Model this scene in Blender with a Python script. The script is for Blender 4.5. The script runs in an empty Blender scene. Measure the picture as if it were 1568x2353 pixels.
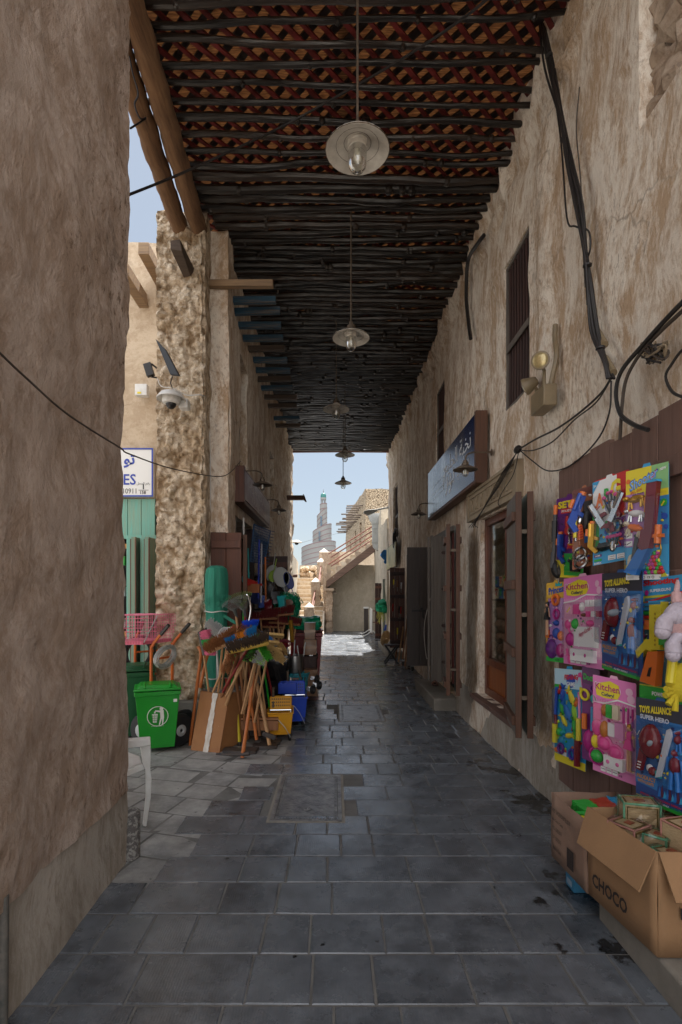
import bpy, math, random
from mathutils import Vector, Matrix, Quaternion, noise
random.seed(11)
V = Vector; R = math.radians
SC = bpy.context.scene; COL = SC.collection

# ------------------------------------------------------------ camera, sky, sun
EYE = 1.6; FPX = 1220.0; CX = 770.0; HY = 1363.0     # focal length, vanishing point in a 1568 x 2353 reading of the photo
cam_d = bpy.data.cameras.new('camera'); cam = bpy.data.objects.new('camera', cam_d); COL.objects.link(cam)
cam.location = (0, 0, EYE); cam.rotation_euler = (R(90), 0, 0)
cam_d.sensor_fit = 'VERTICAL'; cam_d.sensor_height = 36; cam_d.lens = FPX * 36 / 2353
cam_d.shift_x = 14 / 2353; cam_d.shift_y = 186.5 / 2353
cam_d.clip_start = .05; cam_d.clip_end = 3000
SC.camera = cam
SUN_DIR = V((.14, .34, 1)).normalized()
SUN_EL = math.asin(SUN_DIR.z); SUN_AZ = math.atan2(SUN_DIR.x, SUN_DIR.y)
world = bpy.data.worlds.new('World'); SC.world = world; world.use_nodes = True
wn = world.node_tree.nodes; wl = world.node_tree.links
HAZE = (.86, .95, 1.05); ADDED_CLOUD = (4.4, 4.5, 4.7)
sky = wn.new('ShaderNodeTexSky'); sky.sky_type = 'NISHITA'; sky.sun_disc = False
sky.sun_elevation = SUN_EL; sky.sun_rotation = SUN_AZ
sky.air_density = 1.1; sky.dust_density = .6; sky.ozone_density = 1.5; sky.altitude = 0
bg = wn['Background']; bg.inputs['Strength'].default_value = .10
def wnode(t, **k):
    n = wn.new(t)
    for a, b in k.items(): setattr(n, a, b)
    return n
# thin high haze over the Nishita sky, and unseen white cloud added behind the camera to brighten the street
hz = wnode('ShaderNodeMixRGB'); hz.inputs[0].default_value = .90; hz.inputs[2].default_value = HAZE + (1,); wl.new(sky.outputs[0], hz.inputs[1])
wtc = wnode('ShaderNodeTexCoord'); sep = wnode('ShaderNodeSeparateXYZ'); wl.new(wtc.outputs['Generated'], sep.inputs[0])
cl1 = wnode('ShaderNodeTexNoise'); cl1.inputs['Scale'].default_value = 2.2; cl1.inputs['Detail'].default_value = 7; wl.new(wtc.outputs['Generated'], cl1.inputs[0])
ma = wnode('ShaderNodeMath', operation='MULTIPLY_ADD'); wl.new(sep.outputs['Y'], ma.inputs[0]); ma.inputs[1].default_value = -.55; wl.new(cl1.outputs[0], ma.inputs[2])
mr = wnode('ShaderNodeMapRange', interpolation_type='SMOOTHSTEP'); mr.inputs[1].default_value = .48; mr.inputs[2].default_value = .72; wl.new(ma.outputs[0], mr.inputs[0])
cm = wnode('ShaderNodeMixRGB'); cm.inputs[2].default_value = ADDED_CLOUD + (1,); wl.new(mr.outputs[0], cm.inputs[0]); wl.new(hz.outputs[0], cm.inputs[1])
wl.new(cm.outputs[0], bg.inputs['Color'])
sl = bpy.data.lights.new('sun', 'SUN'); sl.energy = 2.7; sl.angle = R(.6); sl.color = (1, .955, .89)
so = bpy.data.objects.new('sun', sl); COL.objects.link(so)
so.rotation_euler = SUN_DIR.to_track_quat('Z', 'Y').to_euler()
SC.view_settings.view_transform = 'Standard'; SC.view_settings.look = 'None'
SC.view_settings.exposure = 2.36; SC.view_settings.gamma = 1.0
SC.cycles.max_bounces = 10; SC.cycles.diffuse_bounces = 6; SC.cycles.glossy_bounces = 4
SC.cycles.transparent_max_bounces = 16; SC.cycles.transmission_bounces = 6
SC.cycles.use_denoising = True; SC.cycles.sample_clamp_indirect = 6

# ------------------------------------------------------------ helpers
def P(x, y, Y): return V(((x - CX) * Y / FPX, Y, EYE - (y - HY) * Y / FPX))
def PX(x, y, X): return P(x, y, X * FPX / (x - CX))
def fbm(p, s, o=4): return noise.fractal(V(p) * s, 1.0, 2.0, o)
class MB:
    """collects shapes into one mesh"""
    def __init__(s): s.v = []; s.f = []; s.mi = []; s.mats = []; s.m = 0; s.M = None
    def use(s, m):
        if m not in s.mats: s.mats.append(m)
        s.m = s.mats.index(m); return s
    def add(s, vs, fs):
        b = len(s.v); s.v += [(s.M @ V(p)) if s.M else V(p) for p in vs]
        for f in fs: s.f.append([b + i for i in f]); s.mi.append(s.m)
        return s
    def box(s, c, d, rot=None, tap=1.0):
        c = V(c); h = V(d) / 2; q = rot if rot is not None else Quaternion()
        if isinstance(rot, (int, float)): q = Quaternion((0, 0, 1), rot)
        vs = []
        for z in (-1, 1):
            t = tap if z > 0 else 1
            for x, y in ((-1, -1), (1, -1), (1, 1), (-1, 1)): vs.append(c + q @ V((x * h.x * t, y * h.y * t, z * h.z)))
        return s.add(vs, [(0, 3, 2, 1), (4, 5, 6, 7), (0, 1, 5, 4), (1, 2, 6, 5), (2, 3, 7, 6), (3, 0, 4, 7)])
    def bb(s, a, b): a = V(a); b = V(b); return s.box((a + b) / 2, (abs(b.x - a.x), abs(b.y - a.y), abs(b.z - a.z)))
    def beam(s, a, b, w, h, up=(0, 0, 1)):
        a = V(a); b = V(b); d = b - a; L = d.length; d.normalize(); u = V(up); x = d.cross(u)
        if x.length < 1e-4: x = d.cross(V((1, 0, 0)))
        x.normalize(); u = x.cross(d)
        q = Matrix((x, d, u)).transposed().to_quaternion()
        return s.box((a + b) / 2, (w, L, h), q)
    def quad(s, *p): return s.add(p, [tuple(range(len(p)))])
    def slab(s, pts, n):
        """polygon pts thickened by the vector n"""
        k = len(pts); n = V(n); a = [V(p) for p in pts]
        return s.add(a + [p + n for p in a], [tuple(range(k))[::-1], tuple(range(k, 2 * k))] + [(i, (i + 1) % k, k + (i + 1) % k, k + i) for i in range(k)])
    def tube(s, pts, r, n=8, cap=True, wob=0):
        pts = [V(p) for p in pts]; k = len(pts); rs = r if isinstance(r, (list, tuple)) else [r] * k
        t0 = (pts[1] - pts[0]).normalized(); up = V((0, 0, 1)) if abs(t0.z) < .9 else V((1, 0, 0))
        x = t0.cross(up).normalized(); vs = []
        for i, p in enumerate(pts):
            t = (pts[min(i + 1, k - 1)] - pts[max(i - 1, 0)])
            if t.length < 1e-9: t = t0
            t.normalize(); x = (x - t * x.dot(t)).normalized(); y = t.cross(x)
            for j in range(n):
                a = 2 * math.pi * j / n; rr = rs[i] * (1 + (random.uniform(-wob, wob) if wob else 0))
                vs.append(p + (x * math.cos(a) + y * math.sin(a)) * rr)
        fs = [(i * n + j, i * n + (j + 1) % n, (i + 1) * n + (j + 1) % n, (i + 1) * n + j) for i in range(k - 1) for j in range(n)]
        if cap: fs += [tuple(range(n))[::-1], tuple(range((k - 1) * n, k * n))]
        return s.add(vs, fs)
    def lathe(s, prof, o=(0, 0, 0), n=24, ax=(0, 0, 1), sx=1, sy=1, rot=0):
        """profile of (radius, height) turned about the axis ax through o"""
        q = V((0, 0, 1)).rotation_difference(V(ax).normalized()); o = V(o); vs = []
        for r, z in prof:
            for j in range(n):
                a = 2 * math.pi * j / n + rot; vs.append(o + q @ V((r * math.cos(a) * sx, r * math.sin(a) * sy, z)))
        k = len(prof)
        fs = [(i * n + j, i * n + (j + 1) % n, (i + 1) * n + (j + 1) % n, (i + 1) * n + j) for i in range(k - 1) for j in range(n)]
        if prof[0][0] > 1e-6: fs.append(tuple(range(n))[::-1])
        if prof[-1][0] > 1e-6: fs.append(tuple(range((k - 1) * n, k * n)))
        return s.add(vs, fs)
    def ball(s, c, r, n=12, m=8, ax=(0, 0, 1)):
        r = V(r) if isinstance(r, (tuple, list, Vector)) else V((r, r, r)); vs = []; c = V(c)
        q = V((0, 0, 1)).rotation_difference(V(ax).normalized())
        for i in range(m + 1):
            t = math.pi * i / m
            for j in range(n):
                a = 2 * math.pi * j / n
                vs.append(c + q @ V((r.x * math.sin(t) * math.cos(a), r.y * math.sin(t) * math.sin(a), -r.z * math.cos(t))))
        return s.add(vs, [(i * n + j, i * n + (j + 1) % n, (i + 1) * n + (j + 1) % n, (i + 1) * n + j) for i in range(m) for j in range(n)])
    def mesh(s, me, M):
        return s.add([M @ v.co for v in me.vertices], [tuple(p.vertices) for p in me.polygons])
    def build(s, name, mat=None, parent=None, smooth=35, bevel=0, origin=None):
        if origin is not None: origin = V(origin)
        root = parent
        while root is not None and root.parent is not None: root = root.parent
        if origin is None:
            if root is not None: origin = root.location.copy()
            else:
                xs = [v.x for v in s.v]; ys = [v.y for v in s.v]
                origin = V(((min(xs) + max(xs)) / 2, (min(ys) + max(ys)) / 2, min(v.z for v in s.v)))
        me = bpy.data.meshes.new(name); me.from_pydata([tuple(v - origin) for v in s.v], [], s.f)
        for m in (s.mats or [mat]): me.materials.append(m)
        if s.mats: me.polygons.foreach_set('material_index', s.mi)
        me.validate(); me.update()
        if smooth:
            me.polygons.foreach_set('use_smooth', [True] * len(me.polygons)); me.set_sharp_from_angle(angle=R(smooth))
        o = bpy.data.objects.new(name, me); COL.objects.link(o)
        if parent is None: o.location = origin
        else: o.parent = parent
        if bevel:
            b = o.modifiers.new('bevel', 'BEVEL'); b.width = bevel; b.segments = 2; b.limit_method = 'ANGLE'; b.angle_limit = R(40)
        return o
def thing(name, label, cat, loc=(0, 0, 0), group=None, kind=None):
    o = bpy.data.objects.new(name, None); COL.objects.link(o); o.location = loc; o.empty_display_size = .1
    return tag(o, label, cat, group, kind)
def tag(o, label, cat, group=None, kind=None):
    o['label'] = label; o['category'] = cat
    if group: o['group'] = group
    if kind: o['kind'] = kind
    return o
def struct(o, label, cat):
    return tag(o, label, cat, None, 'structure')
def dup(root, loc, rotz=0, label=None, scale=None):
    def cp(o, par):
        c = o.copy(); COL.objects.link(c); c.parent = par
        for k in list(o.children): cp(k, c)
        return c
    r = cp(root, None); r.location = loc; r.rotation_euler = (0, 0, rotz)
    if label: r['label'] = label
    if scale: r.scale = (scale,) * 3
    return r
def text_mesh(body, size=1.0, bold=0, font=None):
    cu = bpy.data.curves.new('txt', 'FONT'); cu.body = body; cu.size = size; cu.offset = bold; cu.extrude = 0
    cu.resolution_u = 2
    ob = bpy.data.objects.new('txt', cu); me = bpy.data.meshes.new_from_object(ob)
    xs = [v.co.x for v in me.vertices] or [0]; ys = [v.co.y for v in me.vertices] or [0]
    x0, x1, y0, y1 = min(xs), max(xs), min(ys), max(ys)
    bpy.data.objects.remove(ob); bpy.data.curves.remove(cu)
    return me, x0, x1, y0, y1
def curve_pts(pts, n=6):
    """catmull-rom through the points"""
    p = [V(a) for a in pts]; p = [p[0] * 2 - p[1]] + p + [p[-1] * 2 - p[-2]]; out = []
    for i in range(1, len(p) - 2):
        for k in range(n):
            t = k / n; a, b, c, d = p[i - 1:i + 3]
            out.append(.5 * ((2 * b) + (c - a) * t + (2 * a - 5 * b + 4 * c - d) * t * t + (3 * b - a - 3 * c + d) * t ** 3))
    return out + [p[-2]]
class Card:
    """a rectangle in space, (0,0)-(1,1), with its outward normal; for flat goods and signs"""
    def __init__(s, o, u, v):
        s.o = V(o); s.U = V(u); s.W = s.U.length; s.V = V(v); s.H = s.V.length; s.n = s.U.cross(s.V).normalized()
    def at(s, u, v, n=0): return s.o + s.U * u + s.V * v + s.n * n
    def rect(s, mb, u0, v0, u1, v1, m, n=.0012, t=.001):
        mb.use(m); a = [s.at(u0, v0, n), s.at(u1, v0, n), s.at(u1, v1, n), s.at(u0, v1, n)]
        return mb.slab(a, s.n * t)
    def poly(s, mb, pts, m, n=.0012, t=.001):
        mb.use(m); return mb.slab([s.at(u, v, n) for u, v in pts], s.n * t)
    def disc(s, mb, u, v, r, m, n=.0012, t=.001, k=16, asp=1):
        mb.use(m); return mb.slab([s.at(u + r * math.cos(2 * math.pi * i / k) / s.W, v + asp * r * math.sin(2 * math.pi * i / k) / s.H, n) for i in range(k)], s.n * t)
    def ring(s, mb, u, v, r, w, m, n=.0012, k=20):
        mb.use(m); p = [s.at(u + r * math.cos(2 * math.pi * i / k) / s.W, v + r * math.sin(2 * math.pi * i / k) / s.H, n) for i in range(k + 1)]
        return mb.tube(p, w, 6, cap=False)
    def text(s, mb, body, u0, v0, u1, m, n=.0022, bold=.01, v1=None, slope=0):
        me, x0, x1, y0, y1 = text_mesh(body, 1, bold); sc = (u1 - u0) * s.W / (x1 - x0)
        sv = sc if v1 is None else (v1 - v0) * s.H / (y1 - y0)
        ud = s.U.normalized(); vd = s.V.normalized(); o = s.at(u0, v0, n)
        M = Matrix(((ud.x * sc, vd.x * sv, s.n.x, 0), (ud.y * sc, vd.y * sv, s.n.y, 0), (ud.z * sc, vd.z * sv, s.n.z, 0), (0, 0, 0, 1)))
        M = Matrix.Translation(o) @ M @ Matrix.Translation((-x0, -y0, 0))
        if slope: M = M @ Matrix(((1, 0, 0, 0), (slope, 1, 0, 0), (0, 0, 1, 0), (0, 0, 0, 1)))
        mb.use(m); mb.mesh(me, M); bpy.data.meshes.remove(me)
    def dome(s, mb, u, v, ru, rv, h, m, n=.001, rot=0, k=14):
        """low rounded lump on the card"""
        mb.use(m); ud = s.U.normalized(); vd = s.V.normalized(); c = s.at(u, v, n); vs = []; q = 5
        for i in range(q + 1):
            t = math.pi / 2 * i / q
            for j in range(k):
                a = 2 * math.pi * j / k; x = ru * math.cos(a) * math.cos(t); y = rv * math.sin(a) * math.cos(t)
                x, y = x * math.cos(rot) - y * math.sin(rot), x * math.sin(rot) + y * math.cos(rot)
                vs.append(c + ud * x + vd * y + s.n * h * math.sin(t))
        return mb.add(vs, [(i * k + j, i * k + (j + 1) % k, (i + 1) * k + (j + 1) % k, (i + 1) * k + j) for i in range(q) for j in range(k)])
    def bar(s, mb, u0, v0, u1, v1, r, m, n=None, flat=1.0, k=8):
        mb.use(m); n = r if n is None else n
        return mb.tube([s.at(u0, v0, n), s.at(u1, v1, n)], r, k)

# ------------------------------------------------------------ materials
def mat(name, col, rough=.7, col2=None, ns=6, bump=0, bs=60, metal=0, st=(1, 1, 1), spec=.5, sharp=(.35, .65), emit=0, coat=0):
    m = bpy.data.materials.new(name); m.use_nodes = True; nt = m.node_tree; N = nt.nodes; L = nt.links
    b = N['Principled BSDF']; b.inputs['Roughness'].default_value = rough; b.inputs['Metallic'].default_value = metal
    b.inputs['Specular IOR Level'].default_value = spec; b.inputs['Coat Weight'].default_value = coat
    c = tuple(col) + (1,); b.inputs['Base Color'].default_value = c
    if col2 or bump:
        tc = N.new('ShaderNodeTexCoord'); mp = N.new('ShaderNodeMapping'); mp.inputs['Scale'].default_value = st
        L.new(tc.outputs['Object'], mp.inputs[0])
    if col2:
        t = N.new('ShaderNodeTexNoise'); t.inputs['Scale'].default_value = ns; t.inputs['Detail'].default_value = 6; t.inputs['Roughness'].default_value = .65
        L.new(mp.outputs[0], t.inputs[0]); r = N.new('ShaderNodeValToRGB')
        r.color_ramp.elements[0].position = sharp[0]; r.color_ramp.elements[1].position = sharp[1]
        r.color_ramp.elements[0].color = c; r.color_ramp.elements[1].color = tuple(col2) + (1,)
        L.new(t.outputs[0], r.inputs[0]); L.new(r.outputs[0], b.inputs['Base Color'])
    if bump:
        t2 = N.new('ShaderNodeTexNoise'); t2.inputs['Scale'].default_value = bs; t2.inputs['Detail'].default_value = 5
        L.new(mp.outputs[0], t2.inputs[0]); bp = N.new('ShaderNodeBump'); bp.inputs['Strength'].default_value = bump; bp.inputs['Distance'].default_value = .01
        L.new(t2.outputs[0], bp.inputs['Height']); L.new(bp.outputs[0], b.inputs['Normal'])
    if emit: b.inputs['Emission Color'].default_value = c; b.inputs['Emission Strength'].default_value = emit
    return m
def plaster(name, c1, c2, c3, rot=(0, 0, 0), st=(9, 9, 2.2), bump=.8, stain=.55, crag=0):
    """trowelled mud plaster: base c1, rubbed pale patches c2, brown scratches c3"""
    m = bpy.data.materials.new(name); m.use_nodes = True; nt = m.node_tree; N = nt.nodes; L = nt.links; b = N['Principled BSDF']
    b.inputs['Roughness'].default_value = .92; b.inputs['Specular IOR Level'].default_value = .25
    tc = N.new('ShaderNodeTexCoord')
    wp = N.new('ShaderNodeTexNoise'); wp.inputs['Scale'].default_value = 1.1; wp.inputs['Detail'].default_value = 2
    L.new(tc.outputs['Object'], wp.inputs[0])
    ad = N.new('ShaderNodeMixRGB'); ad.blend_type = 'ADD'; ad.inputs[0].default_value = .45
    L.new(tc.outputs['Object'], ad.inputs[1]); L.new(wp.outputs['Color'], ad.inputs[2])
    mp = N.new('ShaderNodeMapping'); mp.inputs['Rotation'].default_value = rot; mp.inputs['Scale'].default_value = st; L.new(ad.outputs[0], mp.inputs[0])
    def nz(sc, det, inp, ro=.6):
        t = N.new('ShaderNodeTexNoise'); t.inputs['Scale'].default_value = sc; t.inputs['Detail'].default_value = det; t.inputs['Roughness'].default_value = ro
        L.new(inp, t.inputs[0]); return t.outputs[0]
    def ramp(inp, a, bb, ca=(0, 0, 0, 1), cb=(1, 1, 1, 1)):
        r = N.new('ShaderNodeValToRGB'); r.color_ramp.elements[0].position = a; r.color_ramp.elements[1].position = bb
        r.color_ramp.elements[0].color = ca; r.color_ramp.elements[1].color = cb; L.new(inp, r.inputs[0]); return r.outputs[0]
    def mix(f, a, bb):
        x = N.new('ShaderNodeMixRGB')
        for k, v in ((0, f), (1, a), (2, bb)):
            if hasattr(v, 'links'): L.new(v, x.inputs[k])
            else: x.inputs[k].default_value = v
        return x.outputs[0]
    def mul(a, k):
        x = N.new('ShaderNodeMath'); x.operation = 'MULTIPLY'; L.new(a, x.inputs[0])
        if hasattr(k, 'links'): L.new(k, x.inputs[1])
        else: x.inputs[1].default_value = k
        return x.outputs[0]
    streak = nz(2.6, 14, mp.outputs[0], .78); big = nz(1.0, 4, tc.outputs['Object']); fine = nz(34, 6, tc.outputs['Object'], .7)
    pm = N.new('ShaderNodeMapping'); pm.inputs['Rotation'].default_value = rot; pm.inputs['Scale'].default_value = tuple(x / 3.2 for x in st); L.new(ad.outputs[0], pm.inputs[0])
    sm = N.new('ShaderNodeMath'); sm.operation = 'MULTIPLY_ADD'; L.new(nz(1.7, 6, pm.outputs[0], .6), sm.inputs[0]); sm.inputs[1].default_value = .75; L.new(streak, sm.inputs[2])
    c = mix(ramp(sm.outputs[0], .78, .97), c1 + (1,), c2 + (1,))
    hs_ = N.new('ShaderNodeTexVoronoi'); hs_.feature = 'DISTANCE_TO_EDGE'; hs_.inputs['Scale'].default_value = 1.1; dw = N.new('ShaderNodeMixRGB'); dw.inputs[0].default_value = .35; L.new(tc.outputs['Object'], dw.inputs[1]); dq = N.new('ShaderNodeTexNoise'); dq.inputs['Scale'].default_value = 3.5; dq.inputs['Detail'].default_value = 8; L.new(tc.outputs['Object'], dq.inputs[0]); L.new(dq.outputs['Color'], dw.inputs[2]); L.new(dw.outputs[0], hs_.inputs[0])
    crk = ramp(hs_.outputs['Distance'], .0, .012, (1, 1, 1, 1), (0, 0, 0, 1)); c = mix(mul(crk, mul(ramp(nz(.9, 2, tc.outputs['Object']), .50, .62), .55)), c, tuple(x * .35 for x in c1) + (1,))
    c = mix(mul(ramp(nz(4.2, 14, mp.outputs[0], .78), .535, .60), mul(ramp(big, .38, .58), stain)), c, c3 + (1,))
    c = mix(mul(ramp(nz(.7, 3, tc.outputs['Object']), .45, .75), .35), c, tuple(x * .8 for x in c1) + (1,))
    L.new(c, b.inputs['Base Color'])
    bp = N.new('ShaderNodeBump'); bp.inputs['Strength'].default_value = bump; bp.inputs['Distance'].default_value = .022; L.new(nz(3.2, 12, mp.outputs[0], .74), bp.inputs['Height'])
    if crag:
        vo = N.new('ShaderNodeTexVoronoi'); vo.inputs['Scale'].default_value = crag; vo.feature = 'F1'; dd = N.new('ShaderNodeMixRGB'); dd.inputs[0].default_value = .12; L.new(tc.outputs['Object'], dd.inputs[1])
        dn = N.new('ShaderNodeTexNoise'); dn.inputs['Scale'].default_value = 5; dn.inputs['Detail'].default_value = 4; L.new(tc.outputs['Object'], dn.inputs[0]); L.new(dn.outputs['Color'], dd.inputs[2]); L.new(dd.outputs[0], vo.inputs[0])
        b0 = N.new('ShaderNodeBump'); b0.inputs['Strength'].default_value = 1; b0.inputs['Distance'].default_value = .05; b0.invert = True; L.new(vo.outputs['Distance'], b0.inputs['Height']); L.new(b0.outputs[0], bp.inputs['Normal'])
        gap = ramp(vo.outputs['Distance'], .45, .85, (1, 1, 1, 1), (.45, .38, .30, 1)); xg = N.new('ShaderNodeMixRGB'); xg.blend_type = 'MULTIPLY'; xg.inputs[0].default_value = 1; L.new(c, xg.inputs[1]); L.new(gap, xg.inputs[2]); L.new(xg.outputs[0], b.inputs['Base Color'])
    b2 = N.new('ShaderNodeBump'); b2.inputs['Strength'].default_value = bump * .7; b2.inputs['Distance'].default_value = .007; L.new(fine, b2.inputs['Height']); L.new(bp.outputs[0], b2.inputs['Normal'])
    L.new(b2.outputs[0], b.inputs['Normal']); return m
def glass(name, tint=(1, 1, 1), rough=.05, amt=.12, k=.7):
    m = bpy.data.materials.new(name); m.use_nodes = True; nt = m.node_tree; N = nt.nodes; L = nt.links
    for n in list(N):
        if n.type == 'BSDF_PRINCIPLED': N.remove(n)
    t = N.new('ShaderNodeBsdfTransparent'); t.inputs[0].default_value = tint + (1,)
    g = N.new('ShaderNodeBsdfGlossy'); g.inputs['Roughness'].default_value = rough
    fr = N.new('ShaderNodeLayerWeight'); fr.inputs[0].default_value = .35
    ma = N.new('ShaderNodeMath'); ma.operation = 'MULTIPLY_ADD'; ma.inputs[1].default_value = k; ma.inputs[2].default_value = amt
    L.new(fr.outputs['Fresnel'], ma.inputs[0]); x = N.new('ShaderNodeMixShader'); L.new(ma.outputs[0], x.inputs[0]); L.new(t.outputs[0], x.inputs[1]); L.new(g.outputs[0], x.inputs[2])
    L.new(x.outputs[0], N['Material Output'].inputs[0]); return m
WOODC = {}
def wood(name, c, c2, rough=.6, axis='z', bump=.35, sharp=(.35, .68)):
    st = {'z': (26, 26, 1.6), 'x': (1.6, 26, 26), 'y': (26, 1.6, 26)}[axis]
    return mat(name, c, rough, c2, 1.0, bump, 2.2, st=st, sharp=sharp)
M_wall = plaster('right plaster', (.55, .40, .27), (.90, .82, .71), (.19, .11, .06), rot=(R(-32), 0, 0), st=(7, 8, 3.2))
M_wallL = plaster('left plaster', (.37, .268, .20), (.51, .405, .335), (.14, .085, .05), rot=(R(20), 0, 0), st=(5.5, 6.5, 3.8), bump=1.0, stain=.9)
M_plinth = plaster('plinth render', (.30, .26, .21), (.44, .395, .34), (.14, .10, .07), st=(6, 6, 1.6), bump=.35, stain=.6)
M_far = plaster('pale plaster', (.47, .36, .25), (.60, .49, .36), (.30, .20, .12), st=(4, 4, 5), bump=.5, stain=.5)
M_yard = plaster('courtyard render', (.42, .37, .29), (.52, .46, .37), (.25, .20, .15), st=(2, 2, 1.5), bump=.3, stain=.4)
M_rock = plaster('rough lime render', (.56, .43, .29), (.80, .70, .56), (.30, .20, .12), st=(9, 9, 9), bump=1.0, stain=.85, crag=11)
M_stone = plaster('rubble stone', (.34, .25, .18), (.48, .38, .29), (.14, .10, .08), st=(5, 5, 5), bump=.9, stain=.6)
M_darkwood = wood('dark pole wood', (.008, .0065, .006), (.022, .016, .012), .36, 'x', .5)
M_redrod = mat('red painted cane', (.20, .022, .018), .65, (.10, .012, .010), 6, .3, 30)
M_blackrod = mat('black cane', (.02, .012, .010), .6)
M_beam = wood('rope wrapped beam', (.22, .12, .058), (.11, .056, .028), .95, 'y', .6)
M_brown = wood('brown painted planks', (.125, .042, .022), (.07, .025, .015), .55)
M_brownd = wood('dark brown planks', (.055, .022, .016), (.028, .013, .010), .6)
M_mauve = wood('mauve brown planks', (.20, .118, .092), (.145, .082, .064), .75)
M_grey = wood('grey weathered planks', (.165, .145, .125), (.10, .085, .072), .7)
M_greyg = wood('grey green planks', (.27, .31, .27), (.16, .18, .155), .7)
M_dgrey = wood('dark grey planks', (.07, .055, .047), (.045, .036, .032), .65)
M_bedge = wood('raw brown timber edge', (.115, .048, .024), (.07, .03, .016), .6)
M_tan = wood('tan painted timber', (.34, .27, .18), (.27, .21, .14), .7)
M_turq = wood('turquoise planks', (.13, .40, .33), (.22, .30, .22), .65)
M_green2 = wood('faded green planks', (.13, .25, .19), (.24, .25, .17), .65)
M_handle = wood('pale handle wood', (.52, .30, .14), (.36, .19, .085), .5)
M_handle2 = wood('brown handle wood', (.33, .145, .055), (.20, .08, .035), .5)
M_handle3 = wood('orange varnished wood', (.50, .15, .03), (.36, .10, .025), .4)
M_red = mat('red plastic', (.42, .02, .015), .4)
M_redd = mat('deep red plastic', (.20, .012, .012), .35)
M_black = mat('black rubber', (.012, .012, .013), .6)
M_blackp = mat('black plastic', (.014, .014, .016), .35)
M_white = mat('white plastic', (.74, .74, .72), .4, (.62, .61, .58), 9)
M_paper = mat('white paper', (.75, .75, .73), .6)
M_chrome = mat('chrome', (.62, .62, .63), .16, metal=1)
M_steel = mat('brushed steel', (.50, .49, .48), .32, (.38, .37, .36), 3, st=(1, 1, 30), metal=1)
M_galv = mat('galvanised sheet', (.50, .52, .52), .5, (.42, .43, .42), 5, metal=.3)
M_enamel = mat('lamp enamel', (.66, .62, .55), .45, (.54, .50, .44), 20)
M_brass = mat('aged lamp metal', (.16, .12, .085), .5, (.10, .08, .06), 30, metal=.5)
M_lampglass = glass('lamp glass', (.93, .93, .90), .08, .10)
M_blister = glass('clear blister plastic', (.985, .985, .99), .05, .015, .38)
M_film = glass('plastic film', (.96, .96, .96), .16, .03, .5)
M_cable = mat('black cable', (.018, .015, .014), .5)
M_cableb = mat('brown cable', (.06, .045, .035), .6)
M_wcable = mat('white cable', (.62, .60, .56), .5)
M_card = mat('cardboard', (.36, .205, .10), .85, (.30, .17, .085), 3, .15, 120)
M_cardd = mat('cardboard inside', (.24, .14, .08), .9, (.19, .11, .06), 4)
M_orange = mat('orange painted tube', (.62, .14, .015), .4, (.50, .10, .02), 6)
M_green = mat('bright green plastic', (.01, .30, .02), .33, (.012, .27, .025), 3)
M_greend = mat('dark green plastic', (.008, .085, .03), .4)
M_yellow = mat('bucket yellow', (.72, .34, .01), .4, (.62, .28, .01), 5)
M_blue = mat('bucket blue', (.01, .05, .42), .38)
M_turqp = mat('turquoise plastic', (.03, .30, .37), .4)
M_pink = mat('pink wire', (.80, .22, .34), .45)
M_teal = mat('green shade cloth', (.02, .26, .17), .7, (.015, .17, .11), 3, .8, 60, st=(12, 12, 1))
M_net = mat('green plastic netting', (.0, .36, .17), .3, (.005, .20, .10), 10)
M_glassd = mat('dark shop glass', (.012, .011, .010), .06, spec=.6)
M_dark = mat('dark shop interior', (.012, .009, .008), .8)  # near-black colour puts the shade of unlit rooms into the surface
M_conc = mat('concrete step', (.27, .25, .215), .85, (.19, .175, .15), 4, .3, 50)
M_flat = {}
def flat(c, rough=.4, metal=0):
    k = (tuple(round(x, 3) for x in c), rough, metal)
    if k not in M_flat: M_flat[k] = mat('print %d' % len(M_flat), c, rough, metal=metal)
    return M_flat[k]
Yl = flat((.75, .62, .03)); Rd = flat((.55, .02, .02)); Bl = flat((.02, .08, .42)); Lb = flat((.04, .32, .60)); Gn = flat((.03, .38, .05))
Pk = flat((.72, .16, .38)); Pl = flat((.80, .42, .58)); Pu = flat((.13, .02, .20)); Wh = flat((.78, .78, .78)); Bk = flat((.012, .012, .014)); Or = flat((.75, .17, .02))
Dr = flat((.17, .012, .02), .25); Sv = flat((.6, .6, .6), .2, 1); Gg = flat((.05, .05, .055)); Gd = flat((.55, .30, .04), .25, .6); Br = flat((.16, .06, .025)); Mg = flat((.45, .02, .22)); Lg = flat((.30, .60, .04)); Sk = flat((.62, .36, .22)); Nv = flat((.01, .02, .11))
Ht = flat((.70, .08, .30)); Cr = flat((.66, .58, .42)); Tq = flat((.02, .40, .42)); Bd = flat((.02, .16, .50))
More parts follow.
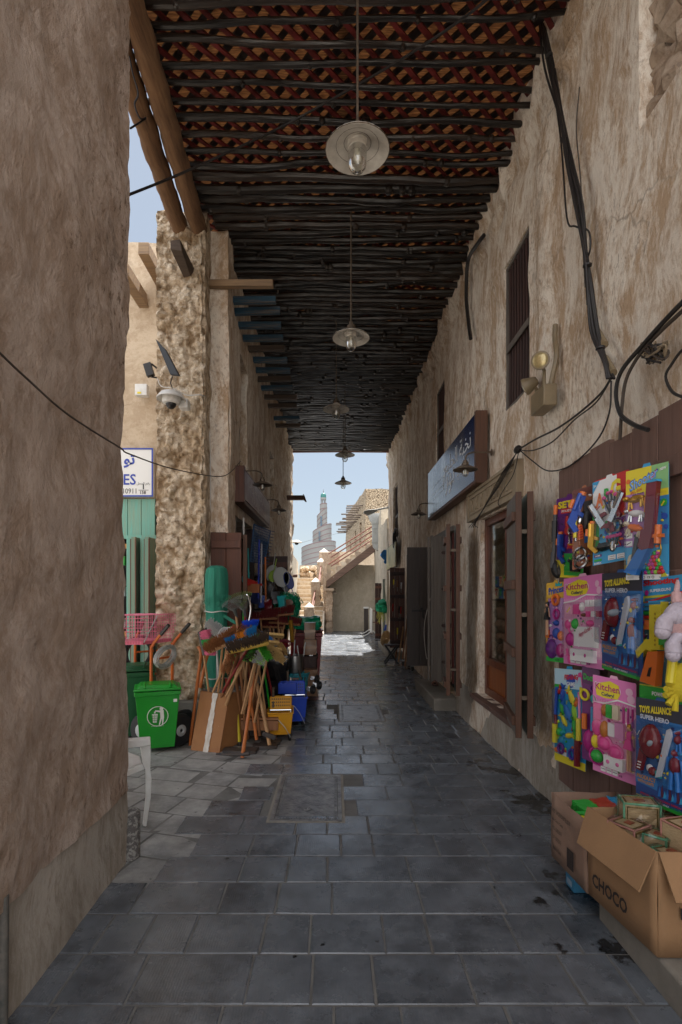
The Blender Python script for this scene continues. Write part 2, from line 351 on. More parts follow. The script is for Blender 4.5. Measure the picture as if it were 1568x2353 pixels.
# ------------------------------------------------------------ ground and paving
g = MB(); g.add([(-400, -60, -.0045), (400, -60, -.0045), (400, 900, -.0045), (-400, 900, -.0045)], [(0, 1, 2, 3)])
M_mortar = mat('mortar', (.19, .185, .175), .95, (.09, .088, .085), 2.2, .3, 90)
o = g.build('ground', M_mortar, origin=(0, 0, 0)); struct(o, 'grey mortar ground under the street paving', 'ground')
def paver_mat(name, c1, c2, rough):
    m = bpy.data.materials.new(name); m.use_nodes = True; nt = m.node_tree; N = nt.nodes; L = nt.links; b = N['Principled BSDF']; b.inputs['Specular IOR Level'].default_value = .8
    at = N.new('ShaderNodeAttribute'); at.attribute_name = 'tone'; tc = N.new('ShaderNodeTexCoord')
    def nz(s, d, ro=.6):
        t = N.new('ShaderNodeTexNoise'); t.inputs['Scale'].default_value = s; t.inputs['Detail'].default_value = d; t.inputs['Roughness'].default_value = ro
        L.new(tc.outputs['Object'], t.inputs[0]); return t.outputs[0]
    def mix(f, a, bb):
        x = N.new('ShaderNodeMixRGB')
        for k, v in ((0, f), (1, a), (2, bb)):
            if hasattr(v, 'links'): L.new(v, x.inputs[k])
            else: x.inputs[k].default_value = v
        return x.outputs[0]
    def ramp(i, a, bb):
        r = N.new('ShaderNodeMapRange'); r.inputs[1].default_value = a; r.inputs[2].default_value = bb; L.new(i, r.inputs[0]); return r.outputs[0]
    c = mix(at.outputs['Fac'], c1 + (1,), c2 + (1,))
    c = mix(ramp(nz(4.5, 8, .7), .40, .68), c, tuple(v * 1.6 for v in c2) + (1,))
    c = mix(ramp(nz(1.1, 5), .60, .72), c, tuple(v * .45 for v in c1) + (1,))
    sx = N.new('ShaderNodeSeparateXYZ'); L.new(tc.outputs['Object'], sx.inputs[0]); mk = N.new('ShaderNodeMath'); mk.operation = 'MULTIPLY_ADD'; L.new(sx.outputs['X'], mk.inputs[0]); mk.inputs[1].default_value = .30; L.new(nz(2.6, 6, .65), mk.inputs[2])
    mk2 = N.new('ShaderNodeMath'); mk2.operation = 'MULTIPLY_ADD'; L.new(sx.outputs['Y'], mk2.inputs[0]); mk2.inputs[1].default_value = -.03; L.new(mk.outputs[0], mk2.inputs[2])
    wet = ramp(mk2.outputs[0], .84, .875) if name.startswith('blue') else None
    if wet: c = mix(wet, c, (.014, .015, .017, 1))
    sp = nz(13, 3, .5); c = mix(ramp(sp, .70, .74), c, (.012, .012, .012, 1))
    L.new(c, b.inputs['Base Color'])
    rr = N.new('ShaderNodeMapRange'); rr.inputs[1].default_value = .35; rr.inputs[2].default_value = .65; rr.inputs[3].default_value = rough - .10; rr.inputs[4].default_value = rough + .16
    L.new(nz(2.4, 7, .7), rr.inputs[0]); L.new(rr.outputs[0], b.inputs['Roughness'])
    h = N.new('ShaderNodeMath'); h.operation = 'ADD'; L.new(nz(9, 8, .7), h.inputs[0])
    wv = N.new('ShaderNodeTexWave'); wv.inputs['Scale'].default_value = 26; wv.inputs['Distortion'].default_value = 5; wv.inputs['Detail'].default_value = 3; wv.inputs['Detail Scale'].default_value = .7
    L.new(tc.outputs['Object'], wv.inputs[0]); h2 = N.new('ShaderNodeMath'); h2.operation = 'MULTIPLY'; h2.inputs[1].default_value = .10; L.new(wv.outputs['Fac'], h2.inputs[0]); L.new(h2.outputs[0], h.inputs[1])
    bp = N.new('ShaderNodeBump'); bp.inputs['Strength'].default_value = .38; bp.inputs['Distance'].default_value = .006; L.new(h.outputs[0], bp.inputs['Height']); L.new(bp.outputs[0], b.inputs['Normal'])
    return m
M_slate = paver_mat('blue black slate', (.050, .057, .068), (.102, .114, .131), .24)
M_slate2 = paver_mat('light grey paver', (.16, .16, .16), (.23, .228, .222), .62)
def pave(name, label, m, inside, rot, o0, xr, yr, row, w, seed):
    rnd = random.Random(seed); vs = []; fs = []; tone = []; q = Matrix.Rotation(rot, 3, 'Z'); y = yr[0]
    while y < yr[1]:
        x = xr[0] - rnd.random() * .3
        while x < xr[1]:
            ww = rnd.choice(w) * rnd.uniform(.93, 1.07); g_ = .0045; e = .005
            cxy = q @ V((x + ww / 2, y + row / 2, 0)) + V(o0)
            if inside(cxy.x, cxy.y):
                t = [rnd.uniform(-.0016, .0016) for _ in range(4)]; b = len(vs)
                a = [(x + g_, y + g_), (x + ww - g_, y + g_), (x + ww - g_, y + row - g_), (x + g_, y + row - g_)]
                a = [(p + rnd.uniform(-.003, .003), r + rnd.uniform(-.002, .002)) for p, r in a]
                ins = [(a[0][0] + e, a[0][1] + e), (a[1][0] - e, a[1][1] + e), (a[2][0] - e, a[2][1] - e), (a[3][0] + e, a[3][1] - e)]
                for k in range(4): vs.append(q @ V((a[k][0], a[k][1], -.011)) + V(o0))
                for k in range(4): vs.append(q @ V((a[k][0], a[k][1], -.004 + t[k])) + V(o0))
                for k in range(4): vs.append(q @ V((ins[k][0], ins[k][1], t[k])) + V(o0))
                fs.append((b + 8, b + 9, b + 10, b + 11))
                for k in range(4):
                    j = (k + 1) % 4; fs += [(b + 4 + k, b + 4 + j, b + 8 + j, b + 8 + k), (b + k, b + j, b + 4 + j, b + 4 + k)]
                tone += [rnd.random()] * 12
            x += ww
        y += row
    me = bpy.data.meshes.new(name); me.from_pydata([tuple(p) for p in vs], [], fs); me.materials.append(m)
    at = me.attributes.new('tone', 'FLOAT', 'POINT'); at.data.foreach_set('value', tone); me.update()
    ob = bpy.data.objects.new(name, me); COL.objects.link(ob); struct(ob, label, 'paving')
M_iron = mat('cast iron', (.16, .165, .175), .34, (.38, .38, .385), 10, .7, 50, metal=.6)
MAN = [(-.46, .05, 3.72, 4.66), (.06, .62, 6.63, 7.62)]
def in_man(x, y): return any(a - .03 < x < b + .03 and c - .03 < y < d + .03 for a, b, c, d in MAN)
def left_zone(x, y): return x < -.98 + (y - 3.6) * .27 and y > 3.0 and y < 6.6 and x < -.45
pave('street_paving', 'dark blue grey slate paving of the covered street', M_slate, lambda x, y: not left_zone(x, y) and not in_man(x, y) and (x > -2 or y > 16), 0, (0, 0, 0), (-6, 8), (-2.9, 32), .292, [.22, .27, .31, .35, .40, .45], 3)
pave('side_paving', 'light grey rougher paving of the side alley', M_slate2, lambda x, y: left_zone(x - .22, y) or (x < -2 and 2.5 < y < 7.3), R(-15), (-1, 3.6, -.0035), (-7, 4), (-4, 6), .30, [.33, .42, .5], 5)
def manhole(k, label):
    x0, x1, y0, y1 = MAN[k]; t = thing('manhole_cover', label, 'manhole', ((x0 + x1) / 2, (y0 + y1) / 2, 0), 'iron manhole covers in the paving')
    f = MB(); w = .028
    for a, b in (((x0, y0), (x1, y0 + w)), ((x0, y1 - w), (x1, y1)), ((x0, y0 + w), (x0 + w, y1 - w)), ((x1 - w, y0 + w), (x1, y1 - w))): f.bb((a[0], a[1], -.011), (b[0], b[1], .005))
    n = 34
    for i in range(n):
        yy = y0 + .05 + (y1 - y0 - .1) * i / (n - 1)
        for xx in (x0 + .045, x1 - .045): f.box((xx, yy, .000), (.02, .012, .010))
    for i in range(18):
        xx = x0 + .06 + (x1 - x0 - .12) * i / 17
        for yy in (y0 + .045, y1 - .045): f.box((xx, yy, .000), (.012, .018, .010))
    f.build('frame', M_iron, t)
    q_ = MB(); k_ = .022
    for a, b in (((x0 - k_, y0 - k_), (x1 + k_, y0)), ((x0 - k_, y1), (x1 + k_, y1 + k_)), ((x0 - k_, y0), (x0, y1)), ((x1, y0), (x1 + k_, y1))): q_.bb((a[0], a[1], -.011), (b[0], b[1], .0015))
    q_.build('concrete_surround', M_conc, t)
    p = MB(); p.bb((x0 + w + .004, y0 + w + .004, -.011), (x1 - w - .004, y1 - w - .004, -.004)); lid = p.build('lid', M_iron, t)
    cx = (x0 + x1) / 2
    for yy in (y0 + .22, y1 - .22): p = MB(); p.lathe([(.02, 0), (.034, .003), (.03, .006), (.014, .006), (.012, .001)], (cx, yy, -.004), 14); p.build('lifting_eye', M_iron, lid)
    d = MB(); c = Card((x1 - .16, y0 + .12, -.004), (.1, 0, 0), (0, .7, 0))
    c.text(d, 'ORD', .1, .72, .9, M_iron, n=.0005, bold=.02); c.text(d, 'SW5', .1, .12, .9, M_iron, n=.0005, bold=.02); d.build('lettering', None, lid)

manhole(0, 'nearer large iron manhole cover with two lifting eyes'); manhole(1, 'farther small iron manhole cover in mid street')

# ------------------------------------------------------------ walls
def wall(name, label, p0, p1, z0, z1, n, thick, m, ops=(), amp=.02, cell=.12, f=1.2, disp=None, cat='wall', top=None, inpl=.012, parent=None, amp2=0, f2=9, sm=50):
    p0 = V((p0[0], p0[1], 0)); p1 = V((p1[0], p1[1], 0)); L = (p1 - p0).length; d = (p1 - p0) / L; n = V(n + (0,)).normalized()
    def lines(a, b, ex):
        ex = sorted(set([a, b] + [e for e in ex if a < e < b])); out = []
        for i in range(len(ex) - 1):
            k = max(1, round((ex[i + 1] - ex[i]) / cell)); out += [ex[i] + (ex[i + 1] - ex[i]) * j / k for j in range(k)]
        return out + [b]
    S = lines(0, L, [o_[0] for o_ in ops] + [o_[1] for o_ in ops]); Z = lines(z0, z1, [o_[2] for o_ in ops] + [o_[3] for o_ in ops])
    def open_(s, z): return any(a < s < b and c < z < e for a, b, c, e in ops)
    idx = {}; vs = []; fs = []; lit = set()
    def vid(i, j, back):
        k = (i, j, back)
        if k not in idx:
            s, z = S[i], Z[j]; zz = z
            if top and j == len(Z) - 1: zz = z + top(s)
            p = p0 + d * s + V((0, 0, zz))
            if back: p = p - n * thick
            else:
                a = fbm(p, f) * amp + (fbm(p + V((5, 5, 5)), f2) * amp2 if amp2 else 0)
                if disp: a += disp(s, z, p)
                p = p + n * a
            p = p + d * fbm(p + V((9, 2, 4)), 4) * inpl + V((0, 0, 1)) * fbm(p + V((1, 7, 3)), 4) * (inpl if j else 0)
            idx[k] = len(vs); vs.append(p)
        return idx[k]
    flip = d.cross(V((0, 0, 1))).dot(n) < 0; cells = set()
    for i in range(len(S) - 1):
        for j in range(len(Z) - 1):
            if not open_((S[i] + S[i + 1]) / 2, (Z[j] + Z[j + 1]) / 2): cells.add((i, j))
    for i, j in cells:
        q = [vid(i, j, 0), vid(i + 1, j, 0), vid(i + 1, j + 1, 0), vid(i, j + 1, 0)]; fs.append(q[::-1] if flip else q)
        q = [vid(i, j, 1), vid(i + 1, j, 1), vid(i + 1, j + 1, 1), vid(i, j + 1, 1)]; fs.append(q if flip else q[::-1])
        for a, b, nb in (((i, j), (i + 1, j), (i, j - 1)), ((i + 1, j), (i + 1, j + 1), (i + 1, j)), ((i + 1, j + 1), (i, j + 1), (i, j + 1)), ((i, j + 1), (i, j), (i - 1, j))):
            if nb not in cells:
                q = [vid(*b, 0), vid(*a, 0), vid(*a, 1), vid(*b, 1)]; fs.append(q[::-1] if flip else q)
    mb = MB(); mb.add(vs, fs); o = mb.build(name, m, parent, smooth=sm)
    if parent is None: tag(o, label, cat)
    return o
def rdisp(s, z, p):
    y = p.y; a = .045 * math.exp(-((y - 4.27) / .07) ** 2) * (z > 2.9) + .03 * math.exp(-((y - 4.12) / .05) ** 2) * (z > 2.9)
    if y > 13: a += (y - 13) * .012
    if z < .5 and y < 7.2: a += .03
    if z > 5.45: a += (z - 5.45) * .12 + fbm(p, 7) * .10
    return a
def wtop(s): return .05 + .12 * noise.noise(V((s * 3, 0, 0))) - (max(0, s - 21) * .9)
Y0 = -1.6
mb = MB(); mb.add([(-30, -60, .004), (30, -60, .004), (30, -2.9, .004), (-30, -2.9, .004)], [(0, 1, 2, 3)]); struct(mb.build('bounce_ground', mat('bounce ground stone', (.50, .46, .40), .8, (.42, .39, .34), 3)), 'unseen pale ground added behind the street mouth to bounce light in', 'bounce_ground')  # added out of view, pale so it bounces sunlight into the street
rops = [(4.6, 5.26, 3.38, 4.8), (8.15, 8.8, 3.7, 4.9), (14.0, 14.9, 3.1, 4.55), (4.68, 6.1, .45, 2.44), (7.3, 8.75, .17, 2.45), (10.9, 12.5, .2, 2.5), (1.4, 2.93, 4.15, 5.7)]
mb = MB(); mb.add([(-7, 3.0, .0035), (-2.35, 3.0, .0035), (-2.35, 7.2, .0035), (-7, 7.2, .0035)], [(0, 1, 2, 3)]); struct(mb.build('alley_bounce_ground', mat('alley bounce stone', (.50, .46, .40), .8, (.42, .39, .34), 3)), 'hidden pale floor added in the side alley to bounce light', 'paving')  # hidden alley floor made pale to bounce light onto roof and right wall
wr = wall('plastered_wall', 'long pale brown plastered wall with windows along the right side of the street', (1.68, Y0), (1.68, 16.2), 0, 5.95, (-1, 0), .30, M_wall,
     [(a - Y0, b - Y0, c, e) for a, b, c, e in rops], .035, .11, .9, rdisp, top=wtop, amp2=.006)
wall('wall_plinth', '', (1.645, 2.6), (1.645, 7.2), 0, .43, (-1, 0), .1, M_plinth, (), .02, .08, 2, parent=wr, amp2=.008, f2=12)
# rubble showing where the plaster fell
mb = MB(); rn = random.Random(4)
for i in range(90):
    y = rn.uniform(1.4, 2.95); z = rn.uniform(4.1, 5.75); r = (rn.uniform(.05, .09), rn.uniform(.07, .15), rn.uniform(.05, .11))
    b0 = len(mb.v); mb.ball((1.80, y, z), r, 8, 6)
    for k in range(b0, len(mb.v)):
        p = mb.v[k]; p += V((fbm(p, 9), fbm(p + V((3, 3, 3)), 9), fbm(p + V((7, 1, 1)), 9))) * .05
mb.bb((1.86, 1.35, 4.05), (1.95, 2.98, 5.8)); mb.build('exposed_rubble', M_stone, wr, smooth=25)
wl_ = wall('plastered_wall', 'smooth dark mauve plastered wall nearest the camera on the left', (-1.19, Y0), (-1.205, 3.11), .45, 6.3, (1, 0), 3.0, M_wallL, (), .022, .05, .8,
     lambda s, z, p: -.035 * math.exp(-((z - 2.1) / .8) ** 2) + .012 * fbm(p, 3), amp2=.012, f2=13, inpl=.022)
pl = wall('wall_plinth', '', (-1.225, Y0), (-1.225, 3.14), 0, .46, (1, 0), .6, M_plinth, (), .02, .08, 2, parent=wl_, amp2=.006)
# left side: rough pillar, pilaster, wall
def rock(s, z, p):
    q = p * 7.5; dist, pts = noise.voronoi(q, distance_metric='DISTANCE', exponent=2.5)
    e = min(1, (dist[1] - dist[0]) * 2.2); return -.05 + .06 * e * (.6 + .6 * noise.noise(pts[0] * 3)) + .022 * noise.noise(p * 24) + .012 * noise.noise(p * 50) + .03 * fbm(p, 2.5)
pil = thing('stone_pillar', 'rough lime rendered square pillar under the roof beams at the alley corner', 'pillar', (-1.69, 5.95, 0))
wall('pillar_face', '', (-1.98, 5.86), (-1.44, 5.86), 0.42, 5.85, (0, -1), .28, M_rock, (), .01, .02, 2, rock, inpl=.02, parent=pil, sm=24)
wall('pillar_side', '', (-1.445, 6.13), (-1.445, 5.88), .42, 5.83, (1, 0), .05, M_rock, (), .01, .035, 2, lambda s, z, p: rock(s, z, p) * .7, inpl=.01, parent=pil, sm=24)
mb = MB(); mb.box((-1.70, 6.0, .21), (.60, .42, .42)); mb.build('pillar_plinth', M_conc, pil, bevel=.015)
pi2 = wall('plaster_pilaster', 'narrow plastered pilaster beside the green cloth roll', (-1.44, 6.16), (-1.235, 6.16), 0, 5.8, (0, -1), .3, M_wall, (), .03, .06, 2.2, amp2=.014, inpl=.02)
lw = wall('plastered_wall', 'left street wall with projecting timber stubs and barred window', (-1.25, 6.2), (-1.30, 15.7), 0, 5.75, (1, 0), .5, M_wall,
     [(.75, 1.45, 3.25, 4.75), (4.2, 4.9, 3.1, 4.4), (.55, 4.2, .05, 2.6)], .04, .11, 1.1, lambda s, z, p: (.05 if s > 5.2 else 0) + (fbm(p, 6) * .07 if s > 5.6 else 0), amp2=.008, top=lambda s: .15 * noise.noise(V((s * 3, 3, 0))))
# far facade of the side alley
fw = wall('alley_facade', 'sunny pale plaster house front across the side alley with cornice step', (-7.0, 7.2), (-1.75, 7.2), 0, 6.3, (0, -1), .4, M_far, [(1.2, 4.72, .1, 2.87)], .03, .14, .9,
     lambda s, z, p: .07 if z > 5.45 else 0, amp2=.008, cat='building', top=lambda s: .05 * noise.noise(V((s * 2, 1, 0))))

# ------------------------------------------------------------ roof
M_mat = bpy.data.materials.new('woven palm mat'); M_mat.use_nodes = True
nt = M_mat.node_tree; N = nt.nodes; L = nt.links; b = N['Principled BSDF']; b.inputs['Roughness'].default_value = .7
tc = N.new('ShaderNodeTexCoord'); mp = N.new('ShaderNodeMapping'); mp.inputs['Rotation'].default_value = (0, 0, R(38)); mp.inputs['Scale'].default_value = (1, 12, 1); L.new(tc.outputs['Object'], mp.inputs[0])
t = N.new('ShaderNodeTexNoise'); t.inputs['Scale'].default_value = 9; t.inputs['Detail'].default_value = 5; L.new(mp.outputs[0], t.inputs[0])
r = N.new('ShaderNodeValToRGB'); r.color_ramp.elements[0].position = .40; r.color_ramp.elements[1].position = .62; r.color_ramp.elements[0].color = (.13, .045, .016, 1); r.color_ramp.elements[1].color = (.36, .155, .055, 1)
L.new(t.outputs[0], r.inputs[0]); L.new(r.outputs[0], b.inputs['Base Color'])
tr = N.new('ShaderNodeBsdfTranslucent'); L.new(r.outputs[0], tr.inputs[0]); mx = N.new('ShaderNodeMixShader'); mx.inputs[0].default_value = .045
L.new(b.outputs[0], mx.inputs[1]); L.new(tr.outputs[0], mx.inputs[2]); L.new(mx.outputs[0], N['Material Output'].inputs[0])
RZ = 5.8; REND = 15.62
roof = thing('pole_roof', 'flat roof of dark poles, red lattice and woven mat over the street', 'roof', (0, 6, RZ))
mb = MB()
for i in range(24):
    for j in range(69):
        x = -1.62 + .146 * i; y = 1.6 + .2025 * j
        mb.add([(x, y, RZ + .20 + .01 * ((i + j) % 2)), (x + .146, y, RZ + .20 + .01 * ((i + j + 1) % 2)), (x + .146, y + .2025, RZ + .20 + .01 * ((i + j) % 2)), (x, y + .2025, RZ + .20 + .01 * ((i + j + 1) % 2))], [(0, 1, 2, 3)])
mb.build('woven_mat', M_mat, roof, smooth=0)
def strips(m, dx, dy, sp, w, z, seed):
    mb = MB(); rn = random.Random(seed); L_ = (dx * dx + dy * dy) ** .5; k = -8.0
    while k < 24:
        # line through (-1.6, k)
        pts = []; n = 10
        for i in range(n + 1):
            x = -1.6 + 3.45 * i / n; y = k + (x + 1.6) * dy / dx
            if 2.2 < y < REND: pts.append(V((x, y + rn.uniform(-.008, .008), z + rn.uniform(-.008, .008))))
        for a, b_ in zip(pts, pts[1:]): mb.beam(a, b_, w * rn.uniform(.8, 1.15), .018)
        k += sp * rn.uniform(.85, 1.15)
    return mb.build('lattice', m, roof, smooth=0)
strips(M_redrod, 1, 1.05, .175, .036, RZ + .085, 1); strips(M_blackrod, 1, -1.05, .175, .050, RZ + .14, 2)
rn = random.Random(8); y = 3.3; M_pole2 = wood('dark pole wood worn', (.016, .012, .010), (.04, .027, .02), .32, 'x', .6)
while y < REND - .06:
    mb = MB(); x0 = -1.60 if y < 5.9 else -1.36; n = 16; s1 = rn.random() * 100; am = rn.uniform(.008, .024); r0 = rn.uniform(.021, .030) if y < 5.2 else rn.uniform(.034, .046); sl_ = rn.uniform(-.03, .03)
    pts = []; rs = []
    for i in range(n + 1):
        x = x0 + (1.83 - x0) * i / n
        pts.append((x, y + am * noise.noise(V((x * 1.3, s1, 0))) * 2 + sl_ * x, RZ + am * noise.noise(V((x * 1.4, s1, 9))) * 1.6))
        rs.append(r0 * (1 + .22 * noise.noise(V((x * 6, s1, 3)))) * (1.1 - .2 * i / n))
    mb.tube(curve_pts(pts, 3), [rs[min(i // 3, 16)] * (1 + rn.uniform(-.07, .07)) for i in range(49)], 8, wob=.05)
    for q in range(rn.randint(1, 4)):
        x = rn.uniform(x0 + .2, 1.5); mb.ball((x, y + sl_ * x, RZ - .01), (r0 * 1.1, r0 * 1.15, r0 * 1.2), 8, 5)
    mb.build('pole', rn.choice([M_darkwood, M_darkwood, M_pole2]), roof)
    y += (.158 if y < 5.2 else .134) * rn.uniform(.84, 1.16)
mb = MB(); mb.tube([(-1.4, REND, RZ - .02), (.2, REND + .01, RZ + .0), (1.75, REND - .01, RZ - .02)], .055, 10, wob=.05); mb.build('edge_beam', wood('red brown beam', (.16, .06, .035), (.09, .035, .02), .6, 'x'), roof)
mb = MB(); mb.box((.1, 6.5, RZ + .34), (.1, 18, .1)); mb.build('roof_board', M_brownd, roof)
for k, (a, b_, lb) in enumerate((((-1.325, 2.2, RZ - .12), (-1.53, 6.0, RZ - .12), 'inner rope wrapped roof beam resting on the pillar'), ((-1.50, 2.2, RZ - .13), (-1.735, 6.0, RZ - .13), 'outer rope wrapped roof beam against the sky'))):
    mb = MB(); a = V(a); b_ = V(b_); n = 60
    mb.tube([a.lerp(b_, i / n) + V((.006 * math.sin(i), 0, .008 * math.sin(i * .7))) for i in range(n + 1)], [.090 + .005 * (i % 2) for i in range(n + 1)], 12, wob=.02)
    tag(mb.build('roof_beam', M_beam, None), lb, 'beam', 'rope wrapped roof beams')
# wood stubs from the left wall
SY = [6.1, 6.45, 6.72, 7.04, 7.4, 7.73, 8.08, 8.44, 8.82, 9.2, 9.6, 10.07, 10.8, 11.25]
M_bluew = wood('worn blue painted timber', (.018, .065, .11), (.17, .13, .10), .65, 'x', sharp=(.50, .66)); M_rawt = wood('raw weathered timber', (.30, .20, .11), (.17, .11, .07), .75, 'x'); M_dkt = wood('dark timber stub', (.10, .07, .05), (.06, .04, .03), .7, 'x')
nm = ['first', 'second', 'third', 'fourth', 'fifth', 'sixth', 'seventh', 'eighth', 'ninth', 'tenth', 'eleventh', 'twelfth', 'thirteenth', 'last']
for k, y in enumerate(SY):
    blue = k in (1, 2, 3, 4, 6, 7, 9, 12); m = M_rawt if k == 0 else (M_bluew if blue else M_dkt)
    mb = MB(); mb.beam((-1.5, y, 5.15), (-.69 - random.uniform(0, .05), y + random.uniform(-.02, .02), 5.15 + random.uniform(-.02, .02)), .075, .075)
    tag(mb.build('timber_stub', m, None, bevel=.006), '%s timber stub sticking out of the left wall, %s from the pillar' % ('raw weathered' if k == 0 else 'peeling blue' if blue else 'dark brown', nm[k]), 'timber', 'timber stubs along the left wall')
# ------------------------------------------------------------ shop openings on the right
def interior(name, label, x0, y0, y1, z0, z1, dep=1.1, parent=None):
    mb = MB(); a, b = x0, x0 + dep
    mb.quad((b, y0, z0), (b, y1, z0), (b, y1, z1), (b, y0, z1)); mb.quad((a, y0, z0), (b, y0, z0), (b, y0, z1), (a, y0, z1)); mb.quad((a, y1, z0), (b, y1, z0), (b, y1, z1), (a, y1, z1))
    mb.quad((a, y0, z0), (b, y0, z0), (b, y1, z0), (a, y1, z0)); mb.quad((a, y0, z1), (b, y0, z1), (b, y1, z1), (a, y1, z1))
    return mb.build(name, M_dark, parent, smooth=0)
def barred(label, y0, y1, z0, z1, bars, x=1.715, bm=None, s=1, xm=None, rail=.42):
    t = thing('barred_window', label, 'window', (x, (y0 + y1) / 2, z0))
    mb = MB(); w = .035
    mb.bb((x - .02, y0, z0), (x + .03, y0 + w, z1)); mb.bb((x - .02, y1 - w, z0), (x + .03, y1, z1)); mb.bb((x - .02, y0 + w, z0), (x + .03, y1 - w, z0 + w)); mb.bb((x - .02, y0 + w, z1 - w), (x + .03, y1 - w, z1))
    mb.bb((x - .03, y0 + w, z0 + (z1 - z0) * rail - .03), (x - .0205, y1 - w, z0 + (z1 - z0) * rail + .03)); mb.build('frame', bm or M_grey, t)
    for i in range(bars):
        yy = y0 + w + (y1 - y0 - 2 * w) * (i + .5) / bars; q = MB(); q.tube([(x, yy, z0 + w), (x + .004, yy, (z0 + z1) / 2), (x, yy, z1 - w)], .014, 8); q.build('bar', M_brownd, t)
    mb = MB(); xx = x + s * .10; mb.quad((xx, y0, z0), (xx, y1, z0), (xx, y1, z1), (xx, y0, z1)); mb.build('pane', M_dark, t, smooth=0)  # near-black sheet stands in for the shade of the room behind
    return t
barred('tall barred window high on the right wall beside the emergency light', 4.6, 5.26, 3.38, 4.8, 8)
barred('narrow dark barred window above the blue shop board', 8.15, 8.8, 3.7, 4.9, 6)
barred('slender barred window near the far end of the right wall', 14.0, 14.9, 3.1, 4.55, 5)
barred('tall dark barred window behind the blue timber stubs on the left wall', 6.95, 7.65, 3.25, 4.75, 7, x=-1.40, s=-1)
barred('farther dark window on the left wall above the lamps', 10.4, 11.1, 3.1, 4.4, 5, x=-1.43, s=-1)
# main shop window
sw = thing('shop_window', 'large wooden shop window with crates of goods behind its glass', 'shop window', (1.76, 5.4, .45))
M_red2 = wood('varnished red brown wood', (.15, .045, .02), (.09, .028, .014), .4); M_ply = wood('orange varnished panel', (.25, .07, .015), (.19, .05, .01), .35)
mb = MB(); x0, x1 = 1.72, 1.78
for a, b_ in (((x0, 4.68, .45), (x1, 4.76, 2.44)), ((x0, 6.02, .45), (x1, 6.1, 2.44)), ((x0, 4.76, 2.36), (x1, 6.02, 2.44)), ((x0, 4.76, .45), (x1, 6.02, .53)), ((x0 - .012, 4.76, .80), (x1, 6.02, .87)), ((x0, 5.30, .87), (x1, 5.37, 2.36)), ((x0, 5.30, .53), (x1, 5.37, .80))): mb.bb(a, b_)
mb.build('frame', M_red2, sw, bevel=.004)
for a, b_ in ((4.76, 5.30), (5.37, 6.02)):
    mb = MB(); mb.bb((1.745, a, .53), (1.765, b_, .80)); mb.build('panel', M_ply, sw)
    mb = MB(); mb.bb((1.748, a, .87), (1.754, b_, 2.36)); mb.build('pane', glass('shop pane %.1f' % a, (.90, .89, .86), .03, .03, .5), sw)
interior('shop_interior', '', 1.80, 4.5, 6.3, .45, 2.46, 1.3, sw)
mb = MB(); mb.box((1.64, 5.4, .425), (.16, 1.5, .05)); mb.box((1.70, 5.4, .42), (.16, 1.42, .055)); mb.build('sill', mat('red brown stone sill', (.16, .09, .07), .7, (.10, .06, .05), 6, .3), sw, bevel=.008)
# carved lintel board
lt = thing('carved_lintel', 'carved tan timber board over the shop window', 'lintel', (1.64, 5.6, 2.48))
c = Card((1.625, 6.5, 2.46), (0, -1.78, 0), (0, 0, .30)); mb = MB(); mb.bb((1.625, 4.72, 2.46), (1.70, 6.5, 2.80)); mb.build('board', M_tan, lt, bevel=.006)
mb = MB(); c = Card((1.625, 6.5, 2.46), (0, -1.78, 0), (0, 0, .34))
mb.use(M_tan)
for a in ((0, 0, 1, .10), (0, .90, 1, 1), (0, .1, .03, .9), (.97, .1, 1, .9)): c.rect(mb, *a, M_tan, 0, .014)
c.rect(mb, .08, .2, .92, .27, M_tan, 0, .012); c.rect(mb, .08, .75, .92, .82, M_tan, 0, .012)
for i in range(7):
    u = .1 + i * .115; 
    for s_ in (0, 1):
        a = (u + .055 * s_, .3); b_ = (u + .055 * (1 - s_), .72); mb.use(M_tan); mb.beam(c.at(a[0], a[1], .006), c.at(b_[0], b_[1], .006), .018, .014, up=(-1, 0, 0))
mb.build('moulding', None, lt, bevel=.002)
# folding shutters: two boards joined by battens, standing out from the wall
def folding(label, hinge, ang, z0, z1, w, gap, cols, rot2=0):
    t = thing('folding_shutter', label, 'shutter', (hinge[0], hinge[1], z0), 'open timber shutters on the right')
    d = V((math.cos(ang), math.sin(ang), 0)); nrm = V((-d.y, d.x, 0)); h = V((hinge[0], hinge[1], 0))
    for k in range(2):
        a = h + nrm * (k * gap); b_ = a + d * w + (nrm * rot2 * k); mid = (a + b_) / 2; q = d.rotation_difference(V((1, 0, 0))).inverted()
        lf = MB(); lf.box((mid.x, mid.y, (z0 + z1) / 2), (w, .032, z1 - z0), q); leaf = lf.build('leaf', cols[k], t, bevel=.003)
        e = MB(); e.box(tuple(V((b_.x, b_.y, (z0 + z1) / 2)) + d * .012), (.02, .045, z1 - z0), q); e.build('edge_strip', M_bedge, leaf, bevel=.003)
        for j in range(4):
            zz = z0 + .12 + (z1 - z0 - .3) * j / 3; bt = MB(); m2 = a + nrm * (.03 if k == 0 else -.03)
            bt.box((m2.x + d.x * w * .5, m2.y + d.y * w * .5, zz), (w * .92, .03, .07), q); bt.build('batten', M_bedge, leaf, bevel=.003)
        if k == 0:
            for j in range(3):
                hb = MB(); zz = z0 + .3 + j * (z1 - z0 - .6) / 2; p = b_ + nrm * gap / 2 - d * .02; hb.box((p.x, p.y, zz), (.03, gap * .9, .03), q); hb.build('hinge', M_brass, leaf)
    return t
def hang(a, b_): return math.atan2(b_[1] - a[1], b_[0] - a[0])
folding('near green and brown folding shutter seen edge on beside the shop glass', (1.60, 4.62), hang((1.51, 4.70), (1.385, 4.08)), .50, 2.37, .60, -.085, [M_greyg, M_grey])
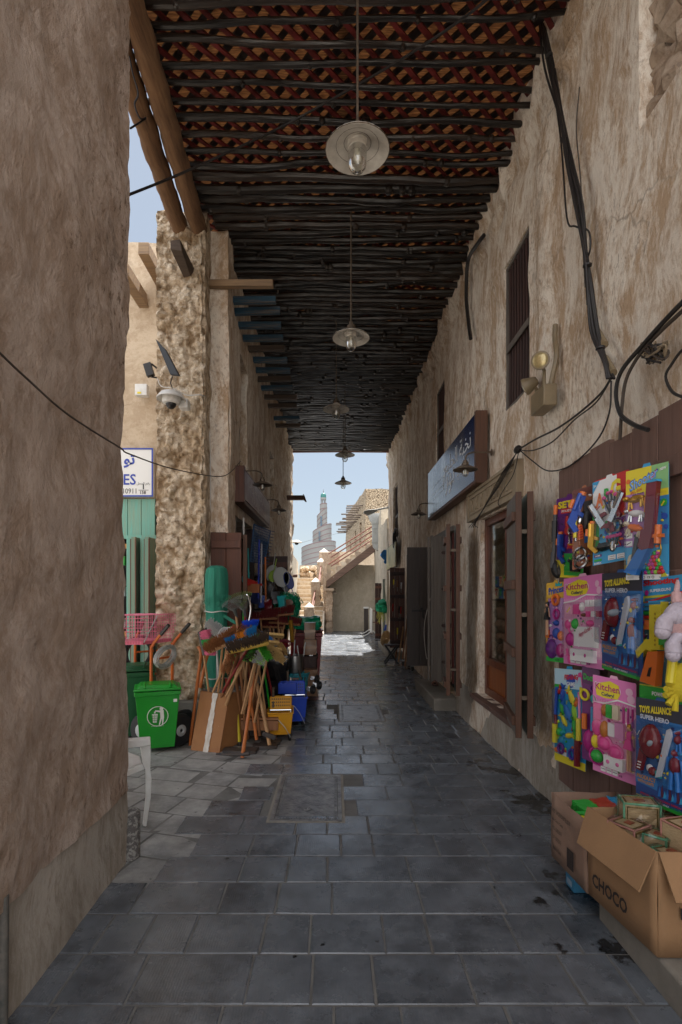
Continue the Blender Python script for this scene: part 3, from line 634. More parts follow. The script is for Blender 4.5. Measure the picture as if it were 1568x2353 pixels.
folding('far folding shutter with chipped green paint between shop glass and grey door', (1.50, 6.60), hang((1.50, 6.60), (1.425, 6.15)), .41, 2.40, .44, -.11, [M_greyg, M_grey])
# plank leaves standing out from the wall
def leaf(label, x0, x1, y, z0, z1, m, n=2, battens=4, y1=None, cat='door', side=-1, bm=None, th=.035, group=None, tbar=False):
    t = thing('plank_door', label, cat, ((x0 + x1) / 2, y, z0), group); y1 = y if y1 is None else y1
    a = V((x0, y, 0)); b_ = V((x1, y1, 0)); d = (b_ - a).normalized(); L_ = (b_ - a).length; q = V((1, 0, 0)).rotation_difference(d); nn = V((d.y, -d.x, 0)) * (1 if side < 0 else -1)
    mb = MB()
    for i in range(n):
        w = L_ / n; c0 = a + d * (w * (i + .5)); mb.box((c0.x, c0.y, (z0 + z1) / 2 + random.uniform(-.008, .008)), (w - .004, th, z1 - z0), q)
    mb.build('planks', m, t, bevel=.004)
    for j in range(battens):
        zz = z0 + .14 + (z1 - z0 - .28) * j / max(1, battens - 1); mid = (a + b_) / 2 + nn * (th / 2 + .012)
        k = MB(); k.box((mid.x, mid.y, zz), (L_ * .97, .024, .085), q); k.build('batten', bm or m, t, bevel=.004)
    return t
d3 = leaf('grey two plank door leaf standing out above the concrete step', 1.40, 1.66, 7.6, .34, 2.42, M_grey, 2, 0)
for j in range(4):
    mb = MB(); zz = .62 + j * .52; mb.slab([(1.53, 7.575, zz - .022), (1.66, 7.575, zz - .035), (1.66, 7.575, zz + .03), (1.53, 7.575, zz + .018), (1.515, 7.575, zz)], (0, -.008, 0)); mb.build('strap_hinge', M_brownd, d3)
mb = MB(); mb.box((1.67, 7.50, 1.4), (.03, .05, 2.15)); mb.build('red_edge', flat((.10, .018, .014), .6), d3)
mb = MB(); mb.box((1.385, 7.6, 1.38), (.03, .06, 2.08)); mb.box((1.345, 7.62, 1.38), (.025, .05, 2.05)); mb.build('edge_post', M_grey, d3, bevel=.004)
d2 = leaf('dark grey wide door leaf with black slide bolt and a loop of wire', 1.235, 1.66, 9.1, .35, 2.38, M_dgrey, 2, 0)
mb = MB(); mb.box((1.43, 9.07, 1.30), (.24, .02, .03)); mb.box((1.48, 9.065, 1.32), (.04, .03, .07)); mb.tube([(1.49, 9.05, 1.3), (1.5, 9.04, 1.2), (1.515, 9.05, 1.17)], .012, 8); mb.build('bolt', M_black, d2)
mb = MB(); mb.tube(curve_pts([P(985 + 7, 1365, 8.9), P(978, 1420, 8.9), P(975, 1460, 8.9), P(980, 1510, 8.9), P(983, 1512, 8.9)]), .006, 6); tag(mb.build('bent_wire', M_wcable), 'pale bent wire loop hanging in front of the dark grey door leaf', 'wire')
d4 = leaf('brown plank door with battens and small tools hung on it', 1.30, 1.66, 12.6, .30, 2.20, M_brown, 3, 4, bm=M_brownd)
for j, (u, zz, m, l_) in enumerate(((.25, 1.92, Yl, .2), (.5, 1.9, M_handle2, .26), (.75, 1.85, Wh, .24), (.2, 1.35, M_red, .3), (.62, 1.3, M_blackp, .3), (.72, 1.28, M_red, .28), (.5, .78, Yl, .26))):
    t = thing('hand_tool', '%s hand tool on the brown plank door, %s' % (('yellow', 'brown', 'white', 'red left', 'black', 'red right', 'big yellow')[j], ('top left', 'top middle', 'top right', 'in the middle at the left edge', 'in the middle', 'beside the black one', 'near its foot')[j]), 'tool', (1.3 + .36 * u, 12.54, zz), 'tools hung on the brown door')
    mb = MB(); p = V((1.3 + .36 * u, 12.55, zz)); mb.tube([p, p - V((.004, 0, l_ * .6))], [.018, .014], 8); mb.build('grip', m, t)
    mb = MB(); mb.tube([p - V((.004, 0, l_ * .6)), p - V((.006, 0, l_))], [.008, .006], 6); mb.build('shank', M_steel, t)
leaf('pale blue green plank door at the far end of the right wall', 1.52, 1.80, 16.9, .10, 2.05, M_greyg, 2, 3)
leaf('narrow brown plank door beside the white barrier', 1.39, 1.62, 18.4, .02, 1.95, M_brownd, 2, 5, bm=M_brown)
# door frames further on
t = thing('doorway', 'grey timber doorway with small number plate behind the concrete step', 'doorway', (1.72, 8, .17))
mb = MB(); mb.bb((1.70, 7.3, .17), (1.78, 7.38, 2.45)); mb.bb((1.70, 8.67, .17), (1.78, 8.75, 2.45)); mb.bb((1.70, 7.38, 2.22), (1.78, 8.67, 2.45)); mb.build('frame', M_grey, t, bevel=.004)
mb = MB(); mb.bb((1.60, 7.2, 2.45), (1.75, 8.8, 2.52)); mb.build('hood', M_grey, t, bevel=.004)
mb = MB(); mb.box((1.745, 7.56, 2.28), (.10, .006, .16)); np_ = mb.build('number_plate', M_paper, t); c = Card((1.698, 7.94, 2.22), (0, -.1, 0), (0, 0, .17)); mb = MB(); c.rect(mb, 0, 0, 1, 1, Wh, 0, .003); c.text(mb, '162', .12, .12, .88, Bk, .004, .02); c.text(mb, '1', .42, .6, .6, Bk, .004, .02); mb.build('number', None, t)
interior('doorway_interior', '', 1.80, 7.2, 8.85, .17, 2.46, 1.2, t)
t = thing('doorway', 'dark doorway with a narrow barred fanlight past the dark grey leaf', 'doorway', (1.72, 11.7, .2))
mb = MB(); mb.bb((1.69, 10.9, .2), (1.76, 10.97, 2.5)); mb.bb((1.69, 12.43, .2), (1.76, 12.5, 2.5)); mb.bb((1.69, 10.97, 2.43), (1.76, 12.43, 2.5)); mb.bb((1.69, 10.97, 2.15), (1.76, 12.43, 2.20)); mb.build('frame', M_brownd, t)
for i in range(9):
    q = MB(); yy = 11.05 + i * .165; q.tube([(1.72, yy, 2.2), (1.72, yy, 2.43)], .01, 6); q.build('fanlight_bar', M_brownd, t)
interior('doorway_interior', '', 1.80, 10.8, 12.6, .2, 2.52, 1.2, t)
# steps
mb = MB(); mb.bb((1.345, 7.22, -.01), (1.68, 8.9, .165)); tag(mb.build('door_step', M_conc, None, bevel=.015), 'worn concrete step in front of the grey plank door', 'step')
mb = MB(); mb.bb((1.30, 13.0, -.01), (1.68, 16.0, .16)); tag(mb.build('door_step', M_conc, None, bevel=.012), 'low pale step at the far end below the straw basket', 'step')
mb = MB(); mb.bb((1.30, 1.0, -.01), (1.66, 2.62, .135)); o = mb.build('door_step', M_conc, None, bevel=.012); tag(o, 'low concrete ledge under the cardboard boxes', 'step')

# ------------------------------------------------------------ boards and signs on the right
sg = thing('shop_board', 'long glossy blue shop board with thin white Arabic lettering', 'sign', (1.62, 7.2, 2.85))
M_board0 = mat('glossy painted board', (.035, .065, .16), .22, (.10, .10, .13), 1.2, .25, 2.2, st=(1, 1, .5), sharp=(.40, .60))
M_board = bpy.data.materials.new('printed blue board'); M_board.use_nodes = True; nt = M_board.node_tree; N = nt.nodes; L = nt.links; b = N['Principled BSDF']; b.inputs['Roughness'].default_value = .22; b.inputs['Specular IOR Level'].default_value = .35
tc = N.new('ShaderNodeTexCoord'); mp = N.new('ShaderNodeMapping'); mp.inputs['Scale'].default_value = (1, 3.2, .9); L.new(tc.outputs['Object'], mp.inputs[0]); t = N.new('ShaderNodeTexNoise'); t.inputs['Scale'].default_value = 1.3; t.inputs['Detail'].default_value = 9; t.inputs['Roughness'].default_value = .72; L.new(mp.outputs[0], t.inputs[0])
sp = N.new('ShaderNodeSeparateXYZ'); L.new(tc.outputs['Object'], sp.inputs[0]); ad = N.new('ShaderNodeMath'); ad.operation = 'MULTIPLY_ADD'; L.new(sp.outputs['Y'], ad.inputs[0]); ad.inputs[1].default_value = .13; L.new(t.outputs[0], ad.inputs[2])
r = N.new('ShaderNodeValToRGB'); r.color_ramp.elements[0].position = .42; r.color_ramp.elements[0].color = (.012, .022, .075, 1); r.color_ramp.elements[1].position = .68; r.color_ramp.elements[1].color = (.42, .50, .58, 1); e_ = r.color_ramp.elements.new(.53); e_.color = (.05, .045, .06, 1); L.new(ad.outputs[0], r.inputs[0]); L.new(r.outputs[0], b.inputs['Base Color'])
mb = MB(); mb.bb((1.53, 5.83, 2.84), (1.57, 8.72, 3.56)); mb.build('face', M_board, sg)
mb = MB(); mb.bb((1.53, 5.77, 2.80), (1.66, 5.83, 3.59)); mb.bb((1.53, 8.72, 2.80), (1.66, 8.77, 3.59)); mb.bb((1.53, 5.83, 2.80), (1.66, 8.72, 2.84)); mb.bb((1.57, 5.83, 3.555), (1.66, 8.72, 3.59)); mb.build('frame', M_bedge, sg, bevel=.004)
c = Card((1.53, 8.72, 2.84), (0, -2.89, 0), (0, 0, .72)); mb = MB()
AR = '\uFEE2\uFEF4\uFEE0\uFEA4\uFEDF\uFE8D \uFE94\uFE92\uFEA8\uFEE7'
c.text(mb, AR, .46, .42, .95, Wh, .002, .0, v1=.86); c.text(mb, '\uFE93\uFEAE\uFEEE\uFEE7', .42, .12, .66, Wh, .002, .0); c.text(mb, '\uFE9F\uFE98\uFEE4\uFEB3', .72, .22, .92, Wh, .002, 0)
for v_ in (.30, .40, .56): c.rect(mb, .1, v_, .46, v_ + .006, Wh, .001)
mb.build('lettering', None, sg)
sg = thing('painted_board', 'small yellowish painted board hung under the wire coil', 'sign', (1.6, 14.6, 2.3))
mb = MB(); mb.bb((1.545, 13.6, 2.30), (1.57, 15.9, 2.92)); mb.build('face', mat('yellowed painting', (.50, .45, .22), .5, (.20, .21, .11), 2.5, sharp=(.42, .62)), sg)
mb = MB(); mb.bb((1.57, 13.57, 2.27), (1.60, 15.93, 2.95)); mb.build('backing', M_brownd, sg)
mb = MB(); rn = random.Random(3)
for k in range(9): r_ = rn.uniform(.11, .2); cy, cz = 13.9 + rn.uniform(-.1, .1), 3.05 + rn.uniform(-.08, .08); mb.tube([(1.53 + .01 * k, cy + r_ * math.cos(a * .3), cz + 1.2 * r_ * math.sin(a * .3)) for a in range(22)], .010, 5)
tag(mb.build('wire_coil', M_cable), 'tangled coil of black wire hooked above the yellowish board', 'wire')

# ------------------------------------------------------------ lamps
M_fil = mat('pale bulb', (.62, .60, .52), .3)
def shade(mb, o, r, k=28):
    mb.lathe([(.0, .05), (r * .22, .05), (r * .28, .03), (r * .62, .0), (r * .985, -.035), (r, -.042), (r * .99, -.048), (r * .60, -.012), (r * .26, .012), (0, .012)], o, k)
def pendant():
    t = thing('pendant_lamp', '', 'lamp', (0, 0, 0), 'enamel lamps hanging from the roof')
    mb = MB(); mb.use(M_enamel); shade(mb, (0, 0, .05), .20); mb.use(M_brass)
    mb.tube([(.2 * math.cos(a * .2618), .2 * math.sin(a * .2618), .006) for a in range(25)], .0035, 5, cap=False)
    for rr, zz in ((.135, .031), (.085, .048)): mb.tube([(rr * math.cos(a * .2618), rr * math.sin(a * .2618), zz) for a in range(25)], .0014, 4, cap=False)
    mb.build('lamp_shade', None, t)
    mb = MB(); mb.lathe([(.0, .18), (.02, .18), (.022, .15), (.045, .14), (.05, .10), (.055, .095)], (0, 0, 0), 16); mb.build('cap', M_brass, t)
    mb = MB(); mb.lathe([(.062, .06), (.064, .045), (.060, .04), (.060, .02), (.062, .01)], (0, 0, 0), 20); mb.build('collar', M_enamel, t)
    mb = MB(); mb.lathe([(.058, .03), (.058, -.07), (.052, -.10), (.036, -.122), (.015, -.132), (0, -.134)], (0, 0, 0), 20); mb.build('glass_jar', M_lampglass, t)
    mb = MB(); mb.lathe([(.012, .03), (.014, 0), (.024, -.03), (.026, -.05), (.018, -.068), (0, -.075)], (0, 0, 0), 12); mb.build('bulb', M_fil, t)
    mb = MB(); mb.tube([(0, 0, .17), (0, 0, 1.0)], .008, 8); mb.build('rod', M_brass, t)
    return t
proto = pendant()
for k, (x, y, z, lb) in enumerate(((.142, 3.34, 4.38, 'large nearest hanging enamel lamp seen from below'), (.174, 5.74, 4.35, 'second hanging enamel lamp on a long pale rod'), (.02, 8.0, 4.36, 'third hanging lamp, left of the others'), (.205, 10.8, 4.40, 'fourth hanging lamp, at the top edge of the bright opening'), (.195, 12.6, 4.20, 'farthest hanging lamp, against the open sky'))):
    o = proto if k == 0 else dup(proto, (x, y, z)); o.location = (x, y, z); o['label'] = lb
    for ch in o.children:
        if ch.name.startswith('rod'): ch.scale.z = (5.8 - z) / 1.0; ch.location.z = .17 * (1 - ch.scale.z)
def wall_lamp():
    t = thing('wall_lamp', '', 'lamp', (0, 0, 0), 'small gooseneck wall lamps')
    # faces -X when unrotated: plate at the origin, shade 0.3 m out
    mb = MB(); mb.lathe([(.035, 0), (.035, .008), (.012, .014), (0, .014)], (0, 0, 0), 14, ax=(-1, 0, 0)); mb.build('wall_plate', M_brass, t)
    mb = MB(); mb.tube(curve_pts([(0, 0, 0), (-.10, 0, .0), (-.20, 0, .0), (-.265, 0, -.03), (-.28, 0, -.10)]), .009, 8); mb.build('arm', M_brass, t)
    mb = MB(); mb.lathe([(0, -.085), (.022, -.085), (.026, -.105), (.034, -.11), (.036, -.15)], (-.28, 0, 0), 14); mb.build('cap', M_brass, t)
    mb = MB(); mb.use(M_lsh); mb.lathe([(.036, -.140), (.07, -.15), (.125, -.18), (.13, -.187), (.125, -.188), (.07, -.162), (.03, -.150)], (-.28, 0, 0), 22); mb.build('lamp_shade', None, t)
    mb = MB(); mb.lathe([(.034, -.155), (.035, -.22), (.028, -.245), (.012, -.256), (0, -.257)], (-.28, 0, 0), 16); mb.build('glass_jar', M_lampglass, t)
    mb = MB(); mb.ball((-.28, 0, -.205), (.018, .018, .03), 10, 6); mb.build('bulb', M_fil, t)
    return t
M_lsh = mat('weathered lamp shade', (.20, .16, .12), .5, (.12, .09, .07), 25, metal=.3)
wp = wall_lamp()
for k, (x, y, z, rz, lb) in enumerate(((1.66, 5.62, 3.09, 0, 'gooseneck wall lamp in front of the blue shop board'), (1.66, 8.75, 3.08, 0, 'gooseneck wall lamp past the far end of the blue board'), (-1.23, 6.95, 3.20, math.pi, 'nearer gooseneck lamp over the left shop board'), (-1.24, 9.1, 3.20, math.pi, 'farther gooseneck lamp on the left wall'), (0.0, 21.95, 1.78, R(90), 'tiny white wall lamp on the courtyard back wall'))):
    o = wp if k == 0 else dup(wp, (x, y, z), rz); o.location = (x, y, z); o['label'] = lb
# emergency light
em = thing('emergency_light', 'beige twin headed emergency light box beside the tall barred window', 'lamp', (1.6, 4.05, 3.0))
M_beige = mat('beige plastic', (.25, .19, .11), .45, (.20, .155, .095), 10)
p0 = PX(1254, 905, 1.60); mb = MB(); mb.box((1.58, 4.02, 3.06), (.10, .26, .16)); mb.build('body', M_beige, em, bevel=.008)
for dx, dy, dz, ax in ((-.03, -.02, .29, (-.45, -.85, -.1)), (-.04, .24, .20, (-.75, .5, -.35))):
    a = V(ax).normalized(); c0 = V((1.58 + dx, 4.02 + dy, 3.06 + dz)); mb = MB(); mb.lathe([(0, -.09), (.03, -.085), (.055, -.03), (.066, .0), (.068, .02), (.062, .022)], c0, 18, ax=a); h_ = mb.build('lamp_head', M_beige, em)
    mb = MB(); mb.lathe([(.061, .018), (.045, .028), (.02, .032), (0, .033)], c0, 18, ax=a); mb.build('lens', mat('amber lens', (.50, .40, .20), .2, (.38, .30, .14), 90, metal=.4), h_)
    mb = MB(); mb.tube([c0 - a * .05, c0 - a * .06 + V((.02, 0, -.06)), V((1.58, 4.02 + dy * .6, 3.16))], .013, 8); mb.build('bracket', M_beige, h_)
mb = MB(); mb.tube(curve_pts([(1.61, 3.96, 3.16), (1.64, 3.93, 3.35), (1.65, 3.98, 3.5), (1.66, 4.0, 3.62)]), .02, 8); mb.build('conduit', M_beige, em)

# ------------------------------------------------------------ cables on the right wall
def cable(name, label, pts, X=1.60, r=.009, m=None, n=5, cat='cable', parent=None, jit=0):
    mb = MB(); q = curve_pts([PX(x, y, (p[2] if len(p) > 2 else X)) for p in pts for x, y in [p[:2]]], n)
    q = [p + V((0, random.uniform(-jit, jit), random.uniform(-jit, jit))) for p in q]; mb.tube(q, r, 6)
    o = mb.build(name, m or M_cable, parent)
    return tag(o, label, cat) if parent is None else o
bun = thing('cable_bundle', 'thick bundle of black cables running down the right wall from the roof', 'cable', (1.6, 3.5, 3))
base = [(1240, -20), (1250, 60), (1268, 160), (1290, 270), (1306, 370), (1325, 470), (1345, 580), (1357, 660), (1372, 760), (1392, 830), (1404, 870)]
for k in range(5):
    rn = random.Random(k); off = (k - 2) * 3.2; cable('cable', '', [(x + off * (1 + .6 * math.sin(i * .9 + k)) * (.5 + .5 * (i % 3)), y) for i, (x, y) in enumerate(base)], 1.585 + .008 * k, .008 + .002 * (k % 2), parent=bun)
for x, y in ((1262, 128), (1296, 320), (1350, 610), (1380, 800)): mb = MB(); mb.ball(PX(x, y, 1.60), (.03, .03, .016), 8, 5); mb.build('tie', M_cable, bun)
cable('loose_cable', 'thin black cable looping off the cable bundle half way up', [(1268, 170), (1290, 330), (1303, 500), (1322, 520), (1352, 530), (1357, 570), (1347, 610), (1350, 700)], 1.62, .006)
cable('thin_wire', 'thin brown wire running down the bare plaster right of the bundle', [(1332, 200), (1325, 300), (1335, 420), (1340, 560), (1345, 660)], 1.645, .004, M_cableb)
cable('cable', 'two pronged dark cable falling to the board of toys', [(1600, 665), (1568, 695), (1520, 745), (1480, 790), (1430, 850), (1416, 900), (1425, 950), (1455, 975), (1490, 988)], 1.56, .012)
cable('cable', 'parallel brown cable hugging the dark cable above the toys', [(1600, 690), (1568, 715), (1515, 765), (1470, 815), (1440, 870), (1430, 930), (1425, 1010)], 1.575, .010, M_cableb)
cable('cable', 'short black hooked cable at the right edge above the toys', [(1600, 790), (1568, 805), (1545, 835), (1530, 865), (1545, 900), (1575, 915)], 1.58, .007)
cable('cable', 'sagging cable from the bundle foot to the knot over the lintel', [(1404, 870), (1380, 905), (1330, 950), (1280, 985), (1230, 1010), (1192, 1033)], 1.60, .007)
cable('cable', 'second slack cable under the sagging one', [(1404, 872), (1370, 925), (1320, 965), (1270, 1015), (1225, 1035), (1192, 1034)], 1.60, .005)
cable('cable', 'low hanging cable loop between the lintel knot and the cable bundle', [(1405, 875), (1400, 950), (1370, 1015), (1310, 1070), (1260, 1082), (1225, 1060), (1195, 1035)], 1.60, .005)
t = thing('cable_bunch', 'bunch of black cables draped from the knot across the carved lintel', 'cable', (1.6, 5.8, 2.6))
for k in range(5): cable('cable', '', [(1190 + k, 1033), (1172 - 4 * k, 1072 + 3 * k), (1150 - 7 * k, 1112 + 9 * k), (1124 - 5 * k, 1150 + 8 * k), (1100 - 2 * k, 1185 + 5 * k), (1078 + 5 * k, 1212)], 1.585, .0042, parent=t)
cable('cable', '', [(1192, 1040), (1180, 1090), (1155, 1130), (1145, 1155), (1150, 1165)], 1.59, .004, parent=t)
mb = MB(); mb.ball(PX(1190, 1033, 1.60), (.03, .07, .035), 8, 6); mb.build('knot', M_cable, t)
# frayed wires
t = thing('frayed_wires', 'frayed knot of old wires poking from a hole in the plaster', 'wire', tuple(PX(1500, 800, 1.6)))
rn = random.Random(21)
for k in range(14):
    q = [PX(1500 + rn.uniform(-12, 12), 800 + rn.uniform(-10, 10), 1.64)]
    for i in range(4): q.append(PX(1505 + rn.uniform(-32, 34), 806 + rn.uniform(-22, 30), rn.uniform(1.56, 1.62)))
    mb = MB(); mb.tube(curve_pts(q, 4), .006, 5); mb.build('strand', rn.choice([M_cableb, M_tan, M_cable]), t)
for x, y, lb in ((1398, 835, 'stub of brown pipe behind the cable bundle foot'), (1378, 770, 'small pipe stub above the bundle foot')):
    mb = MB(); mb.tube([PX(x - 8, y - 12, 1.66), PX(x + 12, y + 22, 1.62)], .022, 10); tag(mb.build('pipe_stub', M_beige), lb, 'pipe')
cable('roof_cable', 'black cable crossing under the roof from the left alley to the upper right corner', [(285, 450, -1.45), (297, 446, -1.42), (400, 405, -1.30), (470, 372, -1.20)], 0, .010) if False else None
mb = MB(); mb.tube(curve_pts([P(270, 458, 3.5), P(400, 406, 4.0), P(520, 352, 4.3), P(650, 290, 4.5), P(760, 230, 4.4), P(900, 150, 4.1), P(1010, 80, 3.8), P(1100, 15, 3.5), P(1180, -60, 3.2)]), .010, 6)
tag(mb.build('roof_cable', M_cable), 'black cable crossing diagonally under the roof from the left gap', 'cable')
mb = MB(); mb.tube(curve_pts([P(-20, 792, 1.78), P(60, 868, 2.0), P(160, 955, 2.32), P(275, 1028, 2.9), P(300, 1044, 3.3), P(400, 1078, 4.2), P(500, 1095, 5.4), P(530, 1085, 5.9), P(553, 1060, 6.3)]), .0045, 6)
tag(mb.build('thin_cable', M_cableb), 'thin cable sagging from the dark left wall past the pillar to the shop board', 'cable')
mb = MB(); mb.tube(curve_pts([P(1113, 540, 4.6 * .0 + 5.75), P(1098, 560, 5.9), P(1076, 600, 6.4), P(1072, 680, 6.5), P(1077, 740, 6.4), P(1082, 778, 6.2)]), .022, 8)
tag(mb.build('hose', M_cable), 'thick black hose hanging from the roof edge along the right wall', 'hose')
mb = MB(); mb.lathe([(.07, -.12), (.075, 0), (.07, .12)], P(990, 838, 9.6) + V((.05, 0, 0)), 14, ax=(1, 0, 0)); tag(mb.build('log_end', M_handle2), 'round sawn log end at the roof edge of the right wall', 'log')

sd = thing('brown_sandal', 'brown sandal poking out under the grey door leaf on the concrete step', 'sandal', P(999, 1571, 7.5)); c0 = P(999, 1572, 7.5); mb = MB(); gridbox0 = mb.box(c0, (.09, .16, .02)); mb.build('sole', M_brownd, sd, bevel=.008); mb = MB(); mb.tube(curve_pts([c0 + V((-.045, -.02, .0)), c0 + V((0, -.03, .05)), c0 + V((.045, -.02, .0))]), .012, 8); mb.build('strap', M_brown, sd)
# ------------------------------------------------------------ courtyard
M_treadm = plaster('pale limestone', (.50, .37, .24), (.64, .54, .42), (.30, .19, .12), st=(4, 4, 4), bump=.5, stain=.7)
M_capm = mat('whitewashed cap', (.72, .66, .56), .8, (.60, .52, .42), 6, .2)
def rough(mb, amp, s=8, sub=None):
    for i, p in enumerate(mb.v): mb.v[i] = p + V((fbm(p, s), fbm(p + V((5, 1, 2)), s), fbm(p + V((2, 8, 1)), s) * .4)) * amp
def gridbox(mb, a, b, cell):
    """box with subdivided faces so it can be roughened"""
    a = V(a); b = V(b); idx = {}; n = [max(1, round((b[i] - a[i]) / cell)) for i in range(3)]
    vs = []; fs = []
    def vid(i, j, k):
        if (i, j, k) not in idx: idx[(i, j, k)] = len(vs); vs.append((a.x + (b.x - a.x) * i / n[0], a.y + (b.y - a.y) * j / n[1], a.z + (b.z - a.z) * k / n[2]))
        return idx[(i, j, k)]
    for i in range(n[0]):
        for j in range(n[1]):
            for k, fl in ((0, 1), (n[2], 0)):
                q = [vid(i, j, k), vid(i + 1, j, k), vid(i + 1, j + 1, k), vid(i, j + 1, k)]; fs.append(q[::-1] if fl else q)
    for i in range(n[0]):
        for k in range(n[2]):
            for j, fl in ((0, 0), (n[1], 1)):
                q = [vid(i, j, k), vid(i + 1, j, k), vid(i + 1, j, k + 1), vid(i, j, k + 1)]; fs.append(q[::-1] if fl else q)
    for j in range(n[1]):
        for k in range(n[2]):
            for i, fl in ((0, 1), (n[0], 0)):
                q = [vid(i, j, k), vid(i, j + 1, k), vid(i, j + 1, k + 1), vid(i, j, k + 1)]; fs.append(q[::-1] if fl else q)
    return mb.add(vs, fs)
st = thing('stone_staircase', 'straight stone staircase climbing behind the merchandise on the left of the courtyard', 'staircase', (-1.05, 20.6, 0))
for k in range(13):
    y = 20.6 + .30 * k; xl = -1.56 - .012 * k
    mb = MB(); mb.use(M_treadm); gridbox(mb, (xl, y, -.01 if k == 0 else .177 * k - .02), (-.50, y + .55, .177 * (k + 1) - .04), .12); rough(mb, .025)
    mb.use(M_capm); gridbox(mb, (xl, y - .02, .177 * (k + 1) - .038), (-.50, y + .31, .177 * (k + 1)), .2); mb.build('tread', None, st, smooth=30)
mb = MB(); mb.bb((-1.72, 24.5, 0), (-.3, 26, 2.28)); mb.build('landing', M_treadm, st)
mb = MB(); mb.slab([(-.50, 20.45, 0), (-.50, 24.9, 2.62), (-.50, 24.9, 2.36), (-.50, 20.9, -.01)], (.07, 0, 0)); mb.build('stringer', M_capm, st)
mb = MB(); mb.slab([(-.50, 20.9, 0), (-.50, 24.9, 2.36), (-.50, 24.9, 0)], (.05, 0, 0)); mb.build('side_wall', M_stone, st)
# rubble between stair head and tower
mb = MB(); rn = random.Random(5)
for k in range(34): mb.ball((rn.uniform(-1.6, -.75), 25.2 + rn.uniform(0, .3), 2.4 + rn.uniform(0, .42)), (rn.uniform(.08, .15), .12, rn.uniform(.07, .12)), 7, 5)
rough(mb, .05, 7); mb.bb((-1.7, 25.45, 2.2), (-.7, 25.7, 2.75)); tag(mb.build('rubble_wall', M_treadm, None, smooth=25), 'low wall of tan field stones at the head of the staircase', 'wall')
mb = MB(); gridbox(mb, (-1.75, 26.2, 2.0), (-.3, 26.5, 2.98), .2); rough(mb, .03); tag(mb.build('low_wall', M_yard), 'low plastered wall behind the rubble at the stair head', 'wall')
for k, (x, y, z, w) in enumerate(((-1.0, 20.75, 1.20, .36), (-.80, 22.3, 2.22, .36), (-.62, 24.0, 3.15, .36), (-.52, 25.4, 3.70, .42))):
    t = thing('newel_post', 'rough stone post with white pyramid cap, %s' % ('lowest beside the bottom steps', 'second up the staircase', 'third up the staircase', 'highest beside the stair landing')[k], 'post', (x, y, 0), 'stone posts along the staircase')
    mb = MB(); gridbox(mb, (x - w / 2, y - w / 2, 0), (x + w / 2, y + w / 2, z - .16), .07); rough(mb, .06, 6); mb.build('shaft', M_stone, t, smooth=25)
    mb = MB(); mb.lathe([(w * .74, 0), (w * .74, .03), (0.02, .20), (0, .205)], (x, y, z - .17), 4, rot=math.pi / 4); mb.build('cap', M_capm, t)
M_rail = mat('red brown rail paint', (.17, .06, .04), .6, (.25, .12, .09), 20)
for k, (a, b, lb) in enumerate((((-.93, 20.9, 1.0), (-.82, 22.2, 1.75), 'lower pair of sloping red handrails between the first two posts'), ((-.72, 22.4, 1.95), (-.62, 23.9, 2.85), 'upper pair of sloping red handrails between the upper posts'))):
    mb = MB(); mb.tube([a, b], .028, 8); mb.build('handrail', M_rail) if False else None
    t = thing('handrail', lb, 'handrail', a)
    for d_ in (0, .28):
        mb = MB(); mb.tube([V(a) - V((0, 0, d_)), V(b) - V((0, 0, d_))], .026, 8); mb.build('rail', M_rail, t)
# upper flight crossing to the right
uf = thing('upper_flight', 'stone steps climbing right over a thick timber soffit with red pipe railings', 'staircase', (0, 21.7, 1.8))
Yf = 21.5; a = P(752, 1345, Yf); b = P(866, 1258, Yf); dv = (b - a)
mb = MB(); mb.slab([P(750, 1335, Yf), P(752, 1350, Yf), P(863, 1266, Yf), P(868, 1255, Yf), P(855, 1252, Yf)], (0, .9, 0)); mb.build('soffit_beam', wood('split soffit timber', (.17, .10, .07), (.09, .055, .04), .75, 'x'), uf)
sa = P(750, 1323, Yf + .05); sb = P(862, 1240, Yf + .05)
for k in range(10):
    x0 = sa.x + (sb.x - sa.x) * k / 10; x1 = sa.x + (sb.x - sa.x) * (k + 1) / 10; z0 = sa.z + (sb.z - sa.z) * k / 10
    mb = MB(); gridbox(mb, (x0, Yf + .02, z0 - .30), (x1 + .02, Yf + .85, z0 + .10 + .02 * (k % 2)), .1); rough(mb, .03, 7); mb.build('step', M_treadm if k % 2 else M_stone, uf, smooth=25)
for k, (p, q) in enumerate((((1110 * 0 + 755, 1273), (860, 1207)), ((760, 1281), (860, 1217)), ((755, 1297), (860, 1228)), ((761, 1301), (860, 1238)))):
    mb = MB(); mb.tube([P(*p, Yf + (.05 if k % 2 else .8)), P(*q, Yf + (.05 if k % 2 else .8))], .028, 8, wob=.08); mb.build('rail', M_rail, uf)
t = thing('stair_column', 'rough stone column carrying the foot of the upper flight', 'column', (-.2, 21.7, 0))
mb = MB(); gridbox(mb, (-.36, 21.55, 0), (-.10, 21.85, 1.78), .07); rough(mb, .05, 6); mb.build('shaft', M_stone, t, smooth=25)
mb = MB(); gridbox(mb, (-.48, 21.9, 0), (-.36, 22.3, 2.9), .08); rough(mb, .03, 6); mb.build('side_pier', M_stone, t, smooth=25)
mb = MB(); gridbox(mb, (-.42, 21.5, 1.70), (-.05, 21.95, 1.80), .07); rough(mb, .02, 6); mb.build('capital', M_stone, t, smooth=25)
gy = MB(); gridbox(gy, (-.5, 22.5, 1.7), (.2, 22.6, 3.3), .12); rough(gy, .05, 6); tag(gy.build('landing_wall', M_stone), 'rough stone landing wall behind the highest post', 'wall')
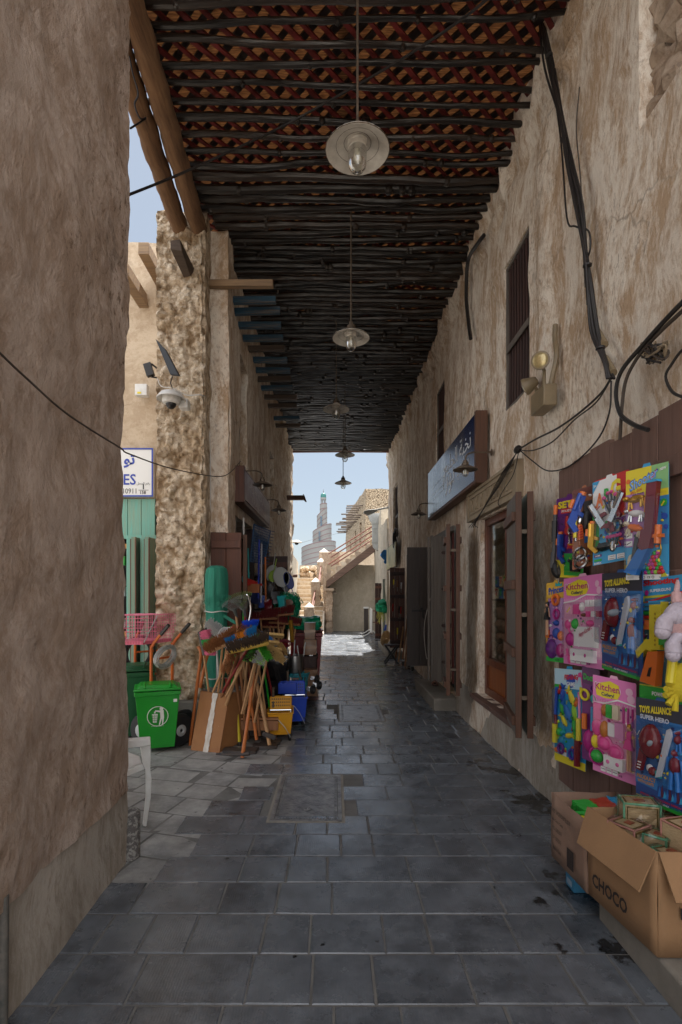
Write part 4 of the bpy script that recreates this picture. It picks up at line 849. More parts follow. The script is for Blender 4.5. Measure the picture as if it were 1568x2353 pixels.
wall('courtyard_wall', 'tall cream rendered wall closing the courtyard below the upper flight', (-.36, 22.35), (2.6, 22.35), 0, 2.78, (0, -1), .4, M_yard, (), .03, .15, .8, lambda s, z, p: -.02 if z > 2.0 else 0, top=lambda s: .03 * noise.noise(V((s * 2, 1, 0))))
wall('courtyard_wall', 'pale side wall left of the staircase with a stepped top', (-1.36, 15.9), (-1.75, 25.5), 0, 3.05, (1, 0), .35, M_yard, (), .03, .2, .7, top=lambda s: .02 * s - .15)
mb = MB(); mb.slab([(-1.75, 25.5, 3.0), (-1.3, 25.5, 3.0), (-1.3, 25.5, 2.2), (-1.75, 25.5, 2.2)], (0, .05, 0))
# beige parapet behind rails, left of stone house
wall('parapet', 'low beige parapet behind the red railings', (-.5, 27.5), (2.5, 27.5), 0, 3.75, (0, -1), .3, M_far, (), .02, .3, .8)
# stone house
hs = thing('stone_house', 'two storey rubble stone house with split poles jutting from its roof edge', 'house', (3, 30, 0))
M_block = bpy.data.materials.new('coursed stone'); M_block.use_nodes = True; nt = M_block.node_tree; N = nt.nodes; L = nt.links; b = N['Principled BSDF']; b.inputs['Roughness'].default_value = .9
tc = N.new('ShaderNodeTexCoord'); mp = N.new('ShaderNodeMapping'); mp.inputs['Scale'].default_value = (2.3, 2.3, 3.6); L.new(tc.outputs['Object'], mp.inputs[0])
nz = N.new('ShaderNodeTexNoise'); nz.inputs['Scale'].default_value = 1.6; L.new(mp.outputs[0], nz.inputs[0]); mx = N.new('ShaderNodeMixRGB'); mx.inputs[0].default_value = .16; L.new(mp.outputs[0], mx.inputs[1]); L.new(nz.outputs['Color'], mx.inputs[2])
v1 = N.new('ShaderNodeTexVoronoi'); v1.feature = 'DISTANCE_TO_EDGE'; L.new(mx.outputs[0], v1.inputs[0]); v2 = N.new('ShaderNodeTexVoronoi'); L.new(mx.outputs[0], v2.inputs[0])
r1 = N.new('ShaderNodeValToRGB'); r1.color_ramp.elements[0].position = .02; r1.color_ramp.elements[1].position = .09; r1.color_ramp.elements[0].color = (.22, .15, .09, 1); r1.color_ramp.elements[1].color = (1, 1, 1, 1); L.new(v1.outputs[0], r1.inputs[0])
r2 = N.new('ShaderNodeValToRGB'); r2.color_ramp.elements[0].color = (.46, .34, .22, 1); r2.color_ramp.elements[1].color = (.66, .54, .38, 1); L.new(v2.outputs['Color'], r2.inputs[0])
m2 = N.new('ShaderNodeMixRGB'); m2.blend_type = 'MULTIPLY'; m2.inputs[0].default_value = 1; L.new(r2.outputs[0], m2.inputs[1]); L.new(r1.outputs[0], m2.inputs[2]); L.new(m2.outputs[0], b.inputs['Base Color'])
bp = N.new('ShaderNodeBump'); bp.inputs['Strength'].default_value = 1; bp.inputs['Distance'].default_value = .06; L.new(r1.outputs[0], bp.inputs['Height']); L.new(bp.outputs[0], b.inputs['Normal'])
A = V((1.60, 28, 0)); B = V((.80, 38, 0))
wall('wall', '', (A.x, A.y), (B.x, B.y), 0, 7.1, (-1, -.08), .4, M_block, [(1.6, 2.3, 3.6, 5.6), (4.0, 4.7, 3.4, 5.4), (6.8, 7.4, 3.2, 5.0)], .05, .25, .8, parent=hs, top=lambda s: .08 * noise.noise(V((s, 0, 0))))
wall('wall', '', (1.62, 28), (7, 28), 0, 7.1, (0, -1), .4, M_block, [(1.1, 1.7, 3.4, 5.4)], .05, .25, .8, parent=hs, top=lambda s: .08 * noise.noise(V((s, 4, 0))))
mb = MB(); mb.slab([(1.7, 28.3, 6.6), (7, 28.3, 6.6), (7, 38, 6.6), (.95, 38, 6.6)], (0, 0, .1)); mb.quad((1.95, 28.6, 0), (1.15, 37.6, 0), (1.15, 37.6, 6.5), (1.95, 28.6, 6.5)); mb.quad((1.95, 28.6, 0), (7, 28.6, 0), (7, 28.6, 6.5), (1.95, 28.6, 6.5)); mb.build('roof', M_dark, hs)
rn = random.Random(2)
for k in range(22):
    f_ = k / 21; p = A.lerp(B, .1 + .85 * f_) + V((0, 0, 6.35 - .55 * (k % 2) * .9 + .05)); mb = MB(); l_ = rn.uniform(.5, .9)
    mb.tube([p + V((.3, 0, 0)), p - V((l_, .05, rn.uniform(-.03, .05)))], [.05, .045], 6); mb.build('roof_pole', wood('grey pole', (.16, .12, .09), (.09, .07, .055), .8, 'x') if k == 0 else bpy.data.materials['grey pole'], hs)
for k in range(8):
    z = 4.2 + k * .3; mb = MB(); mb.tube([(4.6, 27.9, z), (4.15, 27.75, z + .03)], .05, 6)
# white duct
du = thing('air_duct', 'pale metal kitchen duct with flared top bending down beside the house', 'duct', (1.55, 20.0, 3))
M_duct = mat('painted duct metal', (.36, .37, .36), .5, (.28, .28, .26), 4)
Yd = 20.0; q = [P(847, 1179, Yd), P(874, 1179, Yd), P(873, 1192, Yd), P(869, 1203, Yd), P(857, 1203, Yd), P(850, 1192, Yd)]
mb = MB(); mb.slab(q, (0, .35, 0)); mb.build('hood', M_duct, du)
for a_, b_ in ((1203.3, 1214), (1214.3, 1246)):
    mb = MB(); mb.slab([P(856.5, a_, Yd), P(856.5, b_, Yd), P(870, b_, Yd), P(870, a_, Yd)], (0, .3, 0)); mb.build('duct_section', M_duct, du)
mb = MB(); mb.slab([P(856.5, 1246.4, Yd), P(858, 1255, Yd), P(862, 1261, Yd), P(869, 1265, Yd), P(880, 1265, Yd), P(880, 1256, Yd), P(871, 1252, Yd), P(870, 1246.4, Yd)], (0, .3, 0)); mb.build('elbow', M_duct, du)
for y_ in (1203, 1214, 1246):
    mb = MB(); mb.slab([P(855.5, y_ - .8, Yd), P(855.5, y_ + .8, Yd), P(871, y_ + .8, Yd), P(871, y_ - .8, Yd)], (0, .33, 0)); mb.v = [v - V((0, .015, 0)) for v in mb.v]; mb.build('flange', M_duct, du)
# building at the far right of the yard
fb = wall('yard_building', 'pale plastered building at the right side of the courtyard', (1.62, 18.6), (1.66, 22.3), 0, 4.55, (-1, 0), 3, M_yard, (), .04, .16, .8, amp2=.01, cat='building', top=lambda s: .1 * noise.noise(V((s, 1, 0))))
wall('front_face', '', (1.64, 18.6), (4.5, 18.6), 0, 4.5, (0, -1), .3, M_yard, [(.1, .42, 0, 2.55)], .03, .2, .8, parent=fb)
mb = MB(); mb.bb((1.72, 18.7, 0), (2.1, 18.74, 2.55)); mb.build('door', M_dgrey, fb)
mb = MB(); gridbox(mb, (1.60, 16.3, 0), (4, 18.3, 3.9), .2); rough(mb, .04, 3); tag(mb.build('yard_building', M_yard), 'low plastered block with a blue paint blot between the street wall and the yard', 'building')
mb = MB(); c = P(886, 1276, 16.2); mb.ball(c, (.13, .03, .17), 12, 8); rough(mb, .05, 9); mb.ball(c + V((0, .0, -.2)), (.05, .02, .06), 8, 6)
tag(mb.build('blue_bundle', mat('blue fluff', (.02, .13, .35), .9)), 'fuzzy blue duster hanging high near the duct', 'duster')
# street light on the right
sl_ = thing('street_light', 'grey cobra head street light reaching out from the right wall', 'street light', (1.6, 15.8, 4.2))
ph = P(868, 1172, 16); mb = MB(); pts = [P(835, 1177, 16), P(838, 1173, 16), P(846, 1171, 16), P(866, 1169.5, 16), P(868, 1174, 16), P(853, 1181, 16), P(845, 1183.5, 16), P(838, 1181, 16)]
mb.slab(pts, (0, .14, 0)); mb.build('lamp_head', mat('lamp head grey', (.30, .31, .30), .5), sl_, bevel=.012)
mb = MB(); mb.slab([P(837, 1181, 15.99), P(845, 1184.5, 15.99), P(853, 1181.5, 15.99)], (0, .16, 0)); mb.build('lens', M_lampglass, sl_)
mb = MB(); mb.tube([P(866, 1171.5, 16.07), P(898, 1165, 16.0), P(910, 1162, 15.6)], .025, 8); mb.build('arm', M_galv, sl_)
# crowd barrier, posts
br = thing('crowd_barrier', 'white steel crowd barrier parked end on in the sunlit courtyard', 'barrier', (1.35, 19.7, 0))
cx = 1.36; mb = MB(); fr = [(cx - .02, 19.2, .16), (cx - .02, 19.15, .95), (cx - .02, 19.22, 1.02), (cx, 20.5, 1.02), (cx, 20.6, .95), (cx, 20.6, .16), (cx - .02, 19.2, .16)]; mb.tube(fr, .02, 8); mb.build('frame', M_white, br)
for k in range(11):
    mb = MB(); y = 19.3 + .12 * k; mb.tube([(cx, y, .17), (cx, y, 1.01)], .009, 6); mb.build('bar', M_white, br)
for y in (19.35, 20.4):
    mb = MB(); mb.tube(curve_pts([(cx - .35, y, .02), (cx - .2, y, .09), (cx, y, .2), (cx + .2, y, .09), (cx + .35, y, .02)]), .02, 8); mb.build('foot', M_white, br)
t = thing('short_post', 'dark square post with a white cap behind the barrier', 'post', (1.25, 20.4, 0)); mb = MB(); mb.box((1.22, 20.8, .5), (.16, .2, 1.0)); mb.build('shaft', M_dgrey, t); mb = MB(); mb.box((1.22, 20.8, 1.03), (.2, .24, .06)); mb.build('cap', M_white, t)
mb = MB(); mb.tube([(1.45, 20.9, .45), (1.85, 20.9, .46)], .02, 8); mb.tube([(1.45, 20.9, .9), (1.85, 20.9, .9)], .02, 8); mb.tube([(1.85, 20.9, 0), (1.85, 20.9, .95)], .025, 8); mb.tube([(1.45, 20.9, 0), (1.45, 20.9, .95)], .025, 8)
tag(mb.build('pipe_rail', M_rail), 'low red brown pipe rail behind the white barrier', 'railing')
t = thing('bicycle_wheel', 'black bicycle wheel peeping out behind the narrow brown door', 'wheel', (1.62, 20.2, .33)); mb = MB(); mb.tube([(1.62 + .05 * math.cos(a * .314), 20.2 + .31 * math.cos(a * .314), .33 + .31 * math.sin(a * .314)) for a in range(21)], .02, 8, cap=False); mb.build('tyre', M_black, t)
# spiral minaret
mn = thing('spiral_minaret', 'distant pale spiral minaret with pink bands and a green dome', 'tower', (0, 200, 0))
def mp_(x, y): return P(603 + .2439 * x, 1005 + .2439 * y, 200)
M_min = mat('minaret render', (.26, .255, .24), .85, (.225, .22, .21), .15); M_band = mat('pink band', (.20, .12, .12), .8); M_dome = mat('green tiled dome', (.03, .16, .14), .4)
def tier(x0, x1, yl, yr, yb, sl):
    c = (mp_(x0, yb) + mp_(x1, yb)) / 2; r_ = (mp_(x1, yb) - mp_(x0, yb)).length / 2; zb = mp_(x0, yb).z; zl, zr = mp_(x0, yl).z, mp_(x0, yr).z; n = 40; vs = []
    def zt(a, off=0): return (zl + zr) / 2 + (zr - zl) / 2 * math.cos(a) + sl * r_ * .10 * math.sin(a) + off
    for i in range(n): a = 2 * math.pi * i / n; vs.append((c.x + r_ * math.cos(a), c.y + r_ * math.sin(a), zb))
    for i in range(n): a = 2 * math.pi * i / n; vs.append((c.x + r_ * math.cos(a), c.y + r_ * math.sin(a), zt(a)))
    mb = MB(); mb.add(vs, [(i, (i + 1) % n, n + (i + 1) % n, n + i) for i in range(n)] + [tuple(range(n, 2 * n))]); tr = mb.build('tier', M_min, mn, smooth=30)
    return c, r_, zt, zb, tr, n
for x0, x1, yl, yr, yb, nb, sl in ((370, 694, 1047, 985, 1240, 4, -1), (475, 653, 893, 815, 1040, 3, -1), (515, 612, 745, 660, 900, 4, -1), (543, 610, 632, 622, 760, 2, -1)):
    c, r_, zt, zb, tr, n = tier(x0, x1, yl, yr, yb, sl)
    for k in range(nb + 1):
        mb = MB(); off = -k * (1.75 if x1 - x0 > 150 else 1.85); w = .26; vs = []; rr = r_ + .05
        for dz in (0, -w):
            for i in range(n + 1): a = 2 * math.pi * i / n; vs.append((c.x + rr * math.cos(a), c.y + rr * math.sin(a), zt(a, off) + dz - .05))
        mb.add(vs, [(i, n + 1 + i, n + 2 + i, i + 1) for i in range(n)]); mb.build('band', M_band, tr, smooth=30)
cA = mp_(576, 628); rl = (mp_(603, 0) - mp_(549, 0)).length / 2
for k in range(8):
    a = 2 * math.pi * k / 8 + .3; mb = MB(); mb.tube([cA + V((rl * .86 * math.cos(a), rl * .86 * math.sin(a), 0)), cA + V((rl * .86 * math.cos(a), rl * .86 * math.sin(a), 1.7))], .15, 6); mb.build('column', M_min, mn)
mb = MB(); mb.lathe([(rl * 1.02, 1.55), (rl * 1.02, 2.35)], cA, 24); mb.build('lantern_ring', M_min, mn)
mb = MB(); mb.lathe([(rl * .95, 2.35), (rl * .98, 2.9), (rl * .93, 3.4), (rl * .75, 3.8), (rl * .4, 4.05), (0, 4.12)], cA, 24); mb.build('dome', M_dome, mn)
mb = MB(); mb.tube([cA + V((0, 0, 4.1)), cA + V((0, 0, 5.7))], [.1, .04], 6); mb.ball(cA + V((0, 0, 4.7)), .18, 8, 6); mb.build('finial', M_brass, mn)
for (x, ya, yb_, k_) in ((557, 750, 855, 7), (542, 897, 985, 5)):
    for i in range(k_):
        p = mp_(x, ya + (yb_ - ya) * i / k_ + 6); mb = MB(); mb.box((p.x, 200 - (2.3 if x == 557 else 3.75), p.z), (.55, .5, .42)); mb.build('window', flat((.10, .16, .22)), mn)
mb = MB(); p = mp_(540, 1140); mb.box((p.x - 1.2, 193.2, p.z), (.3, .3, .1)); 
mb = MB(); mb.box((8, 230, 4), (90, 20, 5.4)) 
# overhead wire and cctv far left
mb = MB(); mb.tube(curve_pts([P(690, 1248, 17), P(730, 1237, 25), P(800, 1220, 32)]), .006, 5); tag(mb.build('overhead_wire', M_cableb), 'thin overhead wire crossing in front of the minaret', 'wire')
cc = thing('security_camera', 'small dome camera on the edge of the far left wall', 'security camera', tuple(P(675, 1245, 15.5)))
c = P(682, 1245, 15.4); mb = MB(); mb.lathe([(.0, .05), (.07, .045), (.14, .0), (.16, -.02), (.12, -.03), (0, -.03)], c, 18, sx=1, sy=1); mb.build('hood', M_enamel, cc); mb = MB(); mb.ball(c - V((0, 0, .035)), .06, 12, 8); mb.build('dome', M_blackp, cc)
mb = MB(); mb.tube([c + V((-.16, 0, 0)), c + V((-.06, 0, .02))], .03, 8); mb.build('bracket', M_enamel, cc)
# water spout
sp = thing('water_spout', 'red brown wooden rain spout jutting from the left wall', 'spout', (-1.2, 13, 3.9))
Y_ = 13.6; mb = MB(); mb.slab([P(645, 1138, Y_), P(700, 1138, Y_), P(705, 1152, Y_), P(702, 1152, Y_), P(698, 1148, Y_), P(645, 1148, Y_)], (0, .12, 0)); mb.build('channel', M_bedge, sp); mb = MB(); mb.bb(P(696, 1136, Y_ - .01), P(699, 1138, Y_ + .13)); mb.build('pin', M_bedge, sp)
mb = MB(); mb.tube([P(672, 1323, 15.9) - V((.1, 0, 0)), P(684, 1323, 15.9)], .05, 8); tag(mb.build('log_end', M_bedge), 'short red brown log end low on the far left wall', 'log')
# folding table, leaning handles, net, basket on the right
ft = thing('folding_stool', 'small dark folding stool table with crossed legs on the right', 'stool', (1.27, 12.0, 0))
mb = MB(); mb.box((1.28, 12.0, .43), (.34, .34, .025)); mb.build('seat', M_brownd, ft, bevel=.004)
for s_ in (0, 1):
    for y in (11.86, 12.14):
        mb = MB(); mb.beam((1.14 + .28 * s_, y + .01 * s_, .42), (1.42 - .30 * s_, y + .01 * s_, .01), .018, .035); mb.build('leg', M_black, ft)
for k, (xa, ya, xb, yb, m, lb) in enumerate(((908, 1518, 924, 1420, M_handle2, 'leftmost of the long handles leaning by the stool'), (916, 1520, 927, 1440, M_handle, 'second long handle leaning by the stool'), (924, 1528, 936, 1424, M_handle2, 'tall brown handle leaning beside the brown plank door'), (931, 1532, 940, 1432, M_handle2, 'rightmost long handle leaning by the dark grey leaf'))):
    yy = 1952 / (ya - 1363); mb = MB(); a = P(xa, ya, yy); b_ = P(xb, yb, yy + .15); mb.tube([a, b_], .018, 8, wob=.05); tag(mb.build('wooden_pole', m), lb, 'handle', 'tool handles leaning on the right')
for k, (x, y) in enumerate(((927, 1530), (940, 1533), (948, 1543))):
    yy = 1952 / (y - 1363); c = P(x, y, yy); t = thing('castor', 'black trolley castor lying by the wall, %s' % ('left one', 'middle one', 'right one nearest the camera')[k], 'castor', tuple(c), 'castors by the right wall'); mb = MB(); mb.lathe([(.045, -.02), (.055, -.012), (.055, .012), (.045, .02)], c + V((0, 0, .06)), 14, ax=(1, .3, 0)); mb.build('wheel', M_black, t); mb = MB(); mb.box(c + V((0, .0, .12)), (.07, .06, .03)); mb.build('bracket', M_galv, t)
nt_ = thing('net_bundle', 'bright green bundle of netting with yellow fringe hung on a door edge', 'netting', tuple(P(878, 1396, 16.5)))
c = P(878, 1395, 16.5); mb = MB(); mb.ball(c, (.21, .16, .21), 18, 12); rough(mb, .10, 7); rough(mb, .05, 18); mb.build('bundle', mat('green netting cloth', (.0, .36, .17), .6, (.0, .20, .10), 12, .6, 40), nt_)
mb = MB(); rn = random.Random(7)
for k in range(30):
    p = c + V((rn.uniform(-.14, .16), rn.uniform(-.14, .0), -.15)); mb.tube(curve_pts([p, p + V((rn.uniform(-.04, .04), 0, -.12)), p + V((rn.uniform(-.06, .06), 0, -rn.uniform(.2, .42)))], 3), .0045, 4)
mb.build('fringe', flat((.50, .48, .10), .7), nt_)
bs = thing('hand_brush', 'blue hand brush hanging beside the pale blue green door', 'brush', tuple(P(889, 1430, 16.4))); mb = MB(); mb.tube([P(891, 1420, 16.4), P(890, 1437, 16.4)], .018, 8); mb.build('handle', Bd, bs); mb = MB(); mb.beam(P(890, 1436, 16.4), P(885, 1449, 16.4), .07, .10); mb.build('bristles', Bl, bs)
bk = thing('straw_basket', 'round pale straw tray leaning on the far step', 'basket', tuple(P(887, 1475, 14.5)))
c = P(888, 1467, 14.6); mb = MB()
for k in range(9): mb.tube([c + (V((-.75, .62, .2)).normalized().to_track_quat('Z', 'Y') @ V(((.03 + .022 * k) * math.cos(a * .262), (.03 + .022 * k) * math.sin(a * .262), .004 * k))) for a in range(25)], .012, 6, cap=False)
mb.build('coil_tray', mat('straw', (.60, .44, .24), .8, (.42, .28, .14), 40), bk)
mb = MB(); mb.tube([P(900, 1480, 13.9), P(905, 1481, 13.9)], .06, 8); tag(mb.build('yellow_roll', Yl), 'small yellow roll on the step behind the folding stool', 'roll')

# ------------------------------------------------------------ side alley on the left
Yw = 7.12
sgn = thing('shop_sign', 'white shop sign with blue Arabic and Latin lettering over turquoise planks', 'sign', (-3.1, Yw, 2.9))
x0 = -3.75; x1 = -2.43; z0 = 2.89; z1 = 3.54
mb = MB(); mb.bb((x0, Yw - .02, z0), (x1, Yw + .03, z1)); mb.build('board', M_paper, sgn)
c = Card((x0, Yw - .02, z0), (x1 - x0, 0, 0), (0, 0, z1 - z0)); mb = MB(); SB = flat((.03, .06, .36), .5)
for a in ((0, 0, 1, .03), (0, .97, 1, 1), (0, .03, .012, .97), (.985, .03, 1, .97)): c.rect(mb, *a, SB, 0, .008)
mb.build('border', None, sgn)
mb = MB(); U = lambda px: (P(px, 1100, Yw).x - x0) / (x1 - x0); W_ = lambda py: (P(300, py, Yw).z - z0) / (z1 - z0)
c.text(mb, 'ES', U(286), W_(1115), U(314), SB, .003, .015, v1=W_(1090)); c.text(mb, 'TRAD', U(222), W_(1115), U(283), SB, .003, .05, v1=W_(1090)) if False else None
c.text(mb, '10911', U(285), W_(1135), U(315), Bk, .003, .0, v1=W_(1123)); c.text(mb, '\uFEEE\uFE97', U(286), W_(1076), U(312), SB, .003, .03, v1=W_(1046))
c.text(mb, '\uFEDE\uFEA4\uFEE4\uFEDF\uFE8D \uFEE2\uFED7\uFEAD', U(316), W_(1117), U(346), Bk, .003, .0); c.rect(mb, U(320), W_(1127.5), U(343), W_(1126.5), Bk, .002)
c.text(mb, '1', U(330), W_(1125), U(332.5), Bk, .003, .03); c.text(mb, '158', U(324), W_(1136), U(337), Bk, .003, .02); mb.build('lettering', None, sgn)
dr = thing('turquoise_door', 'weathered turquoise plank shopfront with folded shutters under the white sign', 'door', (-3.1, 7.2, 0))
for k in range(8):
    xx = -3.9 + k * .185; mb = MB(); mb.bb((xx, Yw + .03, 2.38), (xx + .18, Yw + .06, 2.87)); mb.build('fascia_plank', M_turq, dr, bevel=.004)
mb = MB(); mb.bb((-3.9, Yw, 2.33), (-2.40, Yw + .07, 2.38)); mb.build('rail', M_turq, dr)
for k, px in enumerate((304, 318, 335, 348)):
    a = P(px, 1300, 6.9); mb = MB(); mb.box((a.x, 6.95 - .05 * (k % 2), 1.22), (.055, .34, 2.16 + .03 * (k % 2))); lf = mb.build('shutter_leaf', M_green2 if k % 2 else M_turq, dr, bevel=.004)
    mb = MB(); mb.box((a.x + .034, 6.77 - .05 * (k % 2), 1.22), (.014, .02, 2.14)); mb.build('edge', M_bedge, lf)
interior('shop_interior', '', -3.9, 7.5, 7.6, .05, 2.4, 1.4, dr)
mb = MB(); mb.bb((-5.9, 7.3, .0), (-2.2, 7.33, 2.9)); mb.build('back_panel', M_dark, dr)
mb = MB(); mb.bb((-3.9, 7.1, 1.02), (-2.62, 7.16, 1.09)); mb.bb((-3.9, 7.1, 2.20), (-2.62, 7.16, 2.26)); mb.build('orange_rail', wood('orange timber', (.50, .22, .04), (.36, .14, .03), .5, 'x'), dr)
rn = random.Random(12)
for k in range(14):
    mb = MB(); mb.box((-3.0 + .06 * (k % 3) + .02, 7.2, .5 + .14 * k), (.05, .1, .12)); tag(mb.build('stacked_box', rn.choice([Nv, Cr, Br, Wh, Gn])), 'small %s box on the shelf behind the turquoise shutters' % ['lowest', 'second', 'third', 'fourth', 'fifth', 'sixth', 'seventh', 'eighth', 'ninth', 'tenth', 'eleventh', 'twelfth', 'thirteenth', 'topmost'][k], 'box', 'boxes on the alley shop shelf')
# timbers on the facade and the pillar
for px, py, qx, qy, Yb, Ya, m, lb in ((338, 570, 357, 640, 6.5, 7.2, M_rawt, 'grey square timber end high on the alley house front'), (292, 620, 306, 640, 6.5, 7.2, M_rawt, 'cut timber end half hidden by the dark near wall')):
    a = P(px - 8, py, Yb); b_ = P(qx, qy, Ya); mb = MB(); mb.beam(a, (a.x + .0, 7.3, a.z - .02), .13, .15); tag(mb.build('timber_end', m, bevel=.006), lb, 'timber', 'timber ends on the alley side')
mb = MB(); a = P(403, 562, 5.45); mb.beam(a, (a.x + .0, 5.9, a.z - .02), .12, .10); rough(mb, .04, 20); tag(mb.build('timber_end', M_dkt, bevel=.006), 'rotten broken dark timber end sticking out of the pillar', 'timber', 'timber ends on the alley side')
# solar panel, floodlight, junction box, dome camera
so_ = thing('solar_panel', 'small black solar panel tilted on the pillar', 'solar panel', tuple(P(385, 820, 5.6)))
mb = MB(); q = [P(357, 778, 5.5), P(380, 803, 5.46), P(411, 862, 5.46), P(391, 860, 5.5)]; mb.slab(q, (.01, .04, .0)); mb.build('panel', flat((.012, .016, .024), .5), so_, bevel=.004)
mb = MB(); mb.tube([P(391, 842, 5.55), P(398, 850, 5.75), P(400, 850, 5.88)], .012, 8); mb.tube([P(396, 866, 5.5), P(392, 880, 5.7), P(397, 893, 5.8)], .007, 6); mb.build('bracket', M_blackp, so_)
fl = thing('flood_light', 'small black floodlight on the alley wall left of the pillar', 'light', tuple(P(345, 850, 6.9)))
c = P(343, 850, 6.85); mb = MB(); mb.box(c, (.10, .06, .17), Quaternion((0, 1, 0), -.3)); mb.build('head', M_blackp, fl, bevel=.006); mb = MB(); mb.tube([c + V((.03, 0, .08)), c + V((.10, .06, .03)), c + V((.11, .06, -.08)), c + V((.03, 0, -.09))], .012, 6); mb.build('bracket', M_blackp, fl)
jb = thing('junction_box', 'white square junction box with a yellow sticker on the alley wall', 'junction box', tuple(P(325, 910, 7.1)))
c = P(327, 898, 7.08); mb = MB(); mb.box(c, (.16, .10, .15)); mb.build('box', M_white, jb, bevel=.006); mb = MB(); mb.box(c + V((-.02, -.053, -.045)), (.05, .004, .025)); mb.build('sticker', Yl, jb)
cd_ = thing('dome_camera', 'large white hooded dome camera mounted on the rough pillar', 'security camera', tuple(P(396, 915, 5.6)))
c = P(394, 917, 5.62); mb = MB(); mb.lathe([(0, .085), (.06, .08), (.11, .055), (.145, .01), (.15, -.005), (.145, -.008), (.10, .03), (0, .04)], c, 24, sx=1.0, sy=1.15); mb.build('hood', M_white, cd_)
mb = MB(); mb.lathe([(.095, .02), (.095, -.02), (.085, -.045), (.06, -.055)], c, 20); mb.build('housing', M_white, cd_); mb = MB(); mb.ball(c - V((0, .01, .055)), .055, 14, 10); mb.build('lens_dome', M_blackp, cd_)
mb = MB(); mb.box(c + V((.10, .14, -.01)), (.10, .12, .10)); mb.build('mount', M_white, cd_, bevel=.01)
mb = MB(); mb.tube(curve_pts([c + V((.0, .12, .05)), P(400, 893, 5.78), P(372, 888, 5.8), P(362, 870, 5.82)]), .006, 6)
mb.tube(curve_pts([P(402, 893, 5.78), P(430, 908, 5.8), P(463, 908, 5.8), P(476, 925, 6.1), P(482, 1000, 6.12), P(484, 1120, 6.12), P(481, 1220, 6.12)]), .006, 6)
mb.build('cable', M_wcable, cd_)
mb = MB(); mb.tube(curve_pts([P(298, 130, 3.6), P(306, 170, 3.6), P(318, 215, 3.6), P(310, 240, 3.6), P(322, 272, 3.6), P(335, 272, 3.7), P(300, 295, 3.5)]), .006, 6); tag(mb.build('loose_cable', M_cable), 'loose black cable curling in the sky gap beside the roof beams', 'cable')
# drain stub and pipe by the near left wall
mb = MB(); mb.lathe([(.06, 0), (.062, .27), (.05, .285), (0, .285)], (-1.245, 3.22, 0), 18); tag(mb.build('pipe_stump', mat('pitted stump', (.10, .09, .085), .8, (.25, .24, .22), 40, .5, 60, sharp=(.5, .56))), 'short pitted round stump at the corner of the dark left wall', 'stump')
mb = MB(); mb.tube([(-1.208, 1.93, 0), (-1.205, 1.93, .3), (-1.204, 1.93, .50)], .017, 12, wob=.02); tag(mb.build('drain_pipe', mat('dark pipe', (.05, .055, .05), .6, (.15, .13, .11), 12)), 'dark vertical drain pipe at the lower left edge', 'pipe')
M_iront = mat('dull tool iron', (.03, .03, .032), .5, (.07, .05, .04), 20)
# ------------------------------------------------------------ left shop front
lb_ = thing('shop_board', 'weathered pinkish printed shop board on the left wall above the hardware stall', 'sign', (-1.2, 7.8, 2.75))
M_lboard = mat('faded printed board', (.32, .25, .24), .5, (.20, .10, .10), 2.4, sharp=(.42, .6))
mb = MB(); mb.bb((-1.17, 6.64, 2.78), (-1.13, 9.2, 3.14)); mb.build('face', M_lboard, lb_)
mb = MB(); mb.bb((-1.26, 6.56, 2.73), (-1.12, 6.64, 3.18)); mb.bb((-1.26, 6.64, 2.73), (-1.14, 9.25, 2.78)); mb.bb((-1.26, 6.64, 3.14), (-1.14, 9.25, 3.18)); mb.build('frame', M_brown, lb_, bevel=.004)
cl = Card((-1.13, 6.64, 2.78), (0, 2.56, 0), (0, 0, .36)); mb = MB()
cl.text(mb, '\uFEA9\uFE8D\uFEEE\uFEE3 \uFE95\uFEAD\uFE8E\uFEA0\uFE97', .12, .50, .88, flat((.45, .36, .34), .5), .002, .01, v1=.88); cl.text(mb, 'TRADING', .2, .14, .8, flat((.45, .36, .34), .5), .002, .01, v1=.36); mb.build('lettering', None, lb_)
sf = thing('storefront', 'dark timber shop front behind the hardware stall on the left', 'shop front', (-1.4, 8.5, 0))
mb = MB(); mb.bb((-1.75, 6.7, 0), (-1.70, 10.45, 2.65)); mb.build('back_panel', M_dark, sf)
for y in (6.85, 8.4, 10.3):
    mb = MB(); mb.bb((-1.40, y - .05, 0), (-1.28, y + .05, 2.62)); mb.build('door_post', M_brownd, sf, bevel=.004)
mb = MB(); mb.bb((-1.75, 6.7, 1.25), (-1.32, 10.4, 1.29)); mb.bb((-1.75, 6.7, 1.9), (-1.32, 10.4, 1.94)); mb.build('shelf', M_brownd, sf)
leaf('reddish brown two plank door leaf behind the green cloth roll', -1.43, -1.075, 6.12, .02, 2.30, M_brown, 2, 3)
mb = MB(); mb.beam((-1.045, 6.18, 0), (-1.045, 6.18, 2.28), .035, .05); tag(mb.build('timber_post', M_bedge, bevel=.004), 'orange brown timber edge post right of the reddish door leaf', 'post')
leaf('dark red brown door leaf with dustpans and strainers hung on it', -1.25, -.80, 9.0, .1, 2.22, M_brownd, 2, 3, bm=M_brown)

